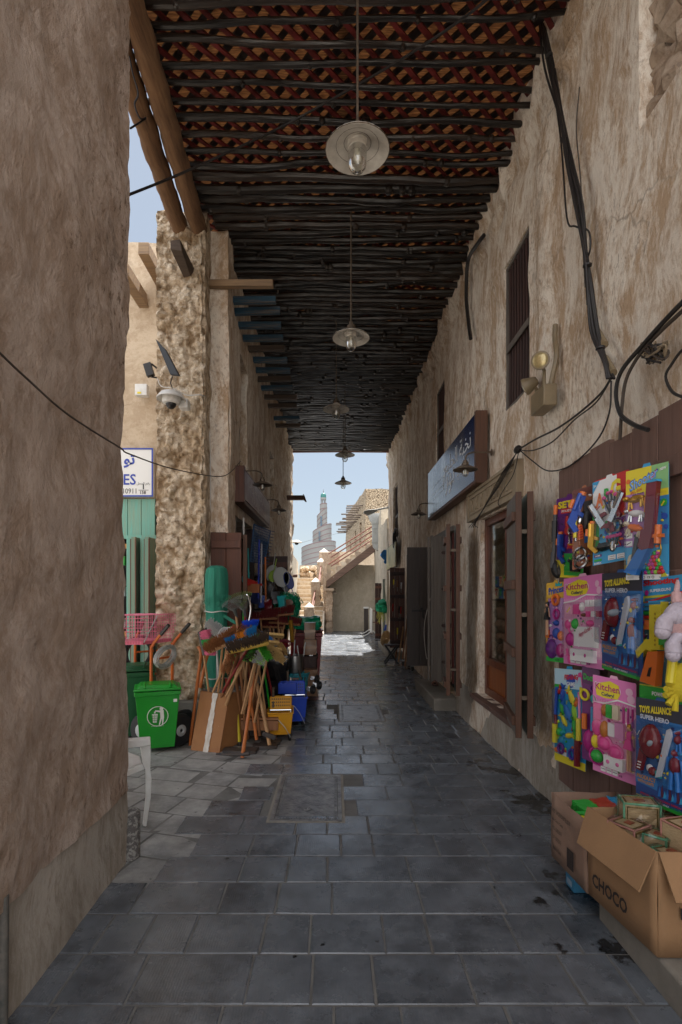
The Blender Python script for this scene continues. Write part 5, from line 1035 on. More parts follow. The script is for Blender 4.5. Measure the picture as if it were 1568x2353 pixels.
# ------------------------------------------------------------ hardware stall goods
def pole(mb, a, b, r, m=None, n=8):
    if m: mb.use(m)
    return mb.tube([a, b], r, n)
def bristles(mb, c, ax, side, out, L_, W_, H_, m, n=150, seed=0, spread=.35):
    """block of bristle tufts along ax, pointing out"""
    rn = random.Random(seed); ax = V(ax).normalized(); out = V(out).normalized(); side = ax.cross(out).normalized(); mb.use(m)
    for i in range(n):
        u = rn.uniform(-.5, .5); w = rn.uniform(-.5, .5); p = V(c) + ax * (u * L_) + side * (w * W_)
        q = p + out * H_ * rn.uniform(.85, 1.08) + ax * (u * L_ * spread + rn.uniform(-.006, .006)) + side * (w * W_ * spread * 1.5 + rn.uniform(-.006, .006))
        d = rn.uniform(.0022, .0042); mb.add([p + ax * d, p - ax * d * .6 + side * d, p - ax * d * .6 - side * d, q + ax * d * .8, q - ax * d * .5 + side * d * .8, q - ax * d * .5 - side * d * .8], [(0, 1, 4, 3), (1, 2, 5, 4), (2, 0, 3, 5), (3, 4, 5)])
def head_pts(hx, hy, Y): return P(hx, hy, Y)
M_coir = mat('coir bristle', (.32, .12, .035), .9, (.18, .065, .02), 60); M_coird = mat('dark bristle', (.10, .06, .038), .9, (.05, .032, .02), 60)
M_strawb = mat('straw bristle', (.50, .33, .12), .85, (.33, .20, .07), 60); M_lime = mat('lime bristle', (.05, .36, .02), .6, (.03, .25, .015), 60); M_pinkb = mat('pink bristle', (.72, .20, .30), .7, (.55, .10, .22), 60)
M_grnb = mat('green bristle', (.02, .38, .09), .6, (.02, .28, .06), 60); M_blueb = mat('blue bristle', (.02, .22, .52), .6, (.01, .15, .42), 60); M_orgb = mat('orange bristle', (.80, .28, .02), .7); M_mop = mat('mop strands', (.55, .55, .53), .9, (.40, .41, .42), 40); M_redb = mat('dark red bristle', (.16, .012, .012), .8, (.09, .008, .008), 40)
def broom(label, foot, head, Yf_, Yh, ax, out, secs, L_=.26, W_=.06, H_=.09, hm=None, hr=.012, bm=None, name='broom', cat='broom', seed=0, spread=.22, n=420, group='brooms and brushes in the stall'):
    a = P(foot[0], foot[1], Yf_); b_ = P(head[0], head[1], Yh); t = thing(name, label, cat, a, group)
    mb = MB(); pole(mb, a, b_, hr); mb.build('handle', hm or M_handle, t)
    ax = V(ax).normalized(); out = V(out).normalized(); q = Matrix((ax, out.cross(ax) * -1, out)).transposed()
    if q.determinant() < 0: q = Matrix((ax, out.cross(ax), out)).transposed()
    mb = MB(); mb.box(b_, (L_, W_ * .9, .03), q.to_quaternion()); mb.build('head_block', bm or M_handle, t, bevel=.004)
    k = len(secs)
    for i, m in enumerate(secs):
        mb = MB(); cc_ = b_ + ax * L_ * ((i + .5) / k - .5) + out * .012; bristles(mb, cc_, ax, 0, out, L_ / k * 1.02, W_, H_, m, max(90, n // k), seed + i, spread); mb.build('bristle_row', None, t, smooth=0)
    return t
Yb = 5.45
broom('pink and green bristled broom leftmost above the brown box', (480, 1588), (466, 1478), 5.45, 5.2, (.25, 0, -1), (1, -.4, .15), [M_pinkb, M_grnb, M_pinkb], L_=.24, H_=.10, hr=.012, bm=M_blackp, seed=1)
broom('grey fibre mop head broom with black block left of the coir broom', (505, 1590), (497, 1460), 5.6, 5.5, (.8, 0, -.6), (.5, -.5, .55), [M_mop], L_=.26, W_=.08, H_=.11, hm=M_galv, bm=M_blackp, seed=2)
broom('wide brown coir broom tilted on a pale block near the white mop', (502, 1590), (512, 1482), 5.4, 5.12, (.85, 0, .52), (-.2, -.5, .8), [M_coir], L_=.30, W_=.07, H_=.10, seed=3)
broom('long brown coir broom hanging head down in the middle', (490, 1590), (533, 1490), 5.4, 5.12, (.42, 0, .95), (.6, -.7, -.1), [M_coir], L_=.42, W_=.08, H_=.06, seed=4)
broom('dark brown hair broom with yellow edge on a red handle', (513, 1590), (572, 1484), 5.35, 5.0, (.95, 0, .30), (-.1, -.6, .8), [M_coird], L_=.38, W_=.09, H_=.08, hm=M_redd, hr=.013, bm=flat((.55, .35, .06)), seed=5, spread=.1)
broom('blue, orange and blue striped brush behind the dark hair broom', (520, 1595), (556, 1466), 5.5, 5.1, (.95, 0, .33), (-.2, -.4, .9), [M_blueb, M_orgb, M_blueb], L_=.30, W_=.06, H_=.06, hm=M_handle2, bm=Lb, seed=6)
broom('straw broom banded in black and blue reaching furthest right', (575, 1640), (610, 1458), 5.6, 5.4, (.86, 0, -.5), (.45, -.5, -.75), [M_coird, M_blueb, M_strawb], L_=.38, W_=.06, H_=.11, hm=M_handle2, bm=M_strawb, seed=7)
broom('yellow straw broom splayed below the banded one', (570, 1650), (608, 1476), 5.5, 5.3, (.84, 0, -.52), (.45, -.5, -.6), [M_strawb, M_strawb], L_=.30, W_=.06, H_=.10, bm=M_strawb, seed=8)
broom('dull straw brush lowest at the right of the broom cluster', (585, 1660), (618, 1492), 5.45, 5.3, (.84, 0, -.50), (.45, -.5, -.5), [M_coird, M_strawb], L_=.26, W_=.06, H_=.07, bm=M_strawb, seed=9)
broom('lime green broom pointing down right of the dark hair broom', (560, 1640), (598, 1488), 5.3, 5.1, (.5, 0, -.87), (.6, -.8, .1), [M_lime], L_=.22, W_=.05, H_=.06, bm=Lg, seed=10, n=420)
broom('smaller lime green brush under the dark hair broom', (520, 1600), (574, 1497), 5.25, 5.15, (.62, 0, .78), (.3, -.9, -.3), [M_lime], L_=.14, W_=.045, H_=.06, bm=Lg, seed=11)
broom('pale lime green broom standing behind the orange striped brush', (530, 1600), (546, 1463), 5.6, 5.45, (1, 0, -.1), (0, -.4, .9), [M_lime], L_=.16, W_=.06, H_=.08, hm=M_green, bm=Lg, seed=12)
broom('round bright blue brush at the top of the cluster', (560, 1610), (576, 1447), 5.6, 5.5, (1, 0, .1), (0, -.3, .9), [flat((.01, .07, .55))], L_=.11, W_=.09, H_=.07, seed=13, spread=.6)
broom('fluffy black and cream brush with lime rim under the green brooms', (556, 1640), (588, 1512), 5.2, 5.12, (.9, 0, -.3), (0, -.9, .3), [M_coird, M_mop], L_=.20, W_=.10, H_=.05, bm=Lg, seed=14)
# white mop
t = thing('string_mop', 'white string mop with a red band flopped over the brooms', 'mop', P(520, 1590, 5.6)); mb = MB(); pole(mb, P(508, 1600, 5.7), P(525, 1450, 5.5), .012); mb.build('handle', M_handle, t)
mb = MB(); rn = random.Random(31); c = P(528, 1450, 5.42)
for k in range(110):
    a = rn.uniform(-.2, 1.2) * math.pi; l_ = rn.uniform(.08, .165); d = V((math.cos(a) * .8, -rn.uniform(.1, .9), 0)); mb.tube(curve_pts([c + V((rn.uniform(-.06, .05), 0, .02)), c + d * l_ * .5 + V((0, 0, .035)), c + d * l_ * .85 + V((0, 0, -.05)), c + d * l_ * .95 + V((0, 0, -.05 - rn.uniform(.03, .14)))], 3), .005, 5)
mb.build('strands', M_mop, t)
mb = MB(); 
for k in range(7): mb.tube(curve_pts([c + V((.03 + .012 * k, -.06, .045)), c + V((.08 + .012 * k, -.10, .03)), c + V((.10 + .012 * k, -.12, -.05))], 3), .005, 5)
mb.build('red_band', flat((.45, .02, .06), .8), t)
t = thing('string_mop', 'dark striped mop strands arching left of the white mop', 'mop', P(495, 1590, 5.7)); mb = MB(); pole(mb, P(499, 1590, 5.75), P(500, 1458, 5.6), .011); mb.build('handle', M_galv, t)
mb = MB(); c = P(498, 1450, 5.6)
for k in range(26): mb.tube(curve_pts([c + V((.10 - .02 * rn.random(), -.03, .02)), c + V((0, -.05, .055 - .003 * k)), c + V((-.12, -.06, .03 - .003 * k)), c + V((-.17 - .02 * rn.random(), -.06, -.03))], 3), .004, 4)
mb.build('strands', M_coird, t)
# box holding them
bx_ = thing('leaning_box', 'tall brown board box with a smeared white paint stripe holding broom handles', 'box', (-1.2, 5.4, 0))
f0, f1, f2, f3 = P(461, 1588, 5.62), P(527, 1596, 5.52), P(505, 1731, 5.33), P(438, 1724, 5.40); dn = V((.17, .30, .03))
M_mdf = mat('brown board', (.30, .135, .045), .7, (.24, .10, .035), 3, .15, 60)
mb = MB(); mb.slab([f0, f3, f2, f1], V((0, .02, 0))); fp = mb.build('front_panel', M_mdf, bx_, bevel=.003)
mb = MB(); mb.slab([f1 + V((0, .021, 0)), f2 + V((0, .021, 0)), f2 + dn, f1 + dn], V((-.02, 0, 0))); mb.build('side_panel', M_mdf, bx_)
mb = MB(); mb.slab([f0 + V((0, .021, 0)), f0 + dn, f3 + dn, f3 + V((0, .021, 0))], V((.02, 0, 0))); mb.build('side_panel', M_mdf, bx_)
for k in range(4):
    u = (k + .6) / 4.6; mb = MB(); mb.beam(f0.lerp(f0 + dn, u) + V((0, 0, .004)), f1.lerp(f1 + dn, u) + V((0, 0, .004)), .02, .02); mb.build('slat', M_grey, bx_)
mb = MB(); rn = random.Random(9); N_ = 26; pl_ = []; pr_ = []
for i in range(N_ + 1):
    v = i / N_; a = f0.lerp(f3, v); b_ = f1.lerp(f2, v); w = .085 if v < .12 or v > .75 else .06 + .05 * v
    pl_.append(a.lerp(b_, .53 - w + rn.uniform(-.012, .012) - .0 * v)); pr_.append(a.lerp(b_, .53 + w + rn.uniform(-.012, .012)))
for i in range(N_): mb.slab([pl_[i], pl_[i + 1], pr_[i + 1], pr_[i]], V((0, -.0015, 0)))
mb.v = [v + V((0, -.009, 0)) for v in mb.v]; q0 = f0.lerp(f3, .56).lerp(f1.lerp(f2, .56), .82); mb.slab([q0, q0 - V((0, 0, .09)), q0 + V((.02, 0, -.08)), q0 + V((.03, 0, 0))], V((0, -.003, 0)))
mb.build('paint_stripe', mat('smeared white paint', (.62, .60, .56), .7, (.45, .40, .34), 30, st=(1, 1, .12)), fp, smooth=0)
# tool handles standing in front
HD = [((557, 1741), (584, 1545), 5.12, 5.25, M_handle3, .017, 'orange varnished pick handle leaning in front of the stall'),
      ((620, 1712), (590, 1570), 5.45, 5.55, M_handle, .018, 'pale hammer handle leaning right with an iron head at its foot'),
      ((539, 1700), (520, 1560), 5.7, 5.5, M_redd, .012, 'thin red handle right behind the brown box'),
      ((556, 1690), (541, 1545), 5.7, 5.6, M_handle2, .015, 'brown handle behind the yellow sleeve'),
      ((566, 1700), (552, 1530), 5.7, 5.55, M_handle2, .014, 'brown handle right of the yellow sleeve'),
      ((578, 1660), (560, 1520), 5.8, 5.6, M_handle, .013, 'pale handle in the middle of the bundle'),
      ((588, 1640), (570, 1512), 5.85, 5.6, M_handle2, .013, 'short brown handle behind the orange pick handle'),
      ((612, 1650), (592, 1512), 5.8, 5.6, M_handle, .011, 'slim pale handle right of the bundle'),
      ((622, 1640), (602, 1510), 5.9, 5.65, M_green, .010, 'thin green handle at the right of the bundle'),
      ((632, 1630), (608, 1512), 5.95, 5.7, M_redd, .011, 'dark red handle at the right end of the bundle'),
      ((590, 1700), (574, 1600), 5.5, 5.55, M_handle3, .016, 'short orange handle beside the iron heads'),
      ((597, 1690), (583, 1545), 5.65, 5.55, M_handle2, .013, 'brown handle touching the pale hammer handle'),
      ((520, 1620), (560, 1500), 5.5, 5.2, M_handle, .015, 'pale handle rising right out of the brown box'),
      ((508, 1605), (552, 1495), 5.55, 5.3, M_handle2, .013, 'brown handle crossing behind the red broom handle')]
for i, (a, b_, ya, yb, m, r_, lb) in enumerate(HD):
    t = thing('wooden_pole', lb, 'handle', P(*a, ya), 'tool handles leaning in the stall'); mb = MB(); pa, pb = P(*a, ya), P(*b_, yb); mb.tube([pa, pa.lerp(pb, .5) + V((.004, 0, 0)), pb], [r_ * 1.15, r_, r_ * 1.1], 9); mb.build('shaft', m, t)
    if i == 0:
        mb = MB(); c = P(560, 1738, 5.12); mb.tube(curve_pts([c + V((-.26, -.02, .03)), c + V((-.12, .0, .015)), c + V((0, 0, .02)), c + V((.06, 0, .03))]), [.012] * 6 + [.018] * 6 + [.022] * 7, 8); mb.build('pick_head', M_iront, t)
    if i == 1:
        mb = MB(); c = P(619, 1690, 5.45); mb.box(c, (.14, .045, .045), Quaternion((0, 1, 0), .35)); mb.build('hammer_head', M_iront, t, bevel=.006)
t = thing('yellow_pole', 'yellow and dark sleeved tool handle standing beside the brown box', 'handle', P(550, 1705, 5.6)); mb = MB(); mb.tube([P(549, 1705, 5.6), P(542, 1610, 5.65)], .022, 10); mb.build('sleeve', Yl, t); mb = MB(); mb.tube([P(542, 1610, 5.65), P(537, 1560, 5.7)], .022, 10); mb.tube([P(549, 1706, 5.6), P(550, 1716, 5.58)], .024, 10); mb.build('grip', M_blackp, t)
for k, (x, y, w, lb) in enumerate(((520, 1733, .3, 'flat black shovel blade lying in front of the brown box'), (585, 1722, .22, 'dark iron hoe head on the ground beside the pick'), (600, 1712, .2, 'black rubber mallet head behind the pick'))):
    yy = 1952 / (y - 1363); c = P(x, y, yy); mb = MB(); gridbox(mb, c + V((-w * .1, 0, .0)), c + V((w, .14, .03)), .05); rough(mb, .02, 12); tag(mb.build('iron_tool', M_iront), lb, 'tool')
pt = thing('wooden_pallet', 'low rough pallet of brown boards under the tool handles', 'pallet', (-.95, 5.9, 0))
for k in range(3): mb = MB(); mb.box((-.98, 5.7 + .16 * k, .26), (.75, .10, .025)); mb.build('deck_board', M_handle2, pt)
for x in (-1.28, -.98, -.68): mb = MB(); mb.box((x, 5.8, .13), (.09, .09, .23)); mb.build('block', M_handle2, pt)
mb = MB(); mb.box((-.98, 5.66, .19), (.75, .03, .10)); mb.build('side_board', M_handle2, pt)
# orange handled cart shafts left of the brown box
t = thing('orange_shafts', 'pair of orange varnished curved cart shafts rising left of the brown box', 'cart', (-1.45, 5.5, 0))
for a, b_, c_, d_ in (((436, 1722), (455, 1560), (462, 1505), (456, 1485)), ((460, 1580), (473, 1520), (480, 1495), (474, 1462))):
    mb = MB(); mb.tube(curve_pts([P(*a, 5.6), P(*b_, 5.6), P(*c_, 5.55), P(*d_, 5.55)]), .017, 8); mb.build('shaft', M_handle3, t)
# rakes
M_tine = mat('dull steel tines', (.16, .17, .16), .4, metal=.7)
def fan_rake(label, foot, neck, top, Yr, m, hm, n=20, w=.23, curl=.04, name='leaf_rake'):
    t = thing(name, label, 'rake', P(*foot, Yr), 'fan rakes standing in the stall'); a = P(*foot, Yr); b_ = P(*neck, Yr - .1); mb = MB(); mb.tube([a, b_], .013, 8); mb.build('handle', hm, t)
    c = P(*top, Yr - .15); d = (c - b_); L_ = d.length; d.normalize(); sd = d.cross(V((0, -1, 0))).normalized(); f = V((0, -1, 0))
    mb = MB(); mb.tube([b_ - d * .03, b_ + d * .07], [.014, .022], 8); mb.build('socket', m, t)
    for i in range(n):
        u = (i / (n - 1) - .5) * 2; e = b_ + (d * math.cos(u * .62) + sd * math.sin(u * .62) * w / .2) * L_ * .92; mb = MB(); mb.tube([b_ + d * .04 + sd * u * .012, b_.lerp(e, .85), e, e + d * .01 + f * curl, e + f * curl * 1.6 - d * .03], .0019, 5); mb.build('tine', m, t)
    for s_ in (.45, .7):
        mb = MB(); mb.tube([b_ + (d * math.cos(u * .62) + sd * math.sin(u * .62) * w / .2) * L_ * s_ * .92 + f * .004 for u in [(j / 8 - .5) * 2 for j in range(9)]], .0022, 5); mb.build('brace', m, t)
fan_rake('silver fan rake nearest the brooms', (560, 1560), (543, 1413), (531, 1376), 5.7, M_tine, M_handle, n=15, w=.20)
fan_rake('silver fan rake with red collar right of the other silver one', (575, 1560), (563, 1412), (553, 1366), 5.7, M_tine, M_redd, n=15, w=.17)
fan_rake('dark green plastic fan rake at the back left', (520, 1540), (509, 1408), (497, 1366), 5.85, M_teal, M_teal, n=16, w=.26)
fan_rake('olive green fan rake behind the silver ones', (560, 1540), (560, 1400), (546, 1360), 5.95, flat((.10, .18, .03)), M_green, n=16, w=.26)
mb = MB(); mb.tube(curve_pts([P(570, 1440, 5.6), P(577, 1400, 5.6), P(571, 1372, 5.6), P(566, 1366, 5.6)]), .010, 8); tag(mb.build('metal_hook', M_chrome), 'bent chrome tube right of the silver rakes', 'tube')
mb = MB(); a = P(492, 1405, 5.75); mb.slab([P(490, 1405, 5.8), P(545, 1437, 5.7), P(548, 1432, 5.7), P(495, 1398, 5.8)], (0, .02, 0)); tag(mb.build('green_strap', M_teal), 'flat green plastic strip slanting across below the rakes', 'strip')
# green cloth roll
cr_ = thing('cloth_roll', 'tall rolled bundle of green shade cloth tied with white string', 'cloth roll', (-1.38, 5.93, 0)); mb = MB(); n = 40; pts = []
mb.lathe([(.06, 1.90), (.10, 1.885), (.122, 1.82)][::-1] if False else [(.115, 0)] + [(.118 + .008 * math.sin(k * 1.3), k * .15) for k in range(1, 12)] + [(.12, 1.80), (.105, 1.87), (.06, 1.90), (0, 1.905)], (-1.30, 5.83, 0), 28)
for i, p in enumerate(mb.v):
    a = math.atan2(p.y - 5.83, p.x + 1.30); f_ = 1 + .05 * math.sin(a * 7 + p.z * .8) + .03 * math.sin(a * 13 - p.z * 2); mb.v[i] = V((-1.30 + (p.x + 1.30) * f_, 5.83 + (p.y - 5.83) * f_, p.z))
mb.build('roll', M_teal, cr_)
for z in (1.40, .68): mb = MB(); mb.tube([(-1.30 + .129 * math.cos(a * .2618), 5.83 + .129 * math.sin(a * .2618), z + .006 * math.sin(a)) for a in range(25)], .006, 5, cap=False); mb.build('string', M_wcable, cr_)
# ---------------- bins
def bin_(label, loc, rz, w, d, h, m, wheels=True, logo=True, name='wheelie_bin'):
    t = thing(name, label, 'bin', (0, 0, 0))
    mb = MB(); vs = []
    for z, s_ in ((0.04, .78), (h * .82, 1.0), (h * .82, 1.05), (h * .88, 1.06), (h * .88, 1.0)):
        for x, y in ((-1, -1), (1, -1), (1, 1), (-1, 1)): vs.append((x * w / 2 * s_, y * d / 2 * s_, z))
    fs = [(0, 3, 2, 1)]
    for k in range(4): fs += [(k * 4 + i, k * 4 + (i + 1) % 4, k * 4 + 4 + (i + 1) % 4, k * 4 + 4 + i) for i in range(4)]
    fs.append((16, 17, 18, 19)); mb.add(vs, fs); mb.build('body', m, t, bevel=.014)
    mb = MB(); mb.box((0, 0, h * .905), (w * 1.08, d * 1.08, .022)); mb.box((0, .01, h * .935), (w * .98, d * .92, .04), tap=.8); lid = mb.build('lid', m, t, bevel=.008)
    for s_ in (-1, 1): k_ = MB(); k_.tube([(s_ * w * .28, -d * .50, h * .93), (s_ * w * .30, -d * .40, h * .965), (s_ * w * .30, d * .2, h * .965), (s_ * w * .28, d * .40, h * .93)], .010, 8); k_.build('grip', m, lid)
    k_ = MB(); k_.tube([(-w * .42, d * .60, h * .88), (w * .42, d * .60, h * .88)], .013, 8); k_.build('handle', m, t)
    for s_ in (-1, 1):
        k_ = MB(); k_.lathe([(.03, -.015), (.05, -.012), (.05, .012), (.03, .015)], (s_ * w * .36, d * .36, .05), 16, ax=(1, 0, 0)); k_.build('wheel', M_black, t)
    if logo:
        a = math.atan2(d * .11, h * .78); c = Card((-w * .3, -d * .5 * .885 - .003, h * .3), (w * .6, 0, 0), (0, -d * .11 * (h * .45 / (h * .78)), h * .45)); mb = MB(); Wl = flat((.72, .75, .72), .5)
        c.ring(mb, .5, .5, w * .235, .0035, Wl, .002, 30)
        c.poly(mb, [(.28, .58), (.50, .58), (.46, .30), (.32, .30)], Wl, .002, .001); G2 = flat((.01, .25, .02), .4)
        for i in range(3): c.rect(mb, .30 + .065 * i, .32, .312 + .065 * i, .56, G2, .0035)
        for i in range(3): c.rect(mb, .29, .37 + .07 * i, .49, .38 + .07 * i, G2, .0035)
        c.disc(mb, .64, .74, .018, Wl, .002); c.poly(mb, [(.58, .69), (.72, .69), (.74, .45), (.70, .22), (.66, .22), (.66, .42), (.58, .22), (.54, .22), (.60, .46)], Wl, .002); c.poly(mb, [(.60, .68), (.40, .70), (.40, .66), (.60, .62)], Wl, .002); c.poly(mb, [(.36, .60), (.42, .60), (.42, .66), (.36, .66)], Wl, .002)
        c.text(mb, 'DO NOT DUMP AND LITTER', .26, .17, .74, Wl, .002, .01); mb.build('emblem', None, t)
        mb = MB(); mb.box((w * .40, -d * .5 * .99 - .004, h * .74), (.035, .003, .03)); mb.build('sticker', M_paper, t)
    t.location = loc; t.rotation_euler = (0, 0, rz)
    return t
bin_('bright green wheeled bin with a white litter emblem', (-1.83, 5.48, 0), .33, .42, .36, .70, M_green)
bin_('darker green bin half hidden behind the bright green one', (-2.27, 5.95, 0), .3, .46, .42, .84, M_greend, logo=False)
bin_('deep red lidded bin at the far end of the stall', (-.47, 8.75, 0), .05, .50, .48, 1.10, M_redd, logo=False)
# ---------------- hand trucks
def truck(label, x, y, rz):
    t = thing('hand_truck', label, 'hand truck', (0, 0, 0), 'orange hand trucks by the pillar')
    for s_ in (-1, 1):
        mb = MB(); mb.tube(curve_pts([(s_ * .15, .05, .10), (s_ * .15, .05, .95), (s_ * .15, .03, 1.05), (s_ * .15, -.10, 1.18)]), .016, 8); mb.build('upright', M_orange, t)
        mb = MB(); mb.tube([(s_ * .15, -.09, 1.17), (s_ * .15, -.20, 1.27)], .020, 8); mb.build('grip', M_blackp, t)
        mb = MB(); mb.use(M_black); mb.lathe([(.09, -.035), (.14, -.035), (.165, -.015), (.165, .015), (.14, .035), (.09, .035)], (s_ * .22, .10, .165), 22, ax=(1, 0, 0)); w_ = mb.build('wheel', None, t); mb = MB(); mb.lathe([(.02, -.045), (.05, -.04), (.09, -.03), (.09, .03), (.05, .04), (.02, .045)], (s_ * .22, .10, .165), 16, ax=(1, 0, 0)); mb.build('rim', M_galv, w_)
    for z in (.35, .62, .90): mb = MB(); mb.tube([(-.15, .05, z), (.15, .05, z)], .012, 8); mb.build('crossbar', M_orange, t)
    mb = MB(); mb.box((0, -.08, .04), (.36, .22, .012)); mb.build('toe_plate', M_orange, t); mb = MB(); mb.tube([(-.22, .10, .165), (.22, .10, .165)], .012, 8); mb.build('axle', M_galv, t)
    t.location = (x, y, 0); t.rotation_euler = (0, 0, rz); return t
truck('orange hand truck on the right, its black grips tilted toward the pillar', -1.82, 6.05 - .35, R(62)); truck('orange hand truck on the left under the pink cage', -2.22, 6.35, R(40))
for k, (x, y, Yk) in enumerate(((424, 1663, 5.75), (412, 1683, 5.55))):
    t = thing('cart_wheel', ('rear black pneumatic wheel between the green bin and brown box', 'front black pneumatic wheel beside the bright green bin')[k], 'wheel', P(x, y, Yk), 'black pneumatic cart wheels'); c = P(x, y, Yk); c.z = .17; mb = MB(); mb.lathe([(.09, -.04), (.14, -.042), (.168, -.02), (.172, 0), (.168, .02), (.14, .042), (.09, .04)], c, 26, ax=(.75, -.6, 0)); mb.build('tyre', M_black, t); mb = MB(); mb.lathe([(0, -.03), (.03, -.05), (.09, -.03), (.09, .03), (.03, .05), (0, .03)], c, 18, ax=(.75, -.6, 0)); mb.build('rim', M_galv, t)
# pink cage
cg = thing('pet_cage', 'pink wire cage resting on the orange hand trucks', 'cage', (-2.05, 5.9, 1.08)); o = V((-2.42, 5.45, 1.07)); u = V((.44, .03, 0)); w = V((.22, .50, 0)); h = V((0, 0, .30))
def grid_face(mb, a, b_, c_, nb, nc, r=.0024):
    for i in range(nb + 1): mb.tube([a + b_ * (i / nb), a + b_ * (i / nb) + c_], r, 4, cap=False)
    for i in range(nc + 1): mb.tube([a + c_ * (i / nc), a + c_ * (i / nc) + b_], r, 4, cap=False)
for nm_, a, b_, c_, nb, nc in (('front_panel', o, u, h, 16, 9), ('side_panel', o + u, w, h, 20, 9), ('top_panel', o + h, u, w, 16, 18), ('back_panel', o + w, u, h, 12, 6), ('side_panel', o, w, h, 12, 6)):
    mb = MB(); grid_face(mb, a, b_, c_, nb, nc); mb.build(nm_, M_pink, cg, smooth=0)
mb = MB(); mb.slab([o, o + u, o + u + w, o + w], (0, 0, .03)); mb.build('tray', mat('pink tray', (.62, .14, .22), .4), cg, bevel=.004)
mb = MB(); mb.tube([o + u * .25 + V((0, -.03, .30)), o + u * .38 + V((0, -.05, .36)), o + u * .45 + V((0, -.03, .0))], .006, 6); mb.tube([o + u * .25 + V((0, -.03, .30)), o + u * .1 + V((0, -.03, .0))], .006, 6); mb.build('clasp', M_pink, cg)
mb = MB(); mb.tube([o + u + V((.01, 0, .02)), o + u + w * .35 + V((.01, 0, .29))], .006, 6); mb.build('rod', M_galv, cg)
# coils
def coil(label, c, ax, r, n, m, tr, ry=1.2):
    mb = MB(); q = V((0, 0, 1)).rotation_difference(V(ax).normalized()); rn = random.Random(int(r * 1000))
    for k in range(n): rr = r * rn.uniform(.8, 1.05); o_ = V((rn.uniform(-.02, .02), rn.uniform(-.02, .02), rn.uniform(-.03, .03))); mb.tube([V(c) + q @ (V((rr * math.cos(a * .2618), rr * ry * math.sin(a * .2618), 0)) + o_) for a in range(25)], tr, 5, cap=False)
    return tag(mb.build('wire_coil', m), label, 'coil')
coil('silver wire coil hanging from the right orange hand truck', P(380, 1508, 5.6), (1, -.25, 0), .10, 9, M_galv, .005, 1.9)
coil('black hose coil hanging behind the pink cage', P(318, 1500, 6.3), (.2, -1, 0), .17, 8, M_black, .012)
# ---------------- buckets and basket
def mop_bucket(label, x, y, w, d, h, m, rz):
    t = thing('mop_bucket', label, 'mop bucket', (0, 0, 0)); mb = MB(); vs = []
    L4 = [(.08, .82), (h * .66, 1.0), (h * .66, 1.06), (h * .69, 1.06), (h * .69, .96), (h * .15, .8)]
    for z, s_ in L4:
        for a, b_ in ((-1, -1), (1, -1), (1, 1), (-1, 1)): vs.append((a * w / 2 * s_, b_ * d / 2 * s_, z))
    fs = [(0, 3, 2, 1)]
    for k in range(len(L4) - 1): fs += [(k * 4 + i, k * 4 + (i + 1) % 4, k * 4 + 4 + (i + 1) % 4, k * 4 + 4 + i) for i in range(4)]
    fs.append(tuple(range(len(vs) - 4, len(vs)))); mb.add(vs, fs); mb.build('tub', m, t, bevel=.01)
    mb = MB(); mb.box((0, -d * .12, h * .82), (w * .86, .02, h * .36)); mb.box((-w * .42, .05, h * .80), (.02, d * .36, h * .32)); mb.box((w * .42, .05, h * .80), (.02, d * .36, h * .32)); mb.box((0, d * .25, h * .82), (w * .86, .02, h * .30)); mb.build('wringer', m, t, bevel=.006)
    mb = MB()
    for i in range(9):
        for j in range(3): mb.box((-w * .34 + w * .085 * i, -d * .12 - .0115, h * .80 + .035 * j), (.010, .004, .016))
    mb.build('vent_slots', Bk, t)
    mb = MB(); mb.tube([(-w * .42, -d * .2, h * .70), (w * .42, -d * .2, h * .70)], .009, 8); mb.tube([(-w * .42, -d * .2, h * .70), (-w * .40, -d * .36, h * .52)], .008, 8); mb.tube([(w * .42, -d * .2, h * .70), (w * .40, -d * .36, h * .52)], .008, 8); mb.build('lever_rod', M_chrome, t)
    mb = MB(); mb.tube([(-w * .30, -.05, h * .75), (-w * .30, -.02, h * 1.22)], .014, 8); mb.build('lever', M_brass, t)
    mb = MB(); mb.tube(curve_pts([(-.02, -d * .54, h * .52), (.05, -d * .60, h * .36), (w * .4, -d * .54, h * .12)]), .004, 5); mb.build('handle_wire', M_galv, t)
    for a in (-1, 1):
        for b_ in (-1, 1): k_ = MB(); k_.lathe([(.02, -.01), (.036, -.01), (.036, .01), (.02, .01)], (a * w * .36, b_ * d * .36, .037), 14, ax=(1, .2, 0)); k_.box((a * w * .36, b_ * d * .36, .07), (.04, .035, .02)); k_.build('castor', M_black, t)
    t.location = (x, y, 0); t.rotation_euler = (0, 0, rz); return t
mop_bucket('yellow wheeled mop bucket with press wringer at the front of the stall', -.60, 5.88, .27, .36, .46, M_yellow, .08)
mop_bucket('blue wheeled mop bucket right behind the yellow one', -.49, 6.45, .28, .40, .54, M_blue, .12)
mb = MB(); mb.box(P(661, 1582, 6.35) , (.22, .03, .13)); mb.box(P(661, 1582, 6.35) + V((0, .14, 0)), (.22, .03, .13)); mb.box(P(661, 1582, 6.35) + V((-.10, .07, 0)), (.02, .14, .13)); mb.box(P(661, 1582, 6.35) + V((.10, .07, 0)), (.02, .14, .13)); tag(mb.build('wringer_tray', M_blue, bevel=.006), 'blue plastic press tray standing on top of the blue mop bucket', 'tray')
lbk = thing('laundry_basket', 'tall turquoise slotted laundry basket in front of the red bin', 'basket', (-.55, 7.75, 0)); c = V((-.555, 7.6, 0)); mb = MB(); n = 40; rows = 10; H_ = .46
def rb(z): return .135 + .05 * z / H_
vs = []; fs = []
for j in range(rows + 1):
    z = .02 + (H_ - .02) * j / rows
    for i in range(n): a = 2 * math.pi * i / n; vs.append(c + V((rb(z) * math.cos(a), rb(z) * .85 * math.sin(a), z)))
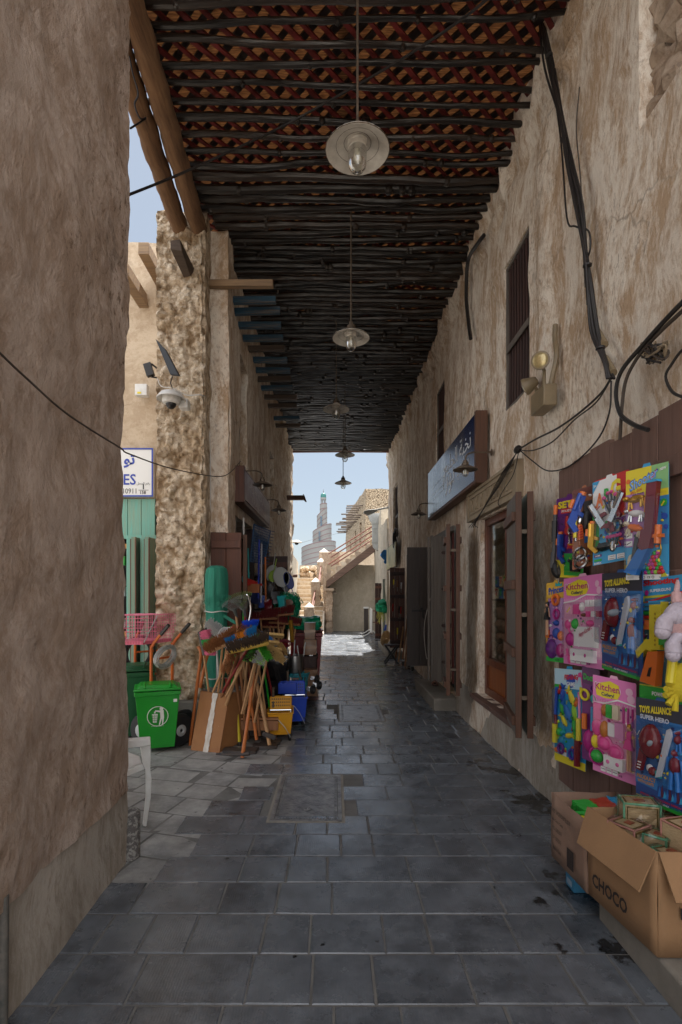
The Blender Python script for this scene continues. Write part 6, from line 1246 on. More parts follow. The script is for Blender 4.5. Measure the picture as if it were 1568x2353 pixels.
for j in range(rows):
    for i in range(n):
        if j in (2, 4, 5, 7, 8) and i % 2: continue
        fs.append((j * n + i, j * n + (i + 1) % n, (j + 1) * n + (i + 1) % n, (j + 1) * n + i))
fs.append(tuple(range(n))); mb.add(vs, fs); o = mb.build('body', M_turqp, lbk); sm = o.modifiers.new('solid', 'SOLIDIFY'); sm.thickness = .005
mb = MB(); mb.tube([c + V(((rb(H_) + .006) * math.cos(a * .1571), (rb(H_) + .006) * .85 * math.sin(a * .1571), H_)) for a in range(41)], .010, 8, cap=False); mb.build('rim', M_turqp, lbk); mb = MB(); mb.box(c + V((0, -.158, .40)), (.09, .004, .02)); mb.build('sticker', flat((.45, .25, .22)), lbk)
pot = thing('steel_pot', 'brushed steel cylinder pot standing in the turquoise basket', 'pot', (-.57, 7.75, .45)); mb = MB(); mb.lathe([(.118, 0), (.122, .02), (.122, .24), (.127, .245), (.118, .25), (.115, .03), (0, .03)], c + V((-.02, .0, .47)), 32); mb.build('body', M_steel, pot)
rn = random.Random(14)
for k in range(4):
    p = c + V((-.10 + .07 * k, -.02 * (k % 2), .70)); mb = MB(); mb.beam(p, p + V((rn.uniform(-.05, .05), 0, rn.uniform(.12, .24))), .07, .012); tag(mb.build('metal_bracket', M_galv), 'bright %s metal plate sticking out of the steel pot' % ('first leftmost', 'second', 'third', 'rightmost')[k], 'bracket', 'metal plates in the steel pot')
mb = MB(); mb.tube([c + V((-.07, 0, .6)), P(673, 1440, 7.6)], .016, 8); tag(mb.build('wooden_pole', M_redd), 'red and yellow stick standing in the steel pot', 'handle')
mb = MB(); mb.tube([P(672, 1475, 7.5), P(668, 1425, 7.5)], .03, 8); tag(mb.build('yellow_brush', Gd), 'short yellow handled brush above the steel pot', 'brush')
for k, (x, y, Yc) in enumerate(((721, 1492, 8.1), (725, 1508, 8.0), (729, 1560, 7.4), (734, 1575, 7.2), (719, 1585, 7.1))):
    cc_ = P(x, y, Yc); t = thing('castor', 'chrome and black trolley castor by the turquoise basket, %s' % ('topmost', 'second from the top', 'third, just above the ground pair', 'large one nearest the street', 'lowest next to the basket')[k], 'castor', cc_, 'trolley castors by the basket'); mb = MB(); mb.lathe([(.03, -.018), (.055, -.016), (.06, 0), (.055, .016), (.03, .018)], cc_, 20, ax=(1, -.5, 0)); w_ = mb.build('tyre', M_black, t); mb = MB(); mb.lathe([(0, -.02), (.03, -.022), (.03, .022), (0, .02)], cc_, 14, ax=(1, -.5, 0)); mb.build('hub', M_chrome, t); mb = MB(); mb.beam(cc_, cc_ + V((-.09, 0, .02)), .05, .05); mb.build('fork', M_chrome, t)
mb = MB(); mb.tube(curve_pts([P(700, 1692 - 110, 7.0), P(692, 1560, 7.0), P(688, 1540, 7.0)]), .012, 8); mb.tube(curve_pts([P(640, 1600, 6.9), P(627, 1560, 6.9), P(630, 1545, 6.9), P(640, 1560, 6.9), P(655, 1600, 6.9)]), .010, 8); tag(mb.build('trolley_frame', M_chrome), 'chrome tube trolley frame behind the blue mop bucket', 'trolley')
mb = MB(); mb.tube(curve_pts([P(672, 1670, 6.3), P(698, 1665, 6.3), P(703, 1655, 6.3), P(697, 1648, 6.3), P(684, 1650, 6.3)]), .008, 8); tag(mb.build('foot_pedal', M_blackp), 'black looped foot rail sticking out beside the blue mop bucket', 'pedal')
for k, (x0, x1, y0, y1, Yc) in enumerate(((700, 724, 1431, 1470, 7.95), (698, 727, 1471, 1505, 7.9), (700, 730, 1540, 1600, 7.6))):
    a, b_ = P(x0, y1, Yc), P(x1, y0, Yc); mb = MB(); gridbox(mb, a, (b_.x, Yc + .22, b_.z), .05); rough(mb, .008, 10); t = thing('taped_carton', 'brown shiny taped carton in the tower beside the red bin, %s' % ('topmost', 'middle', 'lowest')[k], 'carton', a, 'taped carton tower'); mb.build('carton', mat('taped carton %d' % k, (.25, .13, .06), .28, (.17, .085, .04), 8), t); mb = MB(); mb.bb((a.x - .006, Yc - .006, (a.z + b_.z) / 2 - .02), (b_.x + .006, Yc - .002, (a.z + b_.z) / 2 + .02)); mb.build('tape', flat((.30, .16, .08), .15), t)
mb = MB(); mb.bb(P(697, 1600, 7.9), P(729, 1505, 8.1)); tag(mb.build('dark_crate', M_brownd, bevel=.01), 'dark crate under the taped cartons behind the turquoise basket', 'crate')
# green mats on the red bin
mb = MB(); c0 = P(702, 1428, 8.6); gridbox(mb, c0 + V((-.30, -.2, -.12)), c0 + V((.22, .25, .07)), .05); rough(mb, .07, 9); tag(mb.build('green_net_pile', M_net), 'bushy pile of dark green netting on top of the red bin', 'netting')
# hanging scouring nets
def net(label, x, y, Yn, r, seed):
    c = P(x, y, Yn); t = thing('scourer_bag', label, 'net bag', c, 'bags of green scouring mesh'); mb = MB(); rn = random.Random(seed)
    for k in range(150):
        a = rn.uniform(0, 6.28); b_ = rn.uniform(-1, 1); p = c + V((r * math.cos(a) * (1 - b_ * b_) ** .5, r * .7 * math.sin(a) * (1 - b_ * b_) ** .5, r * 1.15 * b_)); d_ = V((rn.uniform(-1, 1), rn.uniform(-1, 1), rn.uniform(-1, 1))) * .05; mb.tube([p, p + d_, p + d_ * .3 + V((0, -.02, .05))], .005, 4)
    mb.ball(c, (r * .9, r * .6, r * 1.05), 12, 8); mb.build('mesh_ball', M_net, t, smooth=0)
net('upper bag of glittering green scouring mesh by the strainers', 655, 1390, 8.3, .15, 1); net('upper right bag of green mesh against the courtyard light', 673, 1388, 8.5, .13, 2); net('lower bag of pale green mesh above the red brooms', 672, 1422, 8.3, .10, 3)
mb = MB(); mb.ball(P(683, 1392, 8.6), (.05, .04, .16), 10, 8); tag(mb.build('blue_bag', M_blue), 'sliver of blue plastic bag behind the green mesh bags', 'bag')
# strainers and dustpans
def strainer(label, x, y, Yn, m, rx, rz_, ang=0, handle=1):
    c = P(x, y, Yn); t = thing('strainer', label, 'strainer', c, 'strainers and dustpans hung up'); n = 20; mb = MB(); q = Quaternion((0, 1, 0), ang); vs = [c + q @ V((rx * math.cos(2 * math.pi * i / n), .0, rz_ * math.sin(2 * math.pi * i / n))) for i in range(n)]; mb.slab(vs, (0, .025, 0)); mb.build('pan', m, t, bevel=.004)
    mb = MB(); mb.tube([vs[i % n] - V((0, .004, 0)) for i in range(n + 1)], .007, 6, cap=False); mb.build('rim', m, t); mb = MB(); s_ = 1 if handle > 0 else -1; mb.beam(c + q @ V((0, 0, s_ * rz_)), c + q @ V((0, 0, s_ * (rz_ + .20))), .03, .012); mb.build('handle', m, t)
M_wd = mat('grey white plastic', (.42, .42, .40), .5)
strainer('round white strainer with its handle pointing down right', 647, 1326, 8.6, M_wd, .125, .16, -.25, -1); strainer('white strainer with lime mesh left of the round white one', 626, 1318, 8.7, M_wd, .10, .14, .15, 1); strainer('lime green inner dustpan under the left strainer', 628, 1324, 8.65, flat((.30, .48, .02)), .07, .09, .2, 1); strainer('dark blue dustpan right of the round strainer', 664, 1334, 8.6, flat((.01, .03, .22)), .07, .14, -.35, -1); strainer('grey dustpan half hidden behind the round strainer', 655, 1343, 8.7, flat((.12, .12, .14)), .07, .12, -.4, -1)
# blue wire racks, blinds
rk = thing('wire_rack', 'dark blue wire mesh basket hanging from the stall roof', 'wire rack', P(600, 1250, 7.4)); a, b_, c_, d_ = P(584, 1205, 7.3), P(622, 1220, 7.6), P(607, 1296, 7.5), P(575, 1290, 7.3); mb = MB()
Mbw = mat('dark blue wire', (.02, .07, .16), .5)
for i in range(15): u_ = i / 14; mb.tube([a.lerp(b_, u_), d_.lerp(c_, u_)], .004, 5); mb.tube([a.lerp(d_, u_), b_.lerp(c_, u_)], .004, 5)
mb.build('mesh', Mbw, rk, smooth=0); mb = MB(); mb.tube([a, b_, c_, d_, a], .009, 6); mb.build('frame', Mbw, rk)
mb = MB()
for i in range(12): u_ = i / 11; e = V((.07, -.05, -.02)); mb.tube([b_.lerp(c_, u_), b_.lerp(c_, u_) + e], .004, 5); 
mb.build('side_wires', Mbw, rk, smooth=0)
for k, (x0, y0, x1, y1, m, r_, lb) in enumerate(((560, 1190, 562, 1400, M_white, .012, 'thin white pole with a red end at the stall front'), (564, 1235, 566, 1330, M_blue, .015, 'blue pole hanging beside the white pole'), (596, 1240, 594, 1375, flat((.02, .04, .3)), .012, 'dark blue mop pole in the middle of the stall'), (602, 1250, 600, 1385, flat((.35, .33, .36)), .010, 'pale mop pole right of the blue one'), (570, 1260, 572, 1330, flat((.02, .35, .35)), .012, 'short teal pole by the stall post'), (610, 1280, 611, 1380, M_handle3, .012, 'orange stick behind the mop poles'))):
    mb = MB(); mb.tube([P(x0, y0, 6.9 + .1 * k), P(x1, y1, 6.9 + .1 * k)], r_, 8); tag(mb.build('mop_pole', m), lb, 'pole', 'poles hanging in the stall')
mb = MB(); mb.slab([P(566, 1327, 7), P(603, 1342, 7.2), P(603, 1346, 7.2), P(567, 1345, 7)], (0, .04, 0)); tag(mb.build('red_dustpan', M_red), 'bright red dustpan wedge inside the stall', 'dustpan', 'strainers and dustpans hung up')
mb = MB(); mb.ball(P(561, 1331, 6.9), (.035, .03, .05), 10, 8); tag(mb.build('teal_ball', M_turqp), 'small teal knob beside the red dustpan', 'knob')
mb = MB(); c0 = P(582, 1352, 7.1); mb.box(c0, (.18, .1, .12)); tag(mb.build('orange_box', flat((.30, .09, .02), .6)), 'dull orange box on the stall shelf', 'box')
t = thing('film_bag', 'clear plastic wrapped goods hanging below the strainers', 'bag', P(618, 1350, 8.2)); c0 = P(620, 1352, 8.1); mb = MB(); mb.ball(c0, (.11, .06, .14), 12, 8); rough(mb, .05, 10); mb.build('film', M_film, t, smooth=0); mb = MB(); mb.ball(c0, (.08, .04, .11), 10, 6); mb.build('contents', Gg, t)
for k in range(6):
    x = 588 + 15 * k; y = 1352 + 9 * (k % 3); c0 = P(x, y + 20, 7.9 + .1 * (k % 2)); mb = MB(); gridbox(mb, c0 - V((.06, .03, .10)), c0 + V((.05, .04, .08)), .05); rough(mb, .03, 12); tag(mb.build('packet', [Nv, Bl, Dr, Gg, Tq, Br][k]), '%s packet hanging in the dark stall, %s' % (['navy', 'blue', 'dark red', 'grey', 'teal', 'brown'][k], ['first', 'second', 'third', 'fourth', 'fifth', 'last'][k] + ' from the left'), 'packet', 'packets hanging in the dark stall')
# red brooms upside down
for k, (hx, hy, fx, fy, w, lb) in enumerate(((600, 1422, 606, 1520, .46, 'large dark red broom head nearest the rakes'), (640, 1413, 640, 1540, .44, 'dark red broom with a pale edge in front of the mesh bags'), (655, 1432, 632, 1540, .46, 'dark red broom tilted below the mesh bags'), (628, 1440, 640, 1545, .36, 'lowest dark red broom of the upturned brooms'))):
    broom(lb, (fx, fy), (hx, hy), 7.8, 7.6 + .05 * k, (.97, 0, (.1, .18, -.16, -.05)[k]), (0, -.25, .95), [M_redb], L_=w, W_=.07, H_=.10, bm=M_handle2, hr=.011, seed=40 + k, name='push_broom', group='upturned dark red brooms', spread=.08, n=260)
for k in range(4):
    x = 640 + 9 * k; mb = MB(); mb.tube([P(x - 3, 1540, 7.7), P(x + (3, -1, 5, 12)[k], 1445, 7.7)], .011, 8); tag(mb.build('broom_stick', M_handle), 'pale bare stick under the red brooms, %s from the left' % ('first', 'second', 'third', 'fourth')[k], 'stick', 'bare sticks under the red brooms')
sh = thing('shovel', 'black square shovel hanging below the red brooms', 'shovel', P(625, 1500, 7.0)); mb = MB(); gridbox(mb, P(610, 1540, 6.9), P(637, 1478, 6.9) + V((0, .02, 0)), .05); rough(mb, .01, 6); mb.build('blade', M_black, sh); mb = MB(); mb.tube([P(623, 1480, 6.88), P(621, 1440, 6.9)], .013, 8); mb.build('shaft', M_handle2, sh)
bb_ = thing('black_sack', 'crumpled black plastic sack behind the tool handles', 'sack', P(635, 1580, 7)); mb = MB(); gridbox(mb, P(598, 1620, 6.7) + V((0, 0, -.05)), P(657, 1510, 6.7) + V((0, .4, 0)), .06); rough(mb, .07, 5); rough(mb, .02, 16); mb.build('sack', mat('black film', (.012, .012, .013), .25), bb_, smooth=20)
t = thing('hose_coil', 'small coil of dark pink hose beside the steel pot', 'hose', P(655, 1480, 7.6)); mb = MB()
for k in range(4): mb.tube([P(655, 1478, 7.6) + V(((.03 + .02 * k) * math.cos(a * .35), -.01 * k, .6 * (.03 + .02 * k) * math.sin(a * .35))) for a in range(19)], .009, 6, cap=False)
mb.build('loop', flat((.25, .05, .07)), t)
mb = MB(); mb.lathe([(.07, 0), (.08, .22), (.075, .22), (0, .2)], P(648, 1512, 7.5), 18); tag(mb.build('plastic_tub', Dr), 'dark red tub under the pink hose coil', 'tub')
# ---------------- chair
ch = thing('plastic_chair', 'white plastic armchair half hidden behind the dark wall corner', 'chair', (-1.75, 3.95, 0)); Yc = 3.62
def arc(pts, w, th, nm_, par, flat_dir=(0, 1, 0)):
    mb = MB(); q = curve_pts(pts, 5)
    for a, b_ in zip(q, q[1:]): mb.beam(a, b_ + (b_ - a).normalized() * .004, w, th, up=flat_dir)
    return mb.build(nm_, M_white, par, bevel=.003)

def poly3(nm_, pts, th, m=M_white):
    mb = MB(); mb.slab(pts, th); return mb.build(nm_, m, ch, bevel=.005)
poly3('arm_rest', [P(255, 1704, 3.36), P(346, 1697, 3.50), P(347, 1712, 3.50), P(322, 1717, 3.47), P(255, 1722, 3.36)], (-.02, .055, 0))
poly3('front_leg', [P(323, 1717.5, 3.50), P(347, 1712.5, 3.51), P(346, 1768, 3.53), P(349, 1790, 3.55), P(347, 1835, 3.57), P(337, 1900, 3.62), P(329, 1899, 3.62), P(336, 1835, 3.57), P(336, 1790, 3.55), P(335, 1770, 3.53), P(329, 1757, 3.53)], (-.02, .045, 0))
poly3('apron', [P(328, 1756, 3.56), P(334, 1768, 3.56), P(255, 1799, 3.36), P(255, 1786, 3.36)], (-.01, .02, 0))
poly3('seat', [P(326, 1753, 3.63), P(255, 1783, 3.37), P(255, 1712, 4.05), P(322, 1738, 3.77)], (0, 0, -.012))
poly3('backrest', [P(255, 1690, 4.1), P(285, 1700, 4.05), P(285, 1560, 4.2), P(255, 1550, 4.25)], (0, .02, 0))
# ------------------------------------------------------------ board of toys
bd = thing('display_board', 'large mauve brown plank board leaning on the right wall behind the toys', 'board', (1.6, 3.0, .3))
for k in range(8):
    y1 = 3.82 - k * .235; y0 = y1 - .230; mb = MB(); mb.bb((1.61, y0, .26 + .01 * (k % 2)), (1.645, y1, 2.475 + .015 * (k % 3))); mb.build('plank', M_mauve, bd, bevel=.004)
for z in (2.20, 1.66, .95): mb = MB(); mb.bb((1.585, 1.98, z - .05), (1.609, 3.55 if z < 2 else 2.62, z + .05)); mb.build('batten', M_mauve, bd, bevel=.004)
def card(name, label, xl, tl, bl, xr, tr, br, Yl, cat='toy', group='toy packs on the board', top=0, back=None):
    """card given by its left edge (top, bottom) and right edge in the photo reading, left edge at depth Yl"""
    ra = (bl - tl) / (br - tr); Yl = min(Yl, 1.565 * FPX / ((xr - CX) * ra)) if xr > 1290 else Yl; Yr = Yl * ra; a = P(xl, bl, Yl); b_ = P(xr, br, Yr); c_ = P(xl, tl, Yl)
    t = thing(name, label, cat, a, group); K = Card(a, b_ - a, c_ - a); return t, K
def backing(K, t, m, prints=(), arch=.03, name='backing_card'):
    mb = MB(); mb.use(m); pts = [(0, .01), (.02, 0), (.98, 0), (1, .01), (1, .985), (.97, 1)] + [(.6, 1), (.57, 1 + arch), (.43, 1 + arch), (.4, 1)] + [(.03, 1), (0, .985)]
    mb.slab([K.at(u, v, 0) for u, v in pts], -K.n * .003)
    for p in prints: K.rect(mb, p[0], p[1], p[2], p[3], p[4], .0004 + .0004 * (p[5] if len(p) > 5 else 0), .0004)
    return mb.build(name, None, t)
def blister(K, t, u0, v0, u1, v1, h=.03):
    mb = MB(); a = .012; i = [K.at(u0, v0, .002), K.at(u1, v0, .002), K.at(u1, v1, .002), K.at(u0, v1, .002)]; du, dv = a * 1.6 / K.W, a * 1.6 / K.H
    j = [K.at(u0 + du, v0 + dv, h), K.at(u1 - du, v0 + dv, h), K.at(u1 - du, v1 - dv, h), K.at(u0 + du, v1 - dv, h)]
    mb.add(i + j, [(4, 5, 6, 7), (0, 1, 5, 4), (1, 2, 6, 5), (2, 3, 7, 6), (3, 0, 4, 7)]); return mb.build('blister', M_blister, t, bevel=.006)
class It:
    """small toys moulded on a card"""
    def __init__(s, K, t): s.K = K; s.t = t
    def m(s, name, fn): mb = MB(); fn(mb); return mb.build(name, None, s.t, smooth=40)
    def gun(s, u, v, L_, W_, ang, body, grip, accent=None, name='toy_gun'):
        K = s.K; ca, sa = math.cos(ang), math.sin(ang)
        def q(a, b_): return (u + (a * ca - b_ * sa) * L_ / K.W, v + (a * sa + b_ * ca) * L_ / K.H)
        def f(mb):
            K.poly(mb, [q(*p) for p in ((-.5, 0), (.5, .0), (.5, W_ / L_ * .9), (.1, W_ / L_), (-.5, W_ / L_))], body, .006, .018)
            mb.use(body); mb.tube([K.at(*q(-.05, W_ / L_ * .8), .02), K.at(*q(.55, W_ / L_ * .8), .02)], W_ * .28, 8)
            K.poly(mb, [q(*p) for p in ((-.5, 0), (-.5, W_ / L_), (-.82, -.10), (-.72, -.26))], grip, .006, .016); K.poly(mb, [q(*p) for p in ((-.2, 0), (-.05, 0), (-.12, -.20), (-.26, -.20))], grip, .006, .014)
            if accent: mb.use(accent); mb.tube([K.at(*q(.5, W_ / L_ * .5), .015), K.at(*q(.62, W_ / L_ * .5), .015)], W_ * .4, 8); mb.tube([K.at(*q(0, W_ / L_ * 1.35), .018), K.at(*q(.3, W_ / L_ * 1.35), .018)], W_ * .25, 8)
        return s.m(name, f)
    def ball(s, u, v, r, m, h=None, ry=None, name='ball', rot=0): return s.m(name, lambda mb: s.K.dome(mb, u, v, r, ry or r, h or r * .9, m, .001, rot))
    def ring(s, u, v, r, w, m, name='ring'): return s.m(name, lambda mb: s.K.ring(mb, u, v, r, w, m, w))
    def bar(s, u0, v0, u1, v1, r, m, name='stick'): return s.m(name, lambda mb: s.K.bar(mb, u0, v0, u1, v1, r, m))
    def box(s, u0, v0, u1, v1, h, m, name='box'): return s.m(name, lambda mb: s.K.rect(mb, u0, v0, u1, v1, m, .001, h))
    def beast(s, u, v, L_, m, m2, ang=0, name='toy_animal'):
        K = s.K
        def f(mb):
            K.dome(mb, u, v, L_ * .42, L_ * .17, .02, m, .002, ang); ca, sa = math.cos(ang), math.sin(ang)
            def q(a, b_): return (u + (a * ca - b_ * sa) * L_ / K.W, v + (a * sa + b_ * ca) * L_ / K.H)
            K.dome(mb, *q(-.48, .10), L_ * .15, L_ * .12, .018, m2, .004, ang)
            for a, d in ((-.32, -.06), (-.22, .02), (.26, -.03), (.34, .06)): K.bar(mb, *q(a, -.08), *q(a + d, -.40), L_ * .05, m2, .008)
            K.bar(mb, *q(.4, .05), *q(.55, -.22), L_ * .022, m, .006)
        return s.m(name, f)
    def fish(s, u, v, L_, m, ang):
        K = s.K
        def f(mb):
            ca, sa = math.cos(ang), math.sin(ang)
            def q(a, b_): return (u + (a * ca - b_ * sa) * L_ / K.W, v + (a * sa + b_ * ca) * L_ / K.H)
            K.dome(mb, u, v, L_ * .38, L_ * .17, .016, m, .002, ang); K.poly(mb, [q(*p) for p in ((.30, 0), (.55, .2), (.48, 0), (.55, -.2))], m, .004, .008); K.disc(mb, *q(-.22, .04), L_ * .035, Bk, .016, .002, 8)
        return s.m('toy_fish', f)
def clutter(K, t, u0, v0, u1, v1, n, cols, seed, s=1.0):
    rn = random.Random(seed); mb = MB()
    for i in range(n):
        u, v, m = rn.uniform(u0, u1), rn.uniform(v0, v1), rn.choice(cols); r = rn.uniform(.004, .011) * s; k = rn.random()
        if k < .45: K.dome(mb, u, v, r, r * rn.uniform(.6, 1.8), r * .9, m, .0015, rn.uniform(0, 3), 10)
        elif k < .75: K.bar(mb, u, v, u + rn.uniform(-.02, .02) / K.W, v + rn.uniform(-.03, .03) / K.H, r * .35, m)
        else: K.rect(mb, u, v, u + r * 1.6 / K.W, v + r * 1.2 / K.H, m, .0016, r * .5)
    o = mb.build('small_accessories', None, t); o['kind'] = 'stuff'; return o
_bl = blister; _n = [0]
def blister(K, t, u0, v0, u1, v1, h=.03):
    _n[0] += 1; lb = t['label']
    cols = [Pk, Mg, Wh, Pl, Cr, Gn, Pu] if 'Kitchen' in lb or 'Princess' in lb else [Yl, Lg, Bl, Or, Tq, Rd, Gn] if 'Fishing' in lb else [Bd, Dr, Wh, Lb, Yl, Sv, Nv] if 'half shell' in lb else [Yl, Gg, Sv, Or, Rd, Bl, Wh, Bk]
    clutter(K, t, u0 + .04, v0 + .02, u1 - .06, v1 - .02, 46 if h > .032 else 34, cols, _n[0]); return _bl(K, t, u0, v0, u1, v1, h)
# 1 purple set
t, K = card('toy_pack', 'purple police toy set with a long black shotgun, leftmost of the top row', 1279, 1147, 1326, 1341, 1134, 1330, 3.72); T = It(K, t)
backing(K, t, Pu, [(.0, .0, 1, .22, Yl), (.3, .03, 1, .30, Gn, 1), (.45, .5, .98, .8, flat((.08, .02, .12)), 1)])
mb = MB(); K.text(mb, 'SET', .08, .865, .62, Yl, .003, .05, v1=.955); K.rect(mb, .2, .80, .66, .86, Rd, .002); K.text(mb, 'SPECIAL REPORT', .22, .815, .64, Wh, .004, .02, v1=.845); mb.build('title', None, t)
T.bar(-.02, .30, .04, .85, .014, Gg, 'gun_barrel'); T.bar(.02, .45, .05, .72, .020, Bk, 'gun_pump'); T.bar(.035, .80, .05, .92, .014, Or, 'gun_tip'); T.ball(.0, .10, .05, Bk, .03, .07, 'gun_stock', .6); T.bar(-.06, .12, -.02, .32, .018, Gg, 'gun_grip')
T.gun(.30, .40, .15, .04, 1.5, Bl, Bl, Or); T.ring(.62, .48, .03, .006, Sv); T.ring(.60, .57, .03, .006, Sv); T.ball(.42, .68, .02, Rd, .01, .05, 'target'); T.ball(.42, .58, .03, Rd, .012, None, 'target'); T.box(.50, .36, .88, .42, .012, Rd, 'dart_box'); T.box(.55, .40, .84, .41, .016, Yl, 'dart'); T.box(.62, .08, .9, .22, .02, Bk, 'holster'); T.ball(.62, .64, .04, Gg, .01, None, 'mask')
blister(K, t, .12, .06, .97, .78, .03)
# 2 brown card
t, K = card('toy_pack', 'brown police toy set with blue pistol, grey cuffs and a yellow rifle butt', 1316, 1128, 1310, 1370, 1113, 1296, 3.45); T = It(K, t)
backing(K, t, flat((.30, .10, .04)), [(0, .9, 1, 1, flat((.12, .03, .02))), (.5, .3, .85, .5, Bd, 1)])
T.gun(.30, .73, .16, .05, 1.15, Bl, Bl, Or); T.bar(.08, .40, .1, .62, .010, Yl); T.box(.2, .36, .42, .55, .015, Or, 'dart_clip')
for i in range(5): T.box(.22, .38 + .033 * i, .40, .395 + .033 * i, .02, Rd, 'dart')
T.ball(.62, .58, .045, Bk, .03, .08, 'pouch'); T.box(.45, .70, .8, .82, .02, Gg, 'radio'); T.ring(.28, .18, .035, .009, flat((.3, .3, .3), .25, 1)); T.ring(.33, .08, .035, .009, flat((.3, .3, .3), .25, 1)); T.ball(.36, .60, .026, Sv, .012, None, 'badge'); T.bar(.90, .60, .92, .85, .012, Yl, 'rifle_barrel'); T.bar(.90, .38, .93, .62, .016, Bl, 'rifle_body')
T.m('rifle_butt', lambda mb: K.poly(mb, [(.86, .36), (1.0, .36), (1.0, .05), (.68, .05)], Gd, .006, .025)); blister(K, t, .05, .03, .98, .95, .035)
# 3 ABG
t, K = card('toy_pack', 'white and blue card with big red, green and yellow letters and two silver revolvers', 1363, 1110, 1300, 1440, 1082, 1286, 3.15); T = It(K, t)
backing(K, t, Wh, [(0, 0, 1, .16, Lb), (0, .16, .5, .5, Gn), (.5, .16, 1, .5, Pu), (.2, .18, .8, .46, Lb, 1)])
mb = MB(); K.text(mb, 'A', .10, .68, .34, Or, .004, .04, v1=.85); K.text(mb, 'B', .36, .77, .52, Gn, .004, .05, v1=.88); K.text(mb, 'G', .55, .75, .85, Yl, .004, .05, v1=.95); K.poly(mb, [(0, 1), (0, .86), (.22, 1)], Lb, .002); K.text(mb, '3+', .03, .93, .13, Wh, .004, .03); K.rect(mb, .05, .09, .28, .12, Pu, .002); K.text(mb, 'AIM', .08, .095, .24, Wh, .004, .02, v1=.115); K.rect(mb, .05, .04, .28, .065, Gn, .002); K.text(mb, '668BX', .05, .005, .28, Wh, .003, .03, v1=.03)
for u in (.48, .74): K.rect(mb, u, .03, u + .22, .085, Wh, .002); K.text(mb, 'WARNING', u + .03, .06, u + .19, Bk, .003, .01, v1=.075); K.rect(mb, u + .03, .04, u + .19, .045, Gg, .003)
mb.build('title', None, t)
T.gun(.26, .60, .16, .035, 2.15, Sv, flat((.22, .02, .03)), None, 'toy_revolver'); T.gun(.84, .60, .16, .035, 1.05, Sv, flat((.22, .02, .03)), None, 'toy_revolver'); T.gun(.12, .36, .13, .04, 1.5, Gd, Gd, Or, 'toy_revolver')
for i in range(6): u = .36 + .11 * i; T.bar(.62 + (u - .62) * .25, .56, u, .76 + .05 * math.sin(i), .005, Bk, 'dart'); T.ball(u, .77 + .05 * math.sin(i), .013, Ht, .012, None, 'suction_cup')
T.ball(.62, .66, .026, Sv, .012, .035, 'badge'); T.ring(.58, .41, .028, .008, flat((.25, .25, .24), .3, 1)); T.ring(.76, .41, .028, .008, flat((.25, .25, .24), .3, 1)); T.ball(.10, .58, .018, Gn, .02, .035, 'bottle'); T.ball(.35, .20, .05, Bk, .025, .025, 'holster'); T.ball(.62, .19, .026, Sv, .012, .035, 'badge')
for i in range(5): T.ball(.46 + .09 * i, .30, .012, Ht, .012, None, 'suction_cup'); T.bar(.46 + .09 * i, .28, .55 + .05 * i, .20, .005, Bk, 'dart')
blister(K, t, .08, .14, .98, .83, .035)
# 4 shooter
t, K = card('toy_pack', 'yellow and blue card with a long dark red toy shotgun, right of the top row', 1439, 1084, 1333, 1537, 1060, 1331, 2.80); T = It(K, t)
backing(K, t, Lb, [(0, .72, 1, 1, Yl), (.62, .78, 1, 1, flat((.25, .5, .2)), 1), (0, .3, .45, .78, flat((.42, .20, .50)), 1), (0, 0, 1, .045, Wh, 1), (.45, .3, 1, .72, flat((.03, .22, .5)), 1)])
mb = MB(); K.text(mb, 'Shooter', .10, .80, .78, Bl, .003, .04, v1=.90, slope=.22); K.text(mb, 'Shooter', .12, .808, .77, flat((.25, .5, .85)), .0042, .01, v1=.893, slope=.22); K.text(mb, 'BALL GUN', .13, .775, .40, Rd, .004, .02, v1=.80, slope=.15); K.text(mb, 'High Power', .17, .75, .45, Bk, .004, .01, v1=.775, slope=.12); K.text(mb, 'NEW', .82, .935, .96, Wh, .004, .04, v1=.96, slope=.1); K.poly(mb, [(.55, .86), (.76, .97), (.68, .90)], Rd, .003); K.disc(mb, .07, .90, .012, Or, .003)
K.text(mb, 'CE', .52, .012, .60, Bk, .003, .02, v1=.030); K.rect(mb, .05, .012, .2, .032, flat((.6, .6, .6)), .003)
for i in range(4): K.ring(mb, .36 + .045 * i if i < 3 else .66, .022, .006, .001, Bk, .003, 8)
K.text(mb, 'NO 8839', .80, .012, .95, Bk, .003, 0, v1=.028)
for v in (.33, .40): K.rect(mb, .02, v - .02, .17, v + .025, Wh, .003); K.poly(mb, [(.04, v - .01), (.14, v + .01), (.14, v + .015), (.04, v)], Gg, .004)
for u, v, r in ((.9, .66, .018), (.92, .54, .016), (.95, .45, .012)): K.disc(mb, u, v, r, Gn if v > .6 else Bl, .003)
mb.build('title', None, t)
T.beast(.26, .73, .115, Gd, Gd, .1); T.beast(.26, .60, .105, Wh, Sv, -.1); T.beast(.24, .47, .11, Or, Cr, -.3)
T.m('gun_barrel', lambda mb: (mb.use(Dr), K.poly(mb, [(.56, .42), (.75, .42), (.86, .84), (.62, .84)], Dr, .006, .03))); T.bar(.62, .45, .70, .82, .018, Dr, 'gun_barrel'); T.m('gun_pump', lambda mb: [K.bar(mb, .54, .60 + .016 * i, .63, .602 + .016 * i, .009, flat((.75, .28, .03)), .02) for i in range(8)])
T.m('gun_body', lambda mb: K.poly(mb, [(.44, .28), (.52, .26), (.68, .27), (.78, .44), (.50, .44)], Dr, .006, .034)); T.m('gun_stock', lambda mb: K.poly(mb, [(.42, .27), (.66, .27), (.36, .04), (.08, .07)], Bd, .006, .032)); T.m('gun_muzzle', lambda mb: K.poly(mb, [(.62, .84), (.88, .84), (.86, .86), (.66, .86)], Lb, .006, .034))
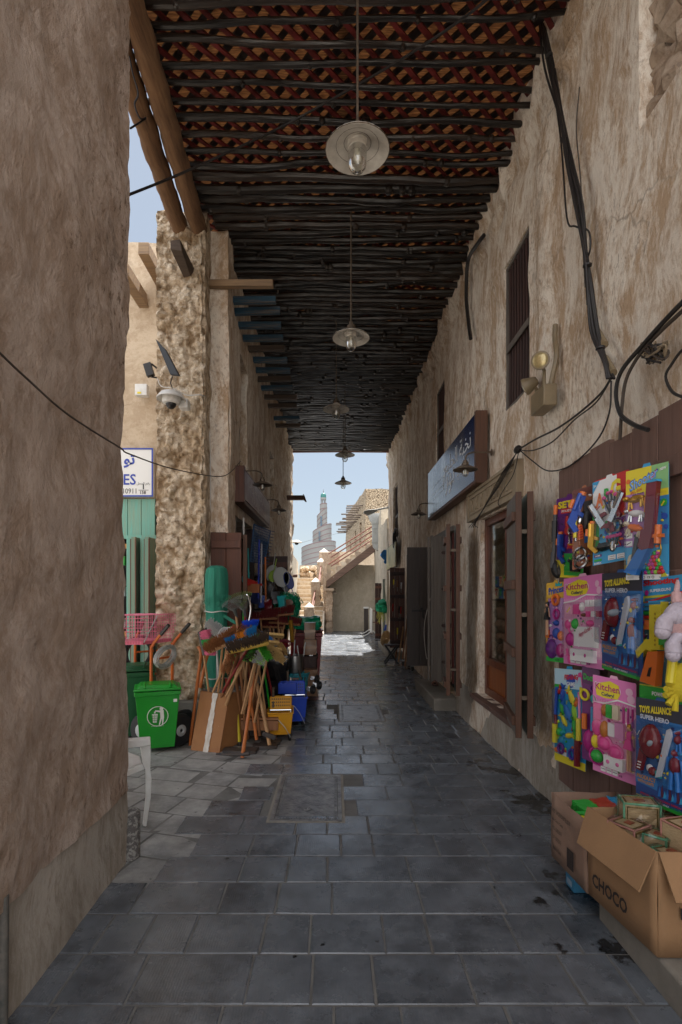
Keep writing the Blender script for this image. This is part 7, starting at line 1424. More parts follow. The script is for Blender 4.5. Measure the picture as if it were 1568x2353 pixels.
T.bar(.80, .31, .83, .47, .016, Or, 'scope'); T.box(.70, .36, .92, .39, .03, Or, 'scope_mount'); T.ring(.42, .33, .022, .008, flat((.16, .02, .03)), 'trigger_guard')
cols = [Mg, Gn, Mg, Lg, Rd, Rd, Gn, Rd, Mg, Gn, Rd, Mg, Mg, Rd, Gn, Mg, Rd, Gn, Rd, Mg, Gn]; i = 0
for r_ in range(6):
    for c_ in range(6 - r_ if r_ < 5 else 2): T.ball(.50 + .075 * c_ + .04 * r_, .065 + .033 * r_, .0115, cols[i % 21], .012); i += 1
T.m('bow', lambda mb: K.ring(mb, .55, .26, .07, .003, Gd, .004, 20)); T.m('knife', lambda mb: K.poly(mb, [(.28, .40), (.36, .36), (.24, .17), (.18, .19)], Gg, .004, .012)); T.ball(.12, .16, .016, Cr, .014, .04, 'pin'); T.ball(.08, .10, .014, Yl, .012, .03, 'pin')
blister(K, t, .03, .05, .96, .76, .045)
# row 2: princess
t, K = card('toy_pack', 'orange and lilac Princess toy card with a doll, leftmost of the middle row', 1256, 1340, 1518, 1300, 1336, 1524, 3.85); T = It(K, t)
backing(K, t, flat((.70, .42, .05)), [(.1, .0, 1, .80, flat((.38, .20, .50))), (0, 0, 1, .06, Gn, 1)])
mb = MB(); K.text(mb, 'Princess', .14, .84, 1.0, Bl, .003, .03, v1=.93, slope=.1); K.poly(mb, [(.5, .95), (.52, 1.0), (.6, .97), (.68, 1.01), (.75, .97), (.84, .99), (.84, .95)], Tq, .003); K.text(mb, 'CE', .5, .015, .7, Bk, .003, .02, v1=.04); mb.build('title', None, t)
def doll(u, v, h, dress, skin=Sk, hair=Bk, K=None, t=None):
    r = thing('x', '', '') if False else None
    mb = MB(); K.dome(mb, u, v + h * .46 / K.H, h * .06, h * .075, h * .07, hair, .004); K.dome(mb, u, v + h * .44 / K.H, h * .045, h * .06, h * .08, skin, .006); mb.build('doll_head', None, t)
    mb = MB(); K.dome(mb, u, v + h * .28 / K.H, h * .075, h * .13, h * .07, dress, .004); K.poly(mb, [(u - h * .05 / K.W, v + h * .22 / K.H), (u + h * .05 / K.W, v + h * .22 / K.H), (u + h * .11 / K.W, v + h * .02 / K.H), (u - h * .11 / K.W, v + h * .02 / K.H)], dress, .004, .02); mb.build('doll_dress', None, t)
    for s_ in (-1, 1):
        mb = MB(); K.bar(mb, u + s_ * h * .03 / K.W, v + h * .05 / K.H, u + s_ * h * .03 / K.W, v - h * .42 / K.H, h * .025, skin, .012); mb.build('doll_leg', None, t)
        mb = MB(); K.bar(mb, u + s_ * h * .07 / K.W, v + h * .36 / K.H, u + s_ * h * .11 / K.W, v + h * .10 / K.H, h * .018, skin, .012); mb.build('doll_arm', None, t)
doll(.12, .52, .25, Bk, K=K, t=t); T.ring(.55, .78, .033, .011, Or); T.ring(.58, .60, .03, .009, Mg); T.ball(.55, .36, .04, Bl, .02, None, 'camera'); T.ball(.3, .16, .06, Pu, .03, .07, 'toy_bag'); T.ring(.3, .27, .035, .005, Pu, 'bag_handle'); T.ball(.78, .15, .045, Mg, .025, .05, 'purse'); T.ball(.8, .33, .035, Or, .02, None, 'flower'); T.ball(.55, .49, .03, Bl, .02, .02, 'bow'); T.box(.02, .30, .2, .40, .01, Or, 'comb')
blister(K, t, .03, .07, .97, .82, .03)
def kitchen(label, *g):
    t, K = card('toy_pack', label, *g); T = It(K, t); gg = flat((.72, .36, .56)); backing(K, t, Pl, [(0, .72, 1, 1, flat((.72, .20, .48))), (0, 0, 1, .10, flat((.70, .22, .48)), 0)])
    mb = MB()
    for i in range(16): K.rect(mb, .02 + .06 * i, .10, .045 + .06 * i, .76, gg, .0012, .0004)
    for i in range(14): K.rect(mb, .02, .11 + .047 * i, .98, .13 + .047 * i, gg, .0018, .0003)
    K.poly(mb, [(.10, .80), (.30, .785), (.60, .80), (.66, .86), (.62, .94), (.42, .97), (.16, .93), (.07, .87)], Yl, .0026); K.poly(mb, [(0, .72), (.3, .74), (.6, .80), (1, .78), (1, .765), (.6, .785), (.3, .725), (0, .705)], Wh, .0026)
    K.text(mb, 'Kitchen', .055, .855, .665, Wh, .0034, .07, v1=.935); K.text(mb, 'Kitchen', .07, .86, .65, flat((.45, .02, .15)), .0046, .02, v1=.93); K.text(mb, 'Cutlery!', .22, .795, .52, Nv, .0046, .03, v1=.845)
    for i in range(3): K.rect(mb, .20 + .14 * i, .025, .32 + .14 * i, .075, Wh, .003); K.rect(mb, .21 + .14 * i, .05, .31 + .14 * i, .055, Gg, .004)
    K.text(mb, 'CE', .63, .03, .70, Bk, .003, .02, v1=.05); K.disc(mb, .86, .90, .020, flat((.75, .45, .6)), .003); K.disc(mb, .90, .83, .022, flat((.75, .45, .6)), .003); mb.build('title', None, t)
    return t, K, T
t, K, T = kitchen('pink Kitchen Cutlery toy card with a white plate, in the middle row', 1296, 1330, 1524, 1388, 1317, 1540, 3.50)
T.ball(.50, .66, .03, Wh, .015, .03, 'plate'); T.ring(.50, .66, .015, .003, Rd); T.box(.10, .58, .27, .68, .012, Pl, 'tray'); T.box(.31, .58, .45, .69, .012, Ht, 'tray')
for i in range(3): T.ball(.15 + .03 * i, .61 + .02 * i, .016, Yl, .016, .008, 'toast'); T.box(.64 + .12 * i, .66, .72 + .12 * i, .73, .02, Wh, 'carton')
for i in range(3): T.box(.66 + .12 * i, .55, .73 + .12 * i, .61, .02, [Ht, Wh, Rd][i], 'bottle')
T.ball(.55, .57, .025, Br, .02, .012, 'burger'); T.ball(.13, .46, .032, Ht, .018, None, 'pan'); T.bar(.15, .42, .22, .34, .006, Ht, 'spoon'); T.ball(.34, .47, .03, Gn, .03, .035, 'pear'); T.ball(.70, .48, .04, Ht, .02, .02, 'bow'); T.ball(.2, .29, .04, Mg, .03, .045, 'kettle'); T.bar(.12, .18, .14, .10, .008, Ht, 'spoon'); T.ball(.16, .06, .02, Ht, .01, .03, 'spoon_bowl')
T.m('napkin', lambda mb: (K.rect(mb, .30, .22, .90, .44, Wh, .003, .003), K.text(mb, 'Happy Kitchen', .44, .30, .72, flat((.5, .02, .1)), .008, .01, v1=.37, slope=.2))); T.box(.28, .06, .85, .19, .025, Wh, 'toy_stove'); T.ball(.38, .13, .022, Mg, .03, None, 'burner'); T.ball(.66, .13, .022, Mg, .03, None, 'burner')
blister(K, t, .04, .10, .97, .72, .035)
t, K, T = kitchen('pink Kitchen Cutlery toy card with a small doll, lowest row centre', 1363, 1550, 1768, 1462, 1571, 1806, 3.20)
doll(.88, .33, .26, Ht, hair=Gd, K=K, t=t); T.box(.05, .55, .24, .72, .012, Ht, 'tray'); T.ball(.14, .63, .02, Mg, .012, .03, 'pear'); T.ball(.30, .66, .02, flat((.40, .12, .01)), .025, .035, 'bottle'); T.box(.37, .60, .50, .73, .022, Gn, 'carton'); T.box(.52, .60, .66, .74, .022, Cr, 'carton')
for i in range(3): T.bar(.74 + .10 * i, .56, .74 + .10 * i, .74, .006, Mg, 'fork')
T.ball(.12, .46, .035, Ht, .02, .05, 'bag'); T.ball(.30, .46, .026, flat((.5, .18, .03)), .03, .05, 'bread'); T.box(.42, .42, .58, .55, .022, Wh, 'carton'); T.box(.60, .42, .80, .58, .03, flat((.6, .25, .45)), 'carton'); T.ball(.08, .31, .024, Yl, .03, .04, 'lemon'); T.ball(.30, .32, .04, Ht, .04, None, 'cup'); T.ring(.30, .32, .04, .008, Pk, 'cup_rim'); T.ball(.56, .26, .04, Ht, .035, None, 'cup'); T.ring(.56, .26, .04, .008, Pk, 'cup_rim'); T.ball(.12, .16, .036, Gn, .035, None, 'cabbage'); T.ring(.12, .16, .045, .006, Mg, 'basket'); T.box(.34, .10, .78, .22, .03, Wh, 'toy_stove'); T.ball(.44, .16, .022, Pk, .035, None, 'burner'); T.ball(.66, .16, .022, Pk, .035, None, 'burner')
blister(K, t, .03, .08, .97, .77, .04)
def hero(label, *g):
    t, K = card('toy_pack', label, *g); T = It(K, t); backing(K, t, flat((.015, .10, .32)), [(0, .82, 1, 1, flat((.03, .03, .05))), (.0, 0, 1, .20, flat((.02, .06, .24))), (.55, .22, 1, .82, flat((.02, .16, .45)), 1), (0, .0, 1, .03, Gn, 1)])
    mb = MB(); K.text(mb, 'TOYS ALLIANCE', .08, .855, .72, Yl, .003, .05, v1=.925, slope=.05); K.text(mb, 'SUPER HERO', .10, .80, .68, flat((.55, .60, .70)), .0035, .04, v1=.845)
    K.poly(mb, [(.0, .17), (.44, .15), (.46, .21), (.42, .27), (0, .27)], flat((.03, .16, .42)), .002); K.text(mb, 'PRODUCT', .03, .215, .42, flat((.55, .24, .03)), .004, .04, v1=.255); K.text(mb, 'WITH LIGHT!', .05, .175, .38, flat((.55, .24, .03)), .004, .04, v1=.205)
    K.text(mb, 'SPECIAL FOR CHILDREN DESIGN', .10, .065, .9, Rd, .003, .02, v1=.085, slope=-.02); K.text(mb, 'POWER ACTION!', .02, .035, .30, Yl, .004, .02, v1=.052); K.text(mb, 'ALL NEW ARRIVAL!!', .34, .032, .68, Wh, .004, .02, v1=.05); K.text(mb, 'COLLECT THEM ALL', .72, .035, .95, Gn, .004, .02, v1=.05)
    for i in range(9): K.poly(mb, [(.46 + .05 * i, .10), (.50 + .05 * i, .20 + .03 * math.sin(i * 2.1)), (.53 + .05 * i, .11)], [Bd, flat((.10, .02, .05)), Lb][i % 3], .003)
    K.poly(mb, [(.62, .70), (.74, .78), (.98, .70), (.88, .62)], Bd, .002); mb.build('title', None, t)
    T.ball(.33, .60, .060, Dr, .05, .085, 'red_half_shell'); T.m('shell_opening', lambda mb: K.dome(mb, .43, .60, .016, .024, .052, flat((.30, .34, .38)), .003, -.3))
    T.m('toy_sword', lambda mb: K.poly(mb, [(.46, .28), (.55, .30), (.76, .70), (.74, .77), (.68, .75)], flat((.55, .58, .65), .3), .006, .012)); T.ball(.58, .50, .014, Or, .018, .02, 'sword_jewel')
    T.m('toy_phone', lambda mb: (K.poly(mb, [(.08, .31), (.18, .30), (.27, .50), (.16, .52)], Dr, .005, .02), [K.disc(mb, .125 + .025 * a + .012 * b_, .33 + .028 * b_, .0035, Wh, .0265, .001, 8) for a in range(3) for b_ in range(3)])); T.ball(.36, .32, .022, Dr, .02, None, 'toy_watch'); T.ball(.30, .34, .02, Wh, .012, None, 'watch_strap'); T.box(.44, .28, .54, .34, .012, Tq, 'projector')
    # plain generic figures: a blue and a red peg doll
    for u, v, h in ((.80, .44, .17), (.86, .68, .09)):
        T.m('peg_figure_torso', lambda mb: K.dome(mb, u, v, h * .16, h * .24, .026, flat((.16, .015, .03)), .003)); T.ball(u, v + h * .34 / K.H, h * .085, flat((.16, .015, .03)), .026, h * .10, 'peg_figure_head')
        for s_ in (-1, 1): T.bar(u + s_ * h * .08 / K.W, v - h * .15 / K.H, u + s_ * h * .12 / K.W, v - h * .66 / K.H, h * .065, Bd, 'peg_figure_leg'); T.bar(u + s_ * h * .20 / K.W, v + h * .18 / K.H, u + s_ * h * .26 / K.W, v - h * .18 / K.H, h * .045, Bd, 'peg_figure_arm')
    blister(K, t, .03, .25, .97, .80, .06); return t, K
hero('dark blue toy card with a red half shell, centre of the middle row', 1384, 1318, 1535, 1477, 1312, 1566, 3.05); hero('dark blue toy card with a red half shell at the bottom right corner', 1462, 1601, 1833, 1580, 1622, 1882, 2.75)
# supergun
t, K = card('toy_pack', 'blue and yellow card with a big yellow and red toy rifle at the right edge', 1470, 1333, 1603, 1580, 1318, 1625, 2.70); T = It(K, t)
backing(K, t, flat((.60, .58, .04)), [(0, .86, 1, 1, Lb), (0, .12, .12, .80, Or, 1), (.12, .12, .9, .84, flat((.05, .20, .32)), 1), (0, 0, 1, .11, Gn, 1), (0, .12, .25, .38, flat((.12, .10, .10)), 2)])
mb = MB(); K.text(mb, 'Shooting', .10, .93, .85, Rd, .003, .05, v1=.99); K.text(mb, 'SUPERGUN!', .25, .885, .70, Wh, .004, .03, v1=.91); K.disc(mb, .18, .885, .014, Mg, .003); K.disc(mb, .06, .90, .015, Or, .003); K.poly(mb, [(0, .80), (1, .88), (1, .865), (0, .785)], Rd, .0032); K.text(mb, 'POWER', .30, .04, .60, Wh, .004, .04, v1=.075); mb.build('title', None, t)
mb = MB(); KV = Card(K.at(.09, .2, .0), K.V * .55, -K.U * .1); KV = Card(K.at(.10, .36, 0), K.V * .45, -K.U * .08); KV.n = K.n; KV.text(mb, "I've got 100 points.can you", 0, .1, 1, Yl, .004, .02, v1=.8); mb.build('side_slogan', None, t)
T.m('rifle_body', lambda mb: (K.poly(mb, [(.40, .42), (.62, .42), (.66, .80), (.40, .80)], Yl, .006, .035), K.poly(mb, [(.06, .40), (.30, .50), (.42, .50), (.42, .40), (.3, .42), (.10, .34)], Yl, .006, .03), [K.disc(mb, .53, .46 + .035 * i, .006, flat((.45, .30, .01)), .042, .001, 8) for i in range(8)]))
T.m('rifle_butt', lambda mb: K.poly(mb, [(.36, .40), (.58, .41), (.52, .13), (.18, .15)], Or, .006, .035)); T.m('butt_gap', lambda mb: K.poly(mb, [(.40, .27), (.46, .28), (.42, .20), (.35, .20)], Bk, .042, .001)); T.box(.62, .46, .82, .62, .045, Gn, 'scope'); T.bar(.70, .44, .70, .64, .02, Gn, 'scope_tube'); T.box(.38, .78, .64, .81, .04, Lb, 'muzzle'); T.box(.20, .58, .40, .66, .02, Or, 'magazine')
for i, (u, v) in enumerate(((.14, .64), (.19, .62), (.14, .60), (.15, .52), (.20, .50), (.13, .48), (.14, .42), (.19, .40), (.13, .38))): T.ball(u, v, .010, [Mg, Lg, Yl][i % 3], .011)
for i in range(4): T.box(.12, .67 + .035 * i, .36, .695 + .035 * i, .012, [Rd, Gn, Lb, Lb][i], 'target_card')
T.bar(.40, .70, .40, .76, .018, Lb, 'silencer'); blister(K, t, .10, .12, .85, .82, .055)
# fishing game
t, K = card('toy_pack', 'blue Fishing Game card with two toy rods and many fish, lowest row left', 1275, 1535, 1745, 1346, 1541, 1774, 3.62); T = It(K, t)
backing(K, t, flat((.02, .30, .58)), [(0, .80, 1, 1, flat((.45, .65, .75))), (0, 0, 1, .08, Yl, 1), (0, .78, .35, .83, Gn, 1), (.82, .74, .95, .83, Yl, 1)])
mb = MB(); K.disc(mb, .56, .88, .05, Bl, .0025, asp=.9); K.text(mb, 'FISHING', .36, .885, .78, Rd, .004, .04, v1=.94, slope=.06); K.text(mb, 'GAME', .43, .825, .70, Wh, .004, .04, v1=.87); K.poly(mb, [(.75, .86), (.80, .97), (.88, .98), (.94, .90), (.90, .84), (.88, .93), (.80, .93)], Ht, .003); K.rect(mb, .10, .09, .26, .13, Wh, .003); K.rect(mb, .30, .08, .42, .12, Wh, .003); K.text(mb, 'CE', .5, .055, .62, Bk, .004, .02, v1=.075); mb.build('title', None, t)
T.bar(.08, .50, .13, .80, .011, Bl, 'toy_rod'); T.bar(.10, .40, .09, .50, .012, Dr, 'toy_rod'); T.bar(.09, .20, .10, .40, .018, Yl, 'rod_grip'); T.bar(.86, .50, .84, .78, .008, Pk, 'toy_rod'); T.bar(.86, .30, .86, .52, .016, Yl, 'rod_grip'); T.bar(.83, .04, .85, .30, .020, Dr, 'rod_grip')
for i, (u, v, l_, m, a) in enumerate(((.60, .70, .15, Yl, 2.2), (.74, .66, .07, Or, 1.2), (.30, .72, .14, Bl, 1.4), (.28, .58, .12, Gn, 1.9), (.46, .54, .18, Bd, 2.2), (.68, .56, .14, Lg, 1.8), (.35, .45, .12, Yl, 2.4), (.68, .42, .12, Gn, 1.8), (.50, .31, .11, Yl, .2), (.20, .76, .07, Rd, 1.2), (.74, .28, .10, Gn, 1.7), (.28, .32, .08, Tq, .4))): T.fish(u, v, l_, m, a)
T.ring(.26, .15, .030, .010, Pu); T.ring(.62, .13, .030, .009, flat((.06, .03, .35))); T.ball(.10, .12, .02, Or, .02); T.ball(.78, .16, .03, Dr, .025, None, 'reel'); T.ball(.2, .32, .03, Gn, .025, None, 'reel'); blister(K, t, .03, .09, .97, .80, .04)
# dark purple card behind
t, K = card('toy_pack', 'dark purple doctor toy card mostly hidden between the fishing and kitchen cards', 1338, 1530, 1742, 1378, 1540, 1760, 3.62); T = It(K, t); backing(K, t, flat((.16, .02, .16)), [(0, .82, 1, 1, flat((.10, .015, .10)))])
mb = MB(); K.text(mb, 'Doctor', .1, .86, .95, Gn, .003, .04, v1=.93); mb.build('title', None, t); T.ring(.2, .70, .03, .008, Yl); T.ring(.75, .78, .025, .006, Pu); T.bar(.72, .35, .74, .60, .014, Lb, 'syringe'); T.bar(.25, .34, .25, .50, .016, Or, 'thermometer'); T.ball(.5, .22, .05, Mg, .03, .07, 'toy_bag'); T.ball(.75, .68, .03, Tq, .02, None, 'stethoscope')
# red card edge behind the white one
t, K = card('toy_pack', 'red card edge showing behind the white ABG card', 1366, 1106, 1200, 1445, 1078, 1180, 3.28); backing(K, t, Rd)
# soft toy
pl_ = thing('plush_toy', 'white and pink plush rabbit hanging head down at the right edge', 'plush toy', P(1545, 1450, 2.35)); M_plush = mat('white plush', (.55, .50, .58), .95, (.48, .42, .48), 30, .6, 90); M_plp = mat('pink plush', (.62, .40, .40), .95, (.55, .34, .34), 30, .5, 90)
c = P(1562, 1430, 2.36)
for nm_, d, r_, m in (('body', (0, 0, 0), (.075, .06, .085), M_plp), ('shirt', (.0, -.015, .03), (.078, .055, .06), M_plush), ('head', (.05, .0, -.11), (.06, .055, .055), M_plush)):
    mb = MB(); mb.ball(c + V(d), r_, 18, 12); rough(mb, .01, 25); mb.build(nm_, m, pl_)
for a, b_, r0, nm_ in (((-.04, -.03, .03), (-.10, -.04, -.04), .03, 'arm'), ((-.02, -.03, -.06), (-.06, -.05, -.14), .028, 'ear')):
    mb = MB(); mb.tube(curve_pts([c + V(a), c + (V(a) + V(b_)) / 2 + V((-.012, 0, .015)), c + V(b_)]), [r0] * 7 + [r0 * 1.15] * 5 + [r0 * .7], 12); mb.ball(c + V(b_), r0 * 1.1, 10, 8); mb.build(nm_, M_plush, pl_)
mb = MB(); mb.tube(curve_pts([c + V((-.01, 0, .08)), P(1555, 1360, 2.4), P(1562, 1330, 2.42)]), [.022] * 6 + [.012] * 7, 10); mb.build('hanging_leg', M_plp, pl_)
kb = Card(c + V((-.035, -.066, .015)), (.05, 0, 0), (0, 0, .03)); mb = MB(); kb.ring(mb, .3, .5, .010, .0012, flat((.4, .02, .05)), .0, 12); kb.ring(mb, .8, .5, .010, .0012, flat((.4, .02, .05)), .0, 12); mb.build('stitching', None, pl_)
bgx = thing('yellow_plush', 'yellow plush bag with dangling feet at the right edge below the rabbit', 'plush toy', P(1555, 1560, 2.4)); c = P(1572, 1565, 2.4); Myp = mat('yellow plush', (.62, .50, .03), .9, (.55, .42, .02), 20, .4, 80)
mb = MB(); mb.ball(c, (.075, .05, .10), 16, 10, ax=(.4, 0, 1)); rough(mb, .012, 14); mb.build('body', Myp, bgx)
mb = MB(); mb.tube([P(1548, 1500, 2.4), P(1540, 1570, 2.38)], .020, 10); mb.build('strap', Yl, bgx)
for dx, dz in ((-.10, -.03), (-.105, -.06), (-.09, -.10), (-.06, -.13)): mb = MB(); mb.tube([c + V((-.04, -.01, -.04)), c + V((dx, -.03, dz))], [.010, .014], 8); mb.build('toe', Myp, bgx)
# ------------------------------------------------------------ cardboard boxes
M_ink = flat((.03, .02, .018), .7)
b1 = thing('cardboard_box', 'mauve brown open cardboard box printed with dates and a barcode, behind the other', 'box', (1.5, 3.0, .3)); M_c1 = mat('printed carton', (.30, .19, .135), .85, (.25, .155, .11), 3, .12, 100)
# corners in plan; top and bottom heights
A_ = [P(1269, 1998, 3.05), P(1378, 2065, 2.55)]; TA = [P(1267, 1822, 3.05), P(1345, 1890, 2.55)]
xl = 1.21; ya, yb_ = 2.96, 2.585; zt = .49; zb = .137
nx0, nx1 = V((xl, ya, 0)), V((xl + .02, yb_, 0)); zb = .137
def panel(nm_, a, b_, z0, z1, m, par, th=.005, dip=0):
    """slightly wavy sheet of board between plan points a and b"""
    a = V(a); b_ = V(b_); n = 10; d = (b_ - a).normalized(); nn = V((d.y, -d.x, 0)); vs = []; fs = []
    for i in range(n + 1):
        for j in range(5):
            p = a.lerp(b_, i / n); p.z = z0 + (z1 - z0) * j / 4 + (random.uniform(-.003, .003) if j == 4 else 0); p += nn * (.008 * math.sin(i * .6 + j) * (j / 4)); vs.append(p)
    for i in range(n):
        for j in range(4): q = i * 5 + j; fs.append((q, q + 5, q + 6, q + 1))
    mb = MB(); mb.add(vs, fs); o = mb.build(nm_, m, par); s_ = o.modifiers.new('solid', 'SOLIDIFY'); s_.thickness = th; s_.offset = 0; return o
o_ = panel('side_panel', nx0, nx1, zb, zt, M_c1, b1); panel('end_panel', nx0, nx0 + V((.36, .0, 0)), zb, zt, M_c1, b1); panel('side_panel', nx0 + V((.36, 0, 0)), nx1 + V((.34, 0, 0)), zb, zt, M_c1, b1); panel('end_panel', nx1, nx1 + V((.34, 0, 0)), zb, zt, M_c1, b1)
mb = MB(); mb.slab([nx0 + V((0, 0, zb)), nx1 + V((0, 0, zb)), nx1 + V((.34, 0, zb)), nx0 + V((.36, 0, zb))], (0, 0, .006)); mb.build('base', M_cardd, b1)
K = Card(nx0 + V((-.008, 0, zb)), nx1 - nx0, (0, 0, zt - zb)); K.n = V((-1, 0, 0)); mb = MB(); h_ = .06
for i, (s_, v, u1) in enumerate((('SWEET GARDEN/DXB/TEL:22518', .74, .60), ('Babie Cotton Candy', .60, .40), ('PRD  15/05/2013', .47, .36), ('EXP: 15/05/2015', .33, .34), ('Made In China', .17, .34))): K.text(mb, s_, .06 + .01 * i, v, u1, M_ink, .004, .01, v1=v + h_)
rn = random.Random(3); u = .52
while u < .70: w = rn.choice([.003, .006, .009]); K.rect(mb, u, .12, u + w, .40, M_ink, .004); u += w + rn.choice([.004, .007])
mb.build('lettering', None, b1)
for k, (m, lb) in enumerate(((Gn, 'green woven'), (flat((.45, .06, .03)), 'red woven'), (Lb, 'blue woven'))):
    mb = MB(); p = V((xl + .06 + .095 * k, 2.72, zt - .10 + .01 * k)); gridbox(mb, p, p + V((.10, .13, .10)), .02); rough(mb, .012, 30); tag(mb.build('woven_pouch', m, smooth=0), '%s square pouch inside the printed cardboard box' % lb, 'pouch')
mb = MB(); mb.ball((xl + .06, 2.67, zt - .04), (.05, .06, .03), 14, 8); tag(mb.build('yellow_ball', Yl), 'yellow plastic cap beside the green woven pouch', 'cap')
mb = MB(); mb.tube(curve_pts([(xl + .02, 2.72, zt - .02), (xl + .06, 2.66, zt + .0), (xl + .05, 2.55, zt - .01), (xl + .08, 2.50, zt - .03)]), .012, 8); tag(mb.build('green_strap', Gn), 'thin green strap lying in the printed cardboard box', 'strap')
mb = MB(); gridbox(mb, (xl + .10, 2.86, zt - .18), (xl + .34, 2.94, zt - .05), .05); rough(mb, .02, 8); tag(mb.build('dark_pouch', Br), 'dark brown pouch at the back of the printed cardboard box', 'pouch')
# small blue box under it
mb = MB(); q0 = P(1300, 2012, 2.93); mb.box((q0.x + .09, 2.88, .066), (.18, .10, .13)); t = mb.build('blue_carton', flat((.05, .22, .38)), None, bevel=.003); tag(t, 'small blue patterned carton on the ground under the printed box', 'carton')
K = Card((q0.x, 2.93, .005), (0, -.10, 0), (0, 0, .13)); K.n = V((-1, 0, 0)); mb = MB(); K.poly(mb, [(.1, .9), (.5, .7), (.9, .95), (.9, .85), (.5, .6), (.1, .8)], Yl, .001); K.rect(mb, .2, .1, .8, .35, flat((.3, .4, .5)), .001); mb.build('print', None, t)
# CHOCO box
b2 = thing('cardboard_box', 'large open brown box marked CHOCO with folded down flaps, full of woven baskets', 'box', (1.5, 2.2, .14)); z0 = .14
C0 = P(1374, 2062, 2.46); C1 = P(1498, 1962 + 235, 1.93)
cx0 = C0.x + .0; p0 = V((1.235, 2.58, 0)); p1 = V((1.295, 2.13, 0)); p2 = V((1.66, 2.12, 0)); p3 = V((1.60, 2.57, 0)); zt2 = .56
for nm_, a, b_ in (('side_panel', p0, p1), ('front_panel', p1, p2), ('side_panel', p2, p3), ('end_panel', p3, p0)): panel(nm_, a, b_, z0, zt2, M_card, b2)
mb = MB(); mb.slab([p0 + V((0, 0, z0)), p1 + V((0, 0, z0)), p2 + V((0, 0, z0)), p3 + V((0, 0, z0))], (0, 0, .006)); mb.build('base', M_cardd, b2)
def flap(a, b_, out, drop, m=M_card):
    a = V(a); b_ = V(b_); a.z = b_.z = zt2; e = V(out) + V((0, 0, -drop)); d = (b_ - a) * .03; mb = MB(); mb.slab([a, b_, b_ + e - d, a + e + d], V((0, 0, .005)) + V(out).normalized() * .004); return mb.build('flap', m, b2)
flap(p0 + V((-.004, 0, 0)), p1 + V((-.004, 0, 0)), (-.06, 0, 0), .17); flap(p1 + V((0, -.004, 0)), p2 + V((0, -.004, 0)), (0, -.09, 0), .15)
K = Card(p0 + V((-.006, 0, z0)), p1 - p0, (0, 0, zt2 - z0)); K.n = V((-1, 0, 0)); mb = MB(); K.text(mb, 'CHOCO', .12, .17, .66, M_ink, .012, .03, v1=.32); mb.build('lettering', None, b2)
K = Card(p1 + V((0, -.006, z0)), p2 - p1, (0, 0, zt2 - z0)); K.n = V((0, -1, 0)); mb = MB(); K.text(mb, 'MADE IN CHINA', .22, .38, 1.25, M_ink, .010, .01, v1=.49)
for a in ((.26, .14, .46, .15), (.26, .31, .46, .32), (.26, .14, .27, .32), (.45, .14, .46, .32)): K.rect(mb, *a, M_ink, .005)
K.poly(mb, [(.29, .24), (.31, .275), (.36, .29), (.41, .275), (.43, .24)], M_ink, .010); K.rect(mb, .355, .17, .365, .25, M_ink, .010); mb.build('lettering', None, b2)
M_wov = mat('woven straw', (.56, .42, .25), .8, (.42, .30, .16), 50, .5, 90, st=(1, 1, 4)); Gl = mat('gold sequin braid', (.30, .20, .05), .35, (.12, .08, .03), 90, metal=.5); Mint = flat((.12, .33, .20), .7); Pkb = flat((.42, .20, .16), .8)
def basket(label, c, d, rz, trim, film=True):
    t = thing('woven_basket', label, 'basket', (0, 0, 0), 'little woven baskets in the box'); mb = MB(); mb.box((0, 0, d[2] / 2), d); mb.build('body', M_wov, t, bevel=.008)
    mb = MB()
    for z in (.006, d[2]): mb.tube([(-d[0] / 2, -d[1] / 2, z), (d[0] / 2, -d[1] / 2, z), (d[0] / 2, d[1] / 2, z), (-d[0] / 2, d[1] / 2, z), (-d[0] / 2, -d[1] / 2, z)], .0052, 6, wob=.25)
    for x in (-1, 1):
        for y in (-1, 1): mb.tube([(x * d[0] / 2, y * d[1] / 2, 0), (x * d[0] / 2, y * d[1] / 2, d[2])], .0052, 6, wob=.25)
    mb.build('braid_trim', trim, t); mb = MB(); q = d[0] * .41, d[1] * .5 + .002
    mb.tube([(-q[0], -q[1], .016), (q[0], -q[1], .016), (q[0], -q[1], d[2] - .014), (-q[0], -q[1], d[2] - .014), (-q[0], -q[1], .016)], .004, 5, wob=.3); mb.tube([(-q[0], -d[1] * .4, d[2] + .002), (q[0], -d[1] * .4, d[2] + .002), (q[0], d[1] * .4, d[2] + .002), (-q[0], d[1] * .4, d[2] + .002), (-q[0], -d[1] * .4, d[2] + .002)], .004, 5, wob=.3); mb.build('sequin_braid', Gl, t)
    mb = MB(); mb.box((0, 0, d[2] + .004), (d[0] * .3, d[1] * .25, .004)); mb.build('motif', flat((.35, .08, .04)), t)
    if film:
        mb = MB(); gridbox(mb, (-d[0] * .56, -d[1] * .56, -.004), (d[0] * .56, d[1] * .56, d[2] * 1.12), .03); rough(mb, .025, 22); mb.build('film_wrap', M_film, t, smooth=0)
    t.location = c; t.rotation_euler = (0, 0, rz); return t
zb2 = zt2 - .10
basket('mint trimmed woven basket standing highest at the back of the CHOCO box', (1.42, 2.48, zb2 + .05), (.15, .10, .12), -.25, Mint); basket('pink trimmed woven basket lying left in the CHOCO box', (1.33, 2.40, zb2 + .02), (.12, .12, .08), .5, Pkb); basket('small mint trimmed basket in the middle of the CHOCO box', (1.42, 2.34, zb2), (.09, .09, .08), .8, Mint)
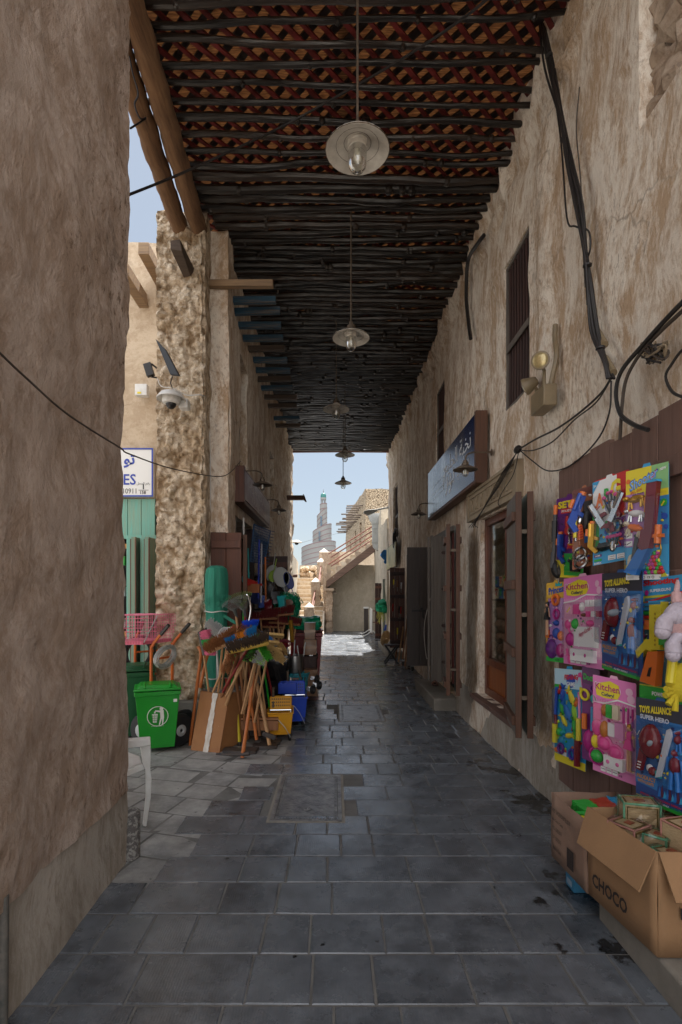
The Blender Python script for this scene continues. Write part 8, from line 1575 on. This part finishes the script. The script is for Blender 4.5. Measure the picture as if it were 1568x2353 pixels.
basket('large pink trimmed basket with a strap at the right of the CHOCO box', (1.52, 2.28, zb2 + .04), (.16, .13, .11), .25, Pkb, False); basket('flat mint trimmed basket under the pink strap basket', (1.42, 2.24, zb2 - .02), (.12, .10, .07), .3, Mint); basket('flat orange woven basket lowest at the front of the CHOCO box', (1.47, 2.19, zb2 - .03), (.14, .10, .06), -.2, Pkb, False); basket('second mint basket behind the pink strap basket', (1.55, 2.45, zb2), (.10, .10, .10), .1, Mint)
mb = MB(); mb.tube(curve_pts([(1.51, 2.28, zb2 + .15), (1.51, 2.24, zb2 + .18), (1.54, 2.24, zb2 + .20), (1.58, 2.22, zb2 + .19)]), .008, 8); tag(mb.build('mint_loop', Mint), 'loop of mint cord on the pink trimmed basket', 'cord')
mb = MB(); gridbox(mb, (p1.x + .02, 2.16, z0 + .02), (1.60, 2.55, zb2 - .03), .08); rough(mb, .02, 8); tag(mb.build('packed_baskets', M_wov), 'lower layer of straw goods filling the CHOCO box', 'goods')
# wall mark
mk = Card(P(1238, 1708 + 18, 4.05), (0, -.10, 0), (0, 0, .06)); mk.n = V((-1, 0, 0)); mb = MB(); mk.text(mb, '2106', 0, 0, 1, flat((.10, .09, .08), .9), .0, 0); 
# goods inside the shop window
rn = random.Random(5)
for k in range(8):
    for j in range(2):
        mb = MB(); y = 5.95 - k * .15; z = 1.60 + j * .13; mb.box((1.86, y, z), (.10, .12, .12)); t = mb.build('food_carton', [Cr, Bd, Cr, Yl, Wh][(k + j) % 5], None, bevel=.003); tag(t, 'small printed food carton in the shop window, %s row, %s from the far end' % (('lower', 'upper')[j], ('first', 'second', 'third', 'fourth', 'fifth', 'sixth', 'seventh', 'last')[k]), 'carton', 'food cartons behind the shop glass')
        K = Card((1.808, y + .055, z - .055), (0, -.11, 0), (0, 0, .11)); K.n = V((-1, 0, 0)); mb = MB(); K.disc(mb, .5, .45, .028, [Rd, Gn, Or][(k + j) % 3], .001); K.rect(mb, .1, .75, .9, .92, [Rd, Bl, Gn][(k * 2 + j) % 3], .001); mb.build('print', None, t)
mb = MB(); mb.bb((1.80, 4.7, 1.515), (2.1, 6.08, 1.535)); tag(mb.build('shop_shelf', M_brownd), 'dark shelf carrying food cartons behind the shop glass', 'shelf')
M_bread = mat('bagged puffs', (.42, .25, .16), .7, (.30, .17, .11), 8)
for r_ in range(5):
    for k in range(6):
        y = 5.93 - k * .21 + .02 * (r_ % 2); z = 1.38 - r_ * .135; t = thing('snack_bag', 'bag of puffs behind the shop glass, %s row down, %s from the far end' % (('first', 'second', 'third', 'fourth', 'fifth')[r_], ('first', 'second', 'third', 'fourth', 'fifth', 'last')[k]), 'bag', (1.87, y, z), 'bags of puffs behind the shop glass')
        mb = MB(); mb.ball((1.87, y, z), (.06, .105, .068), 10, 7); rough(mb, .02, 14); mb.build('bread', M_bread, t); mb = MB(); mb.ball((1.865, y, z), (.075, .12, .08), 10, 7); rough(mb, .03, 18); mb.build('film', M_film, t, smooth=0)
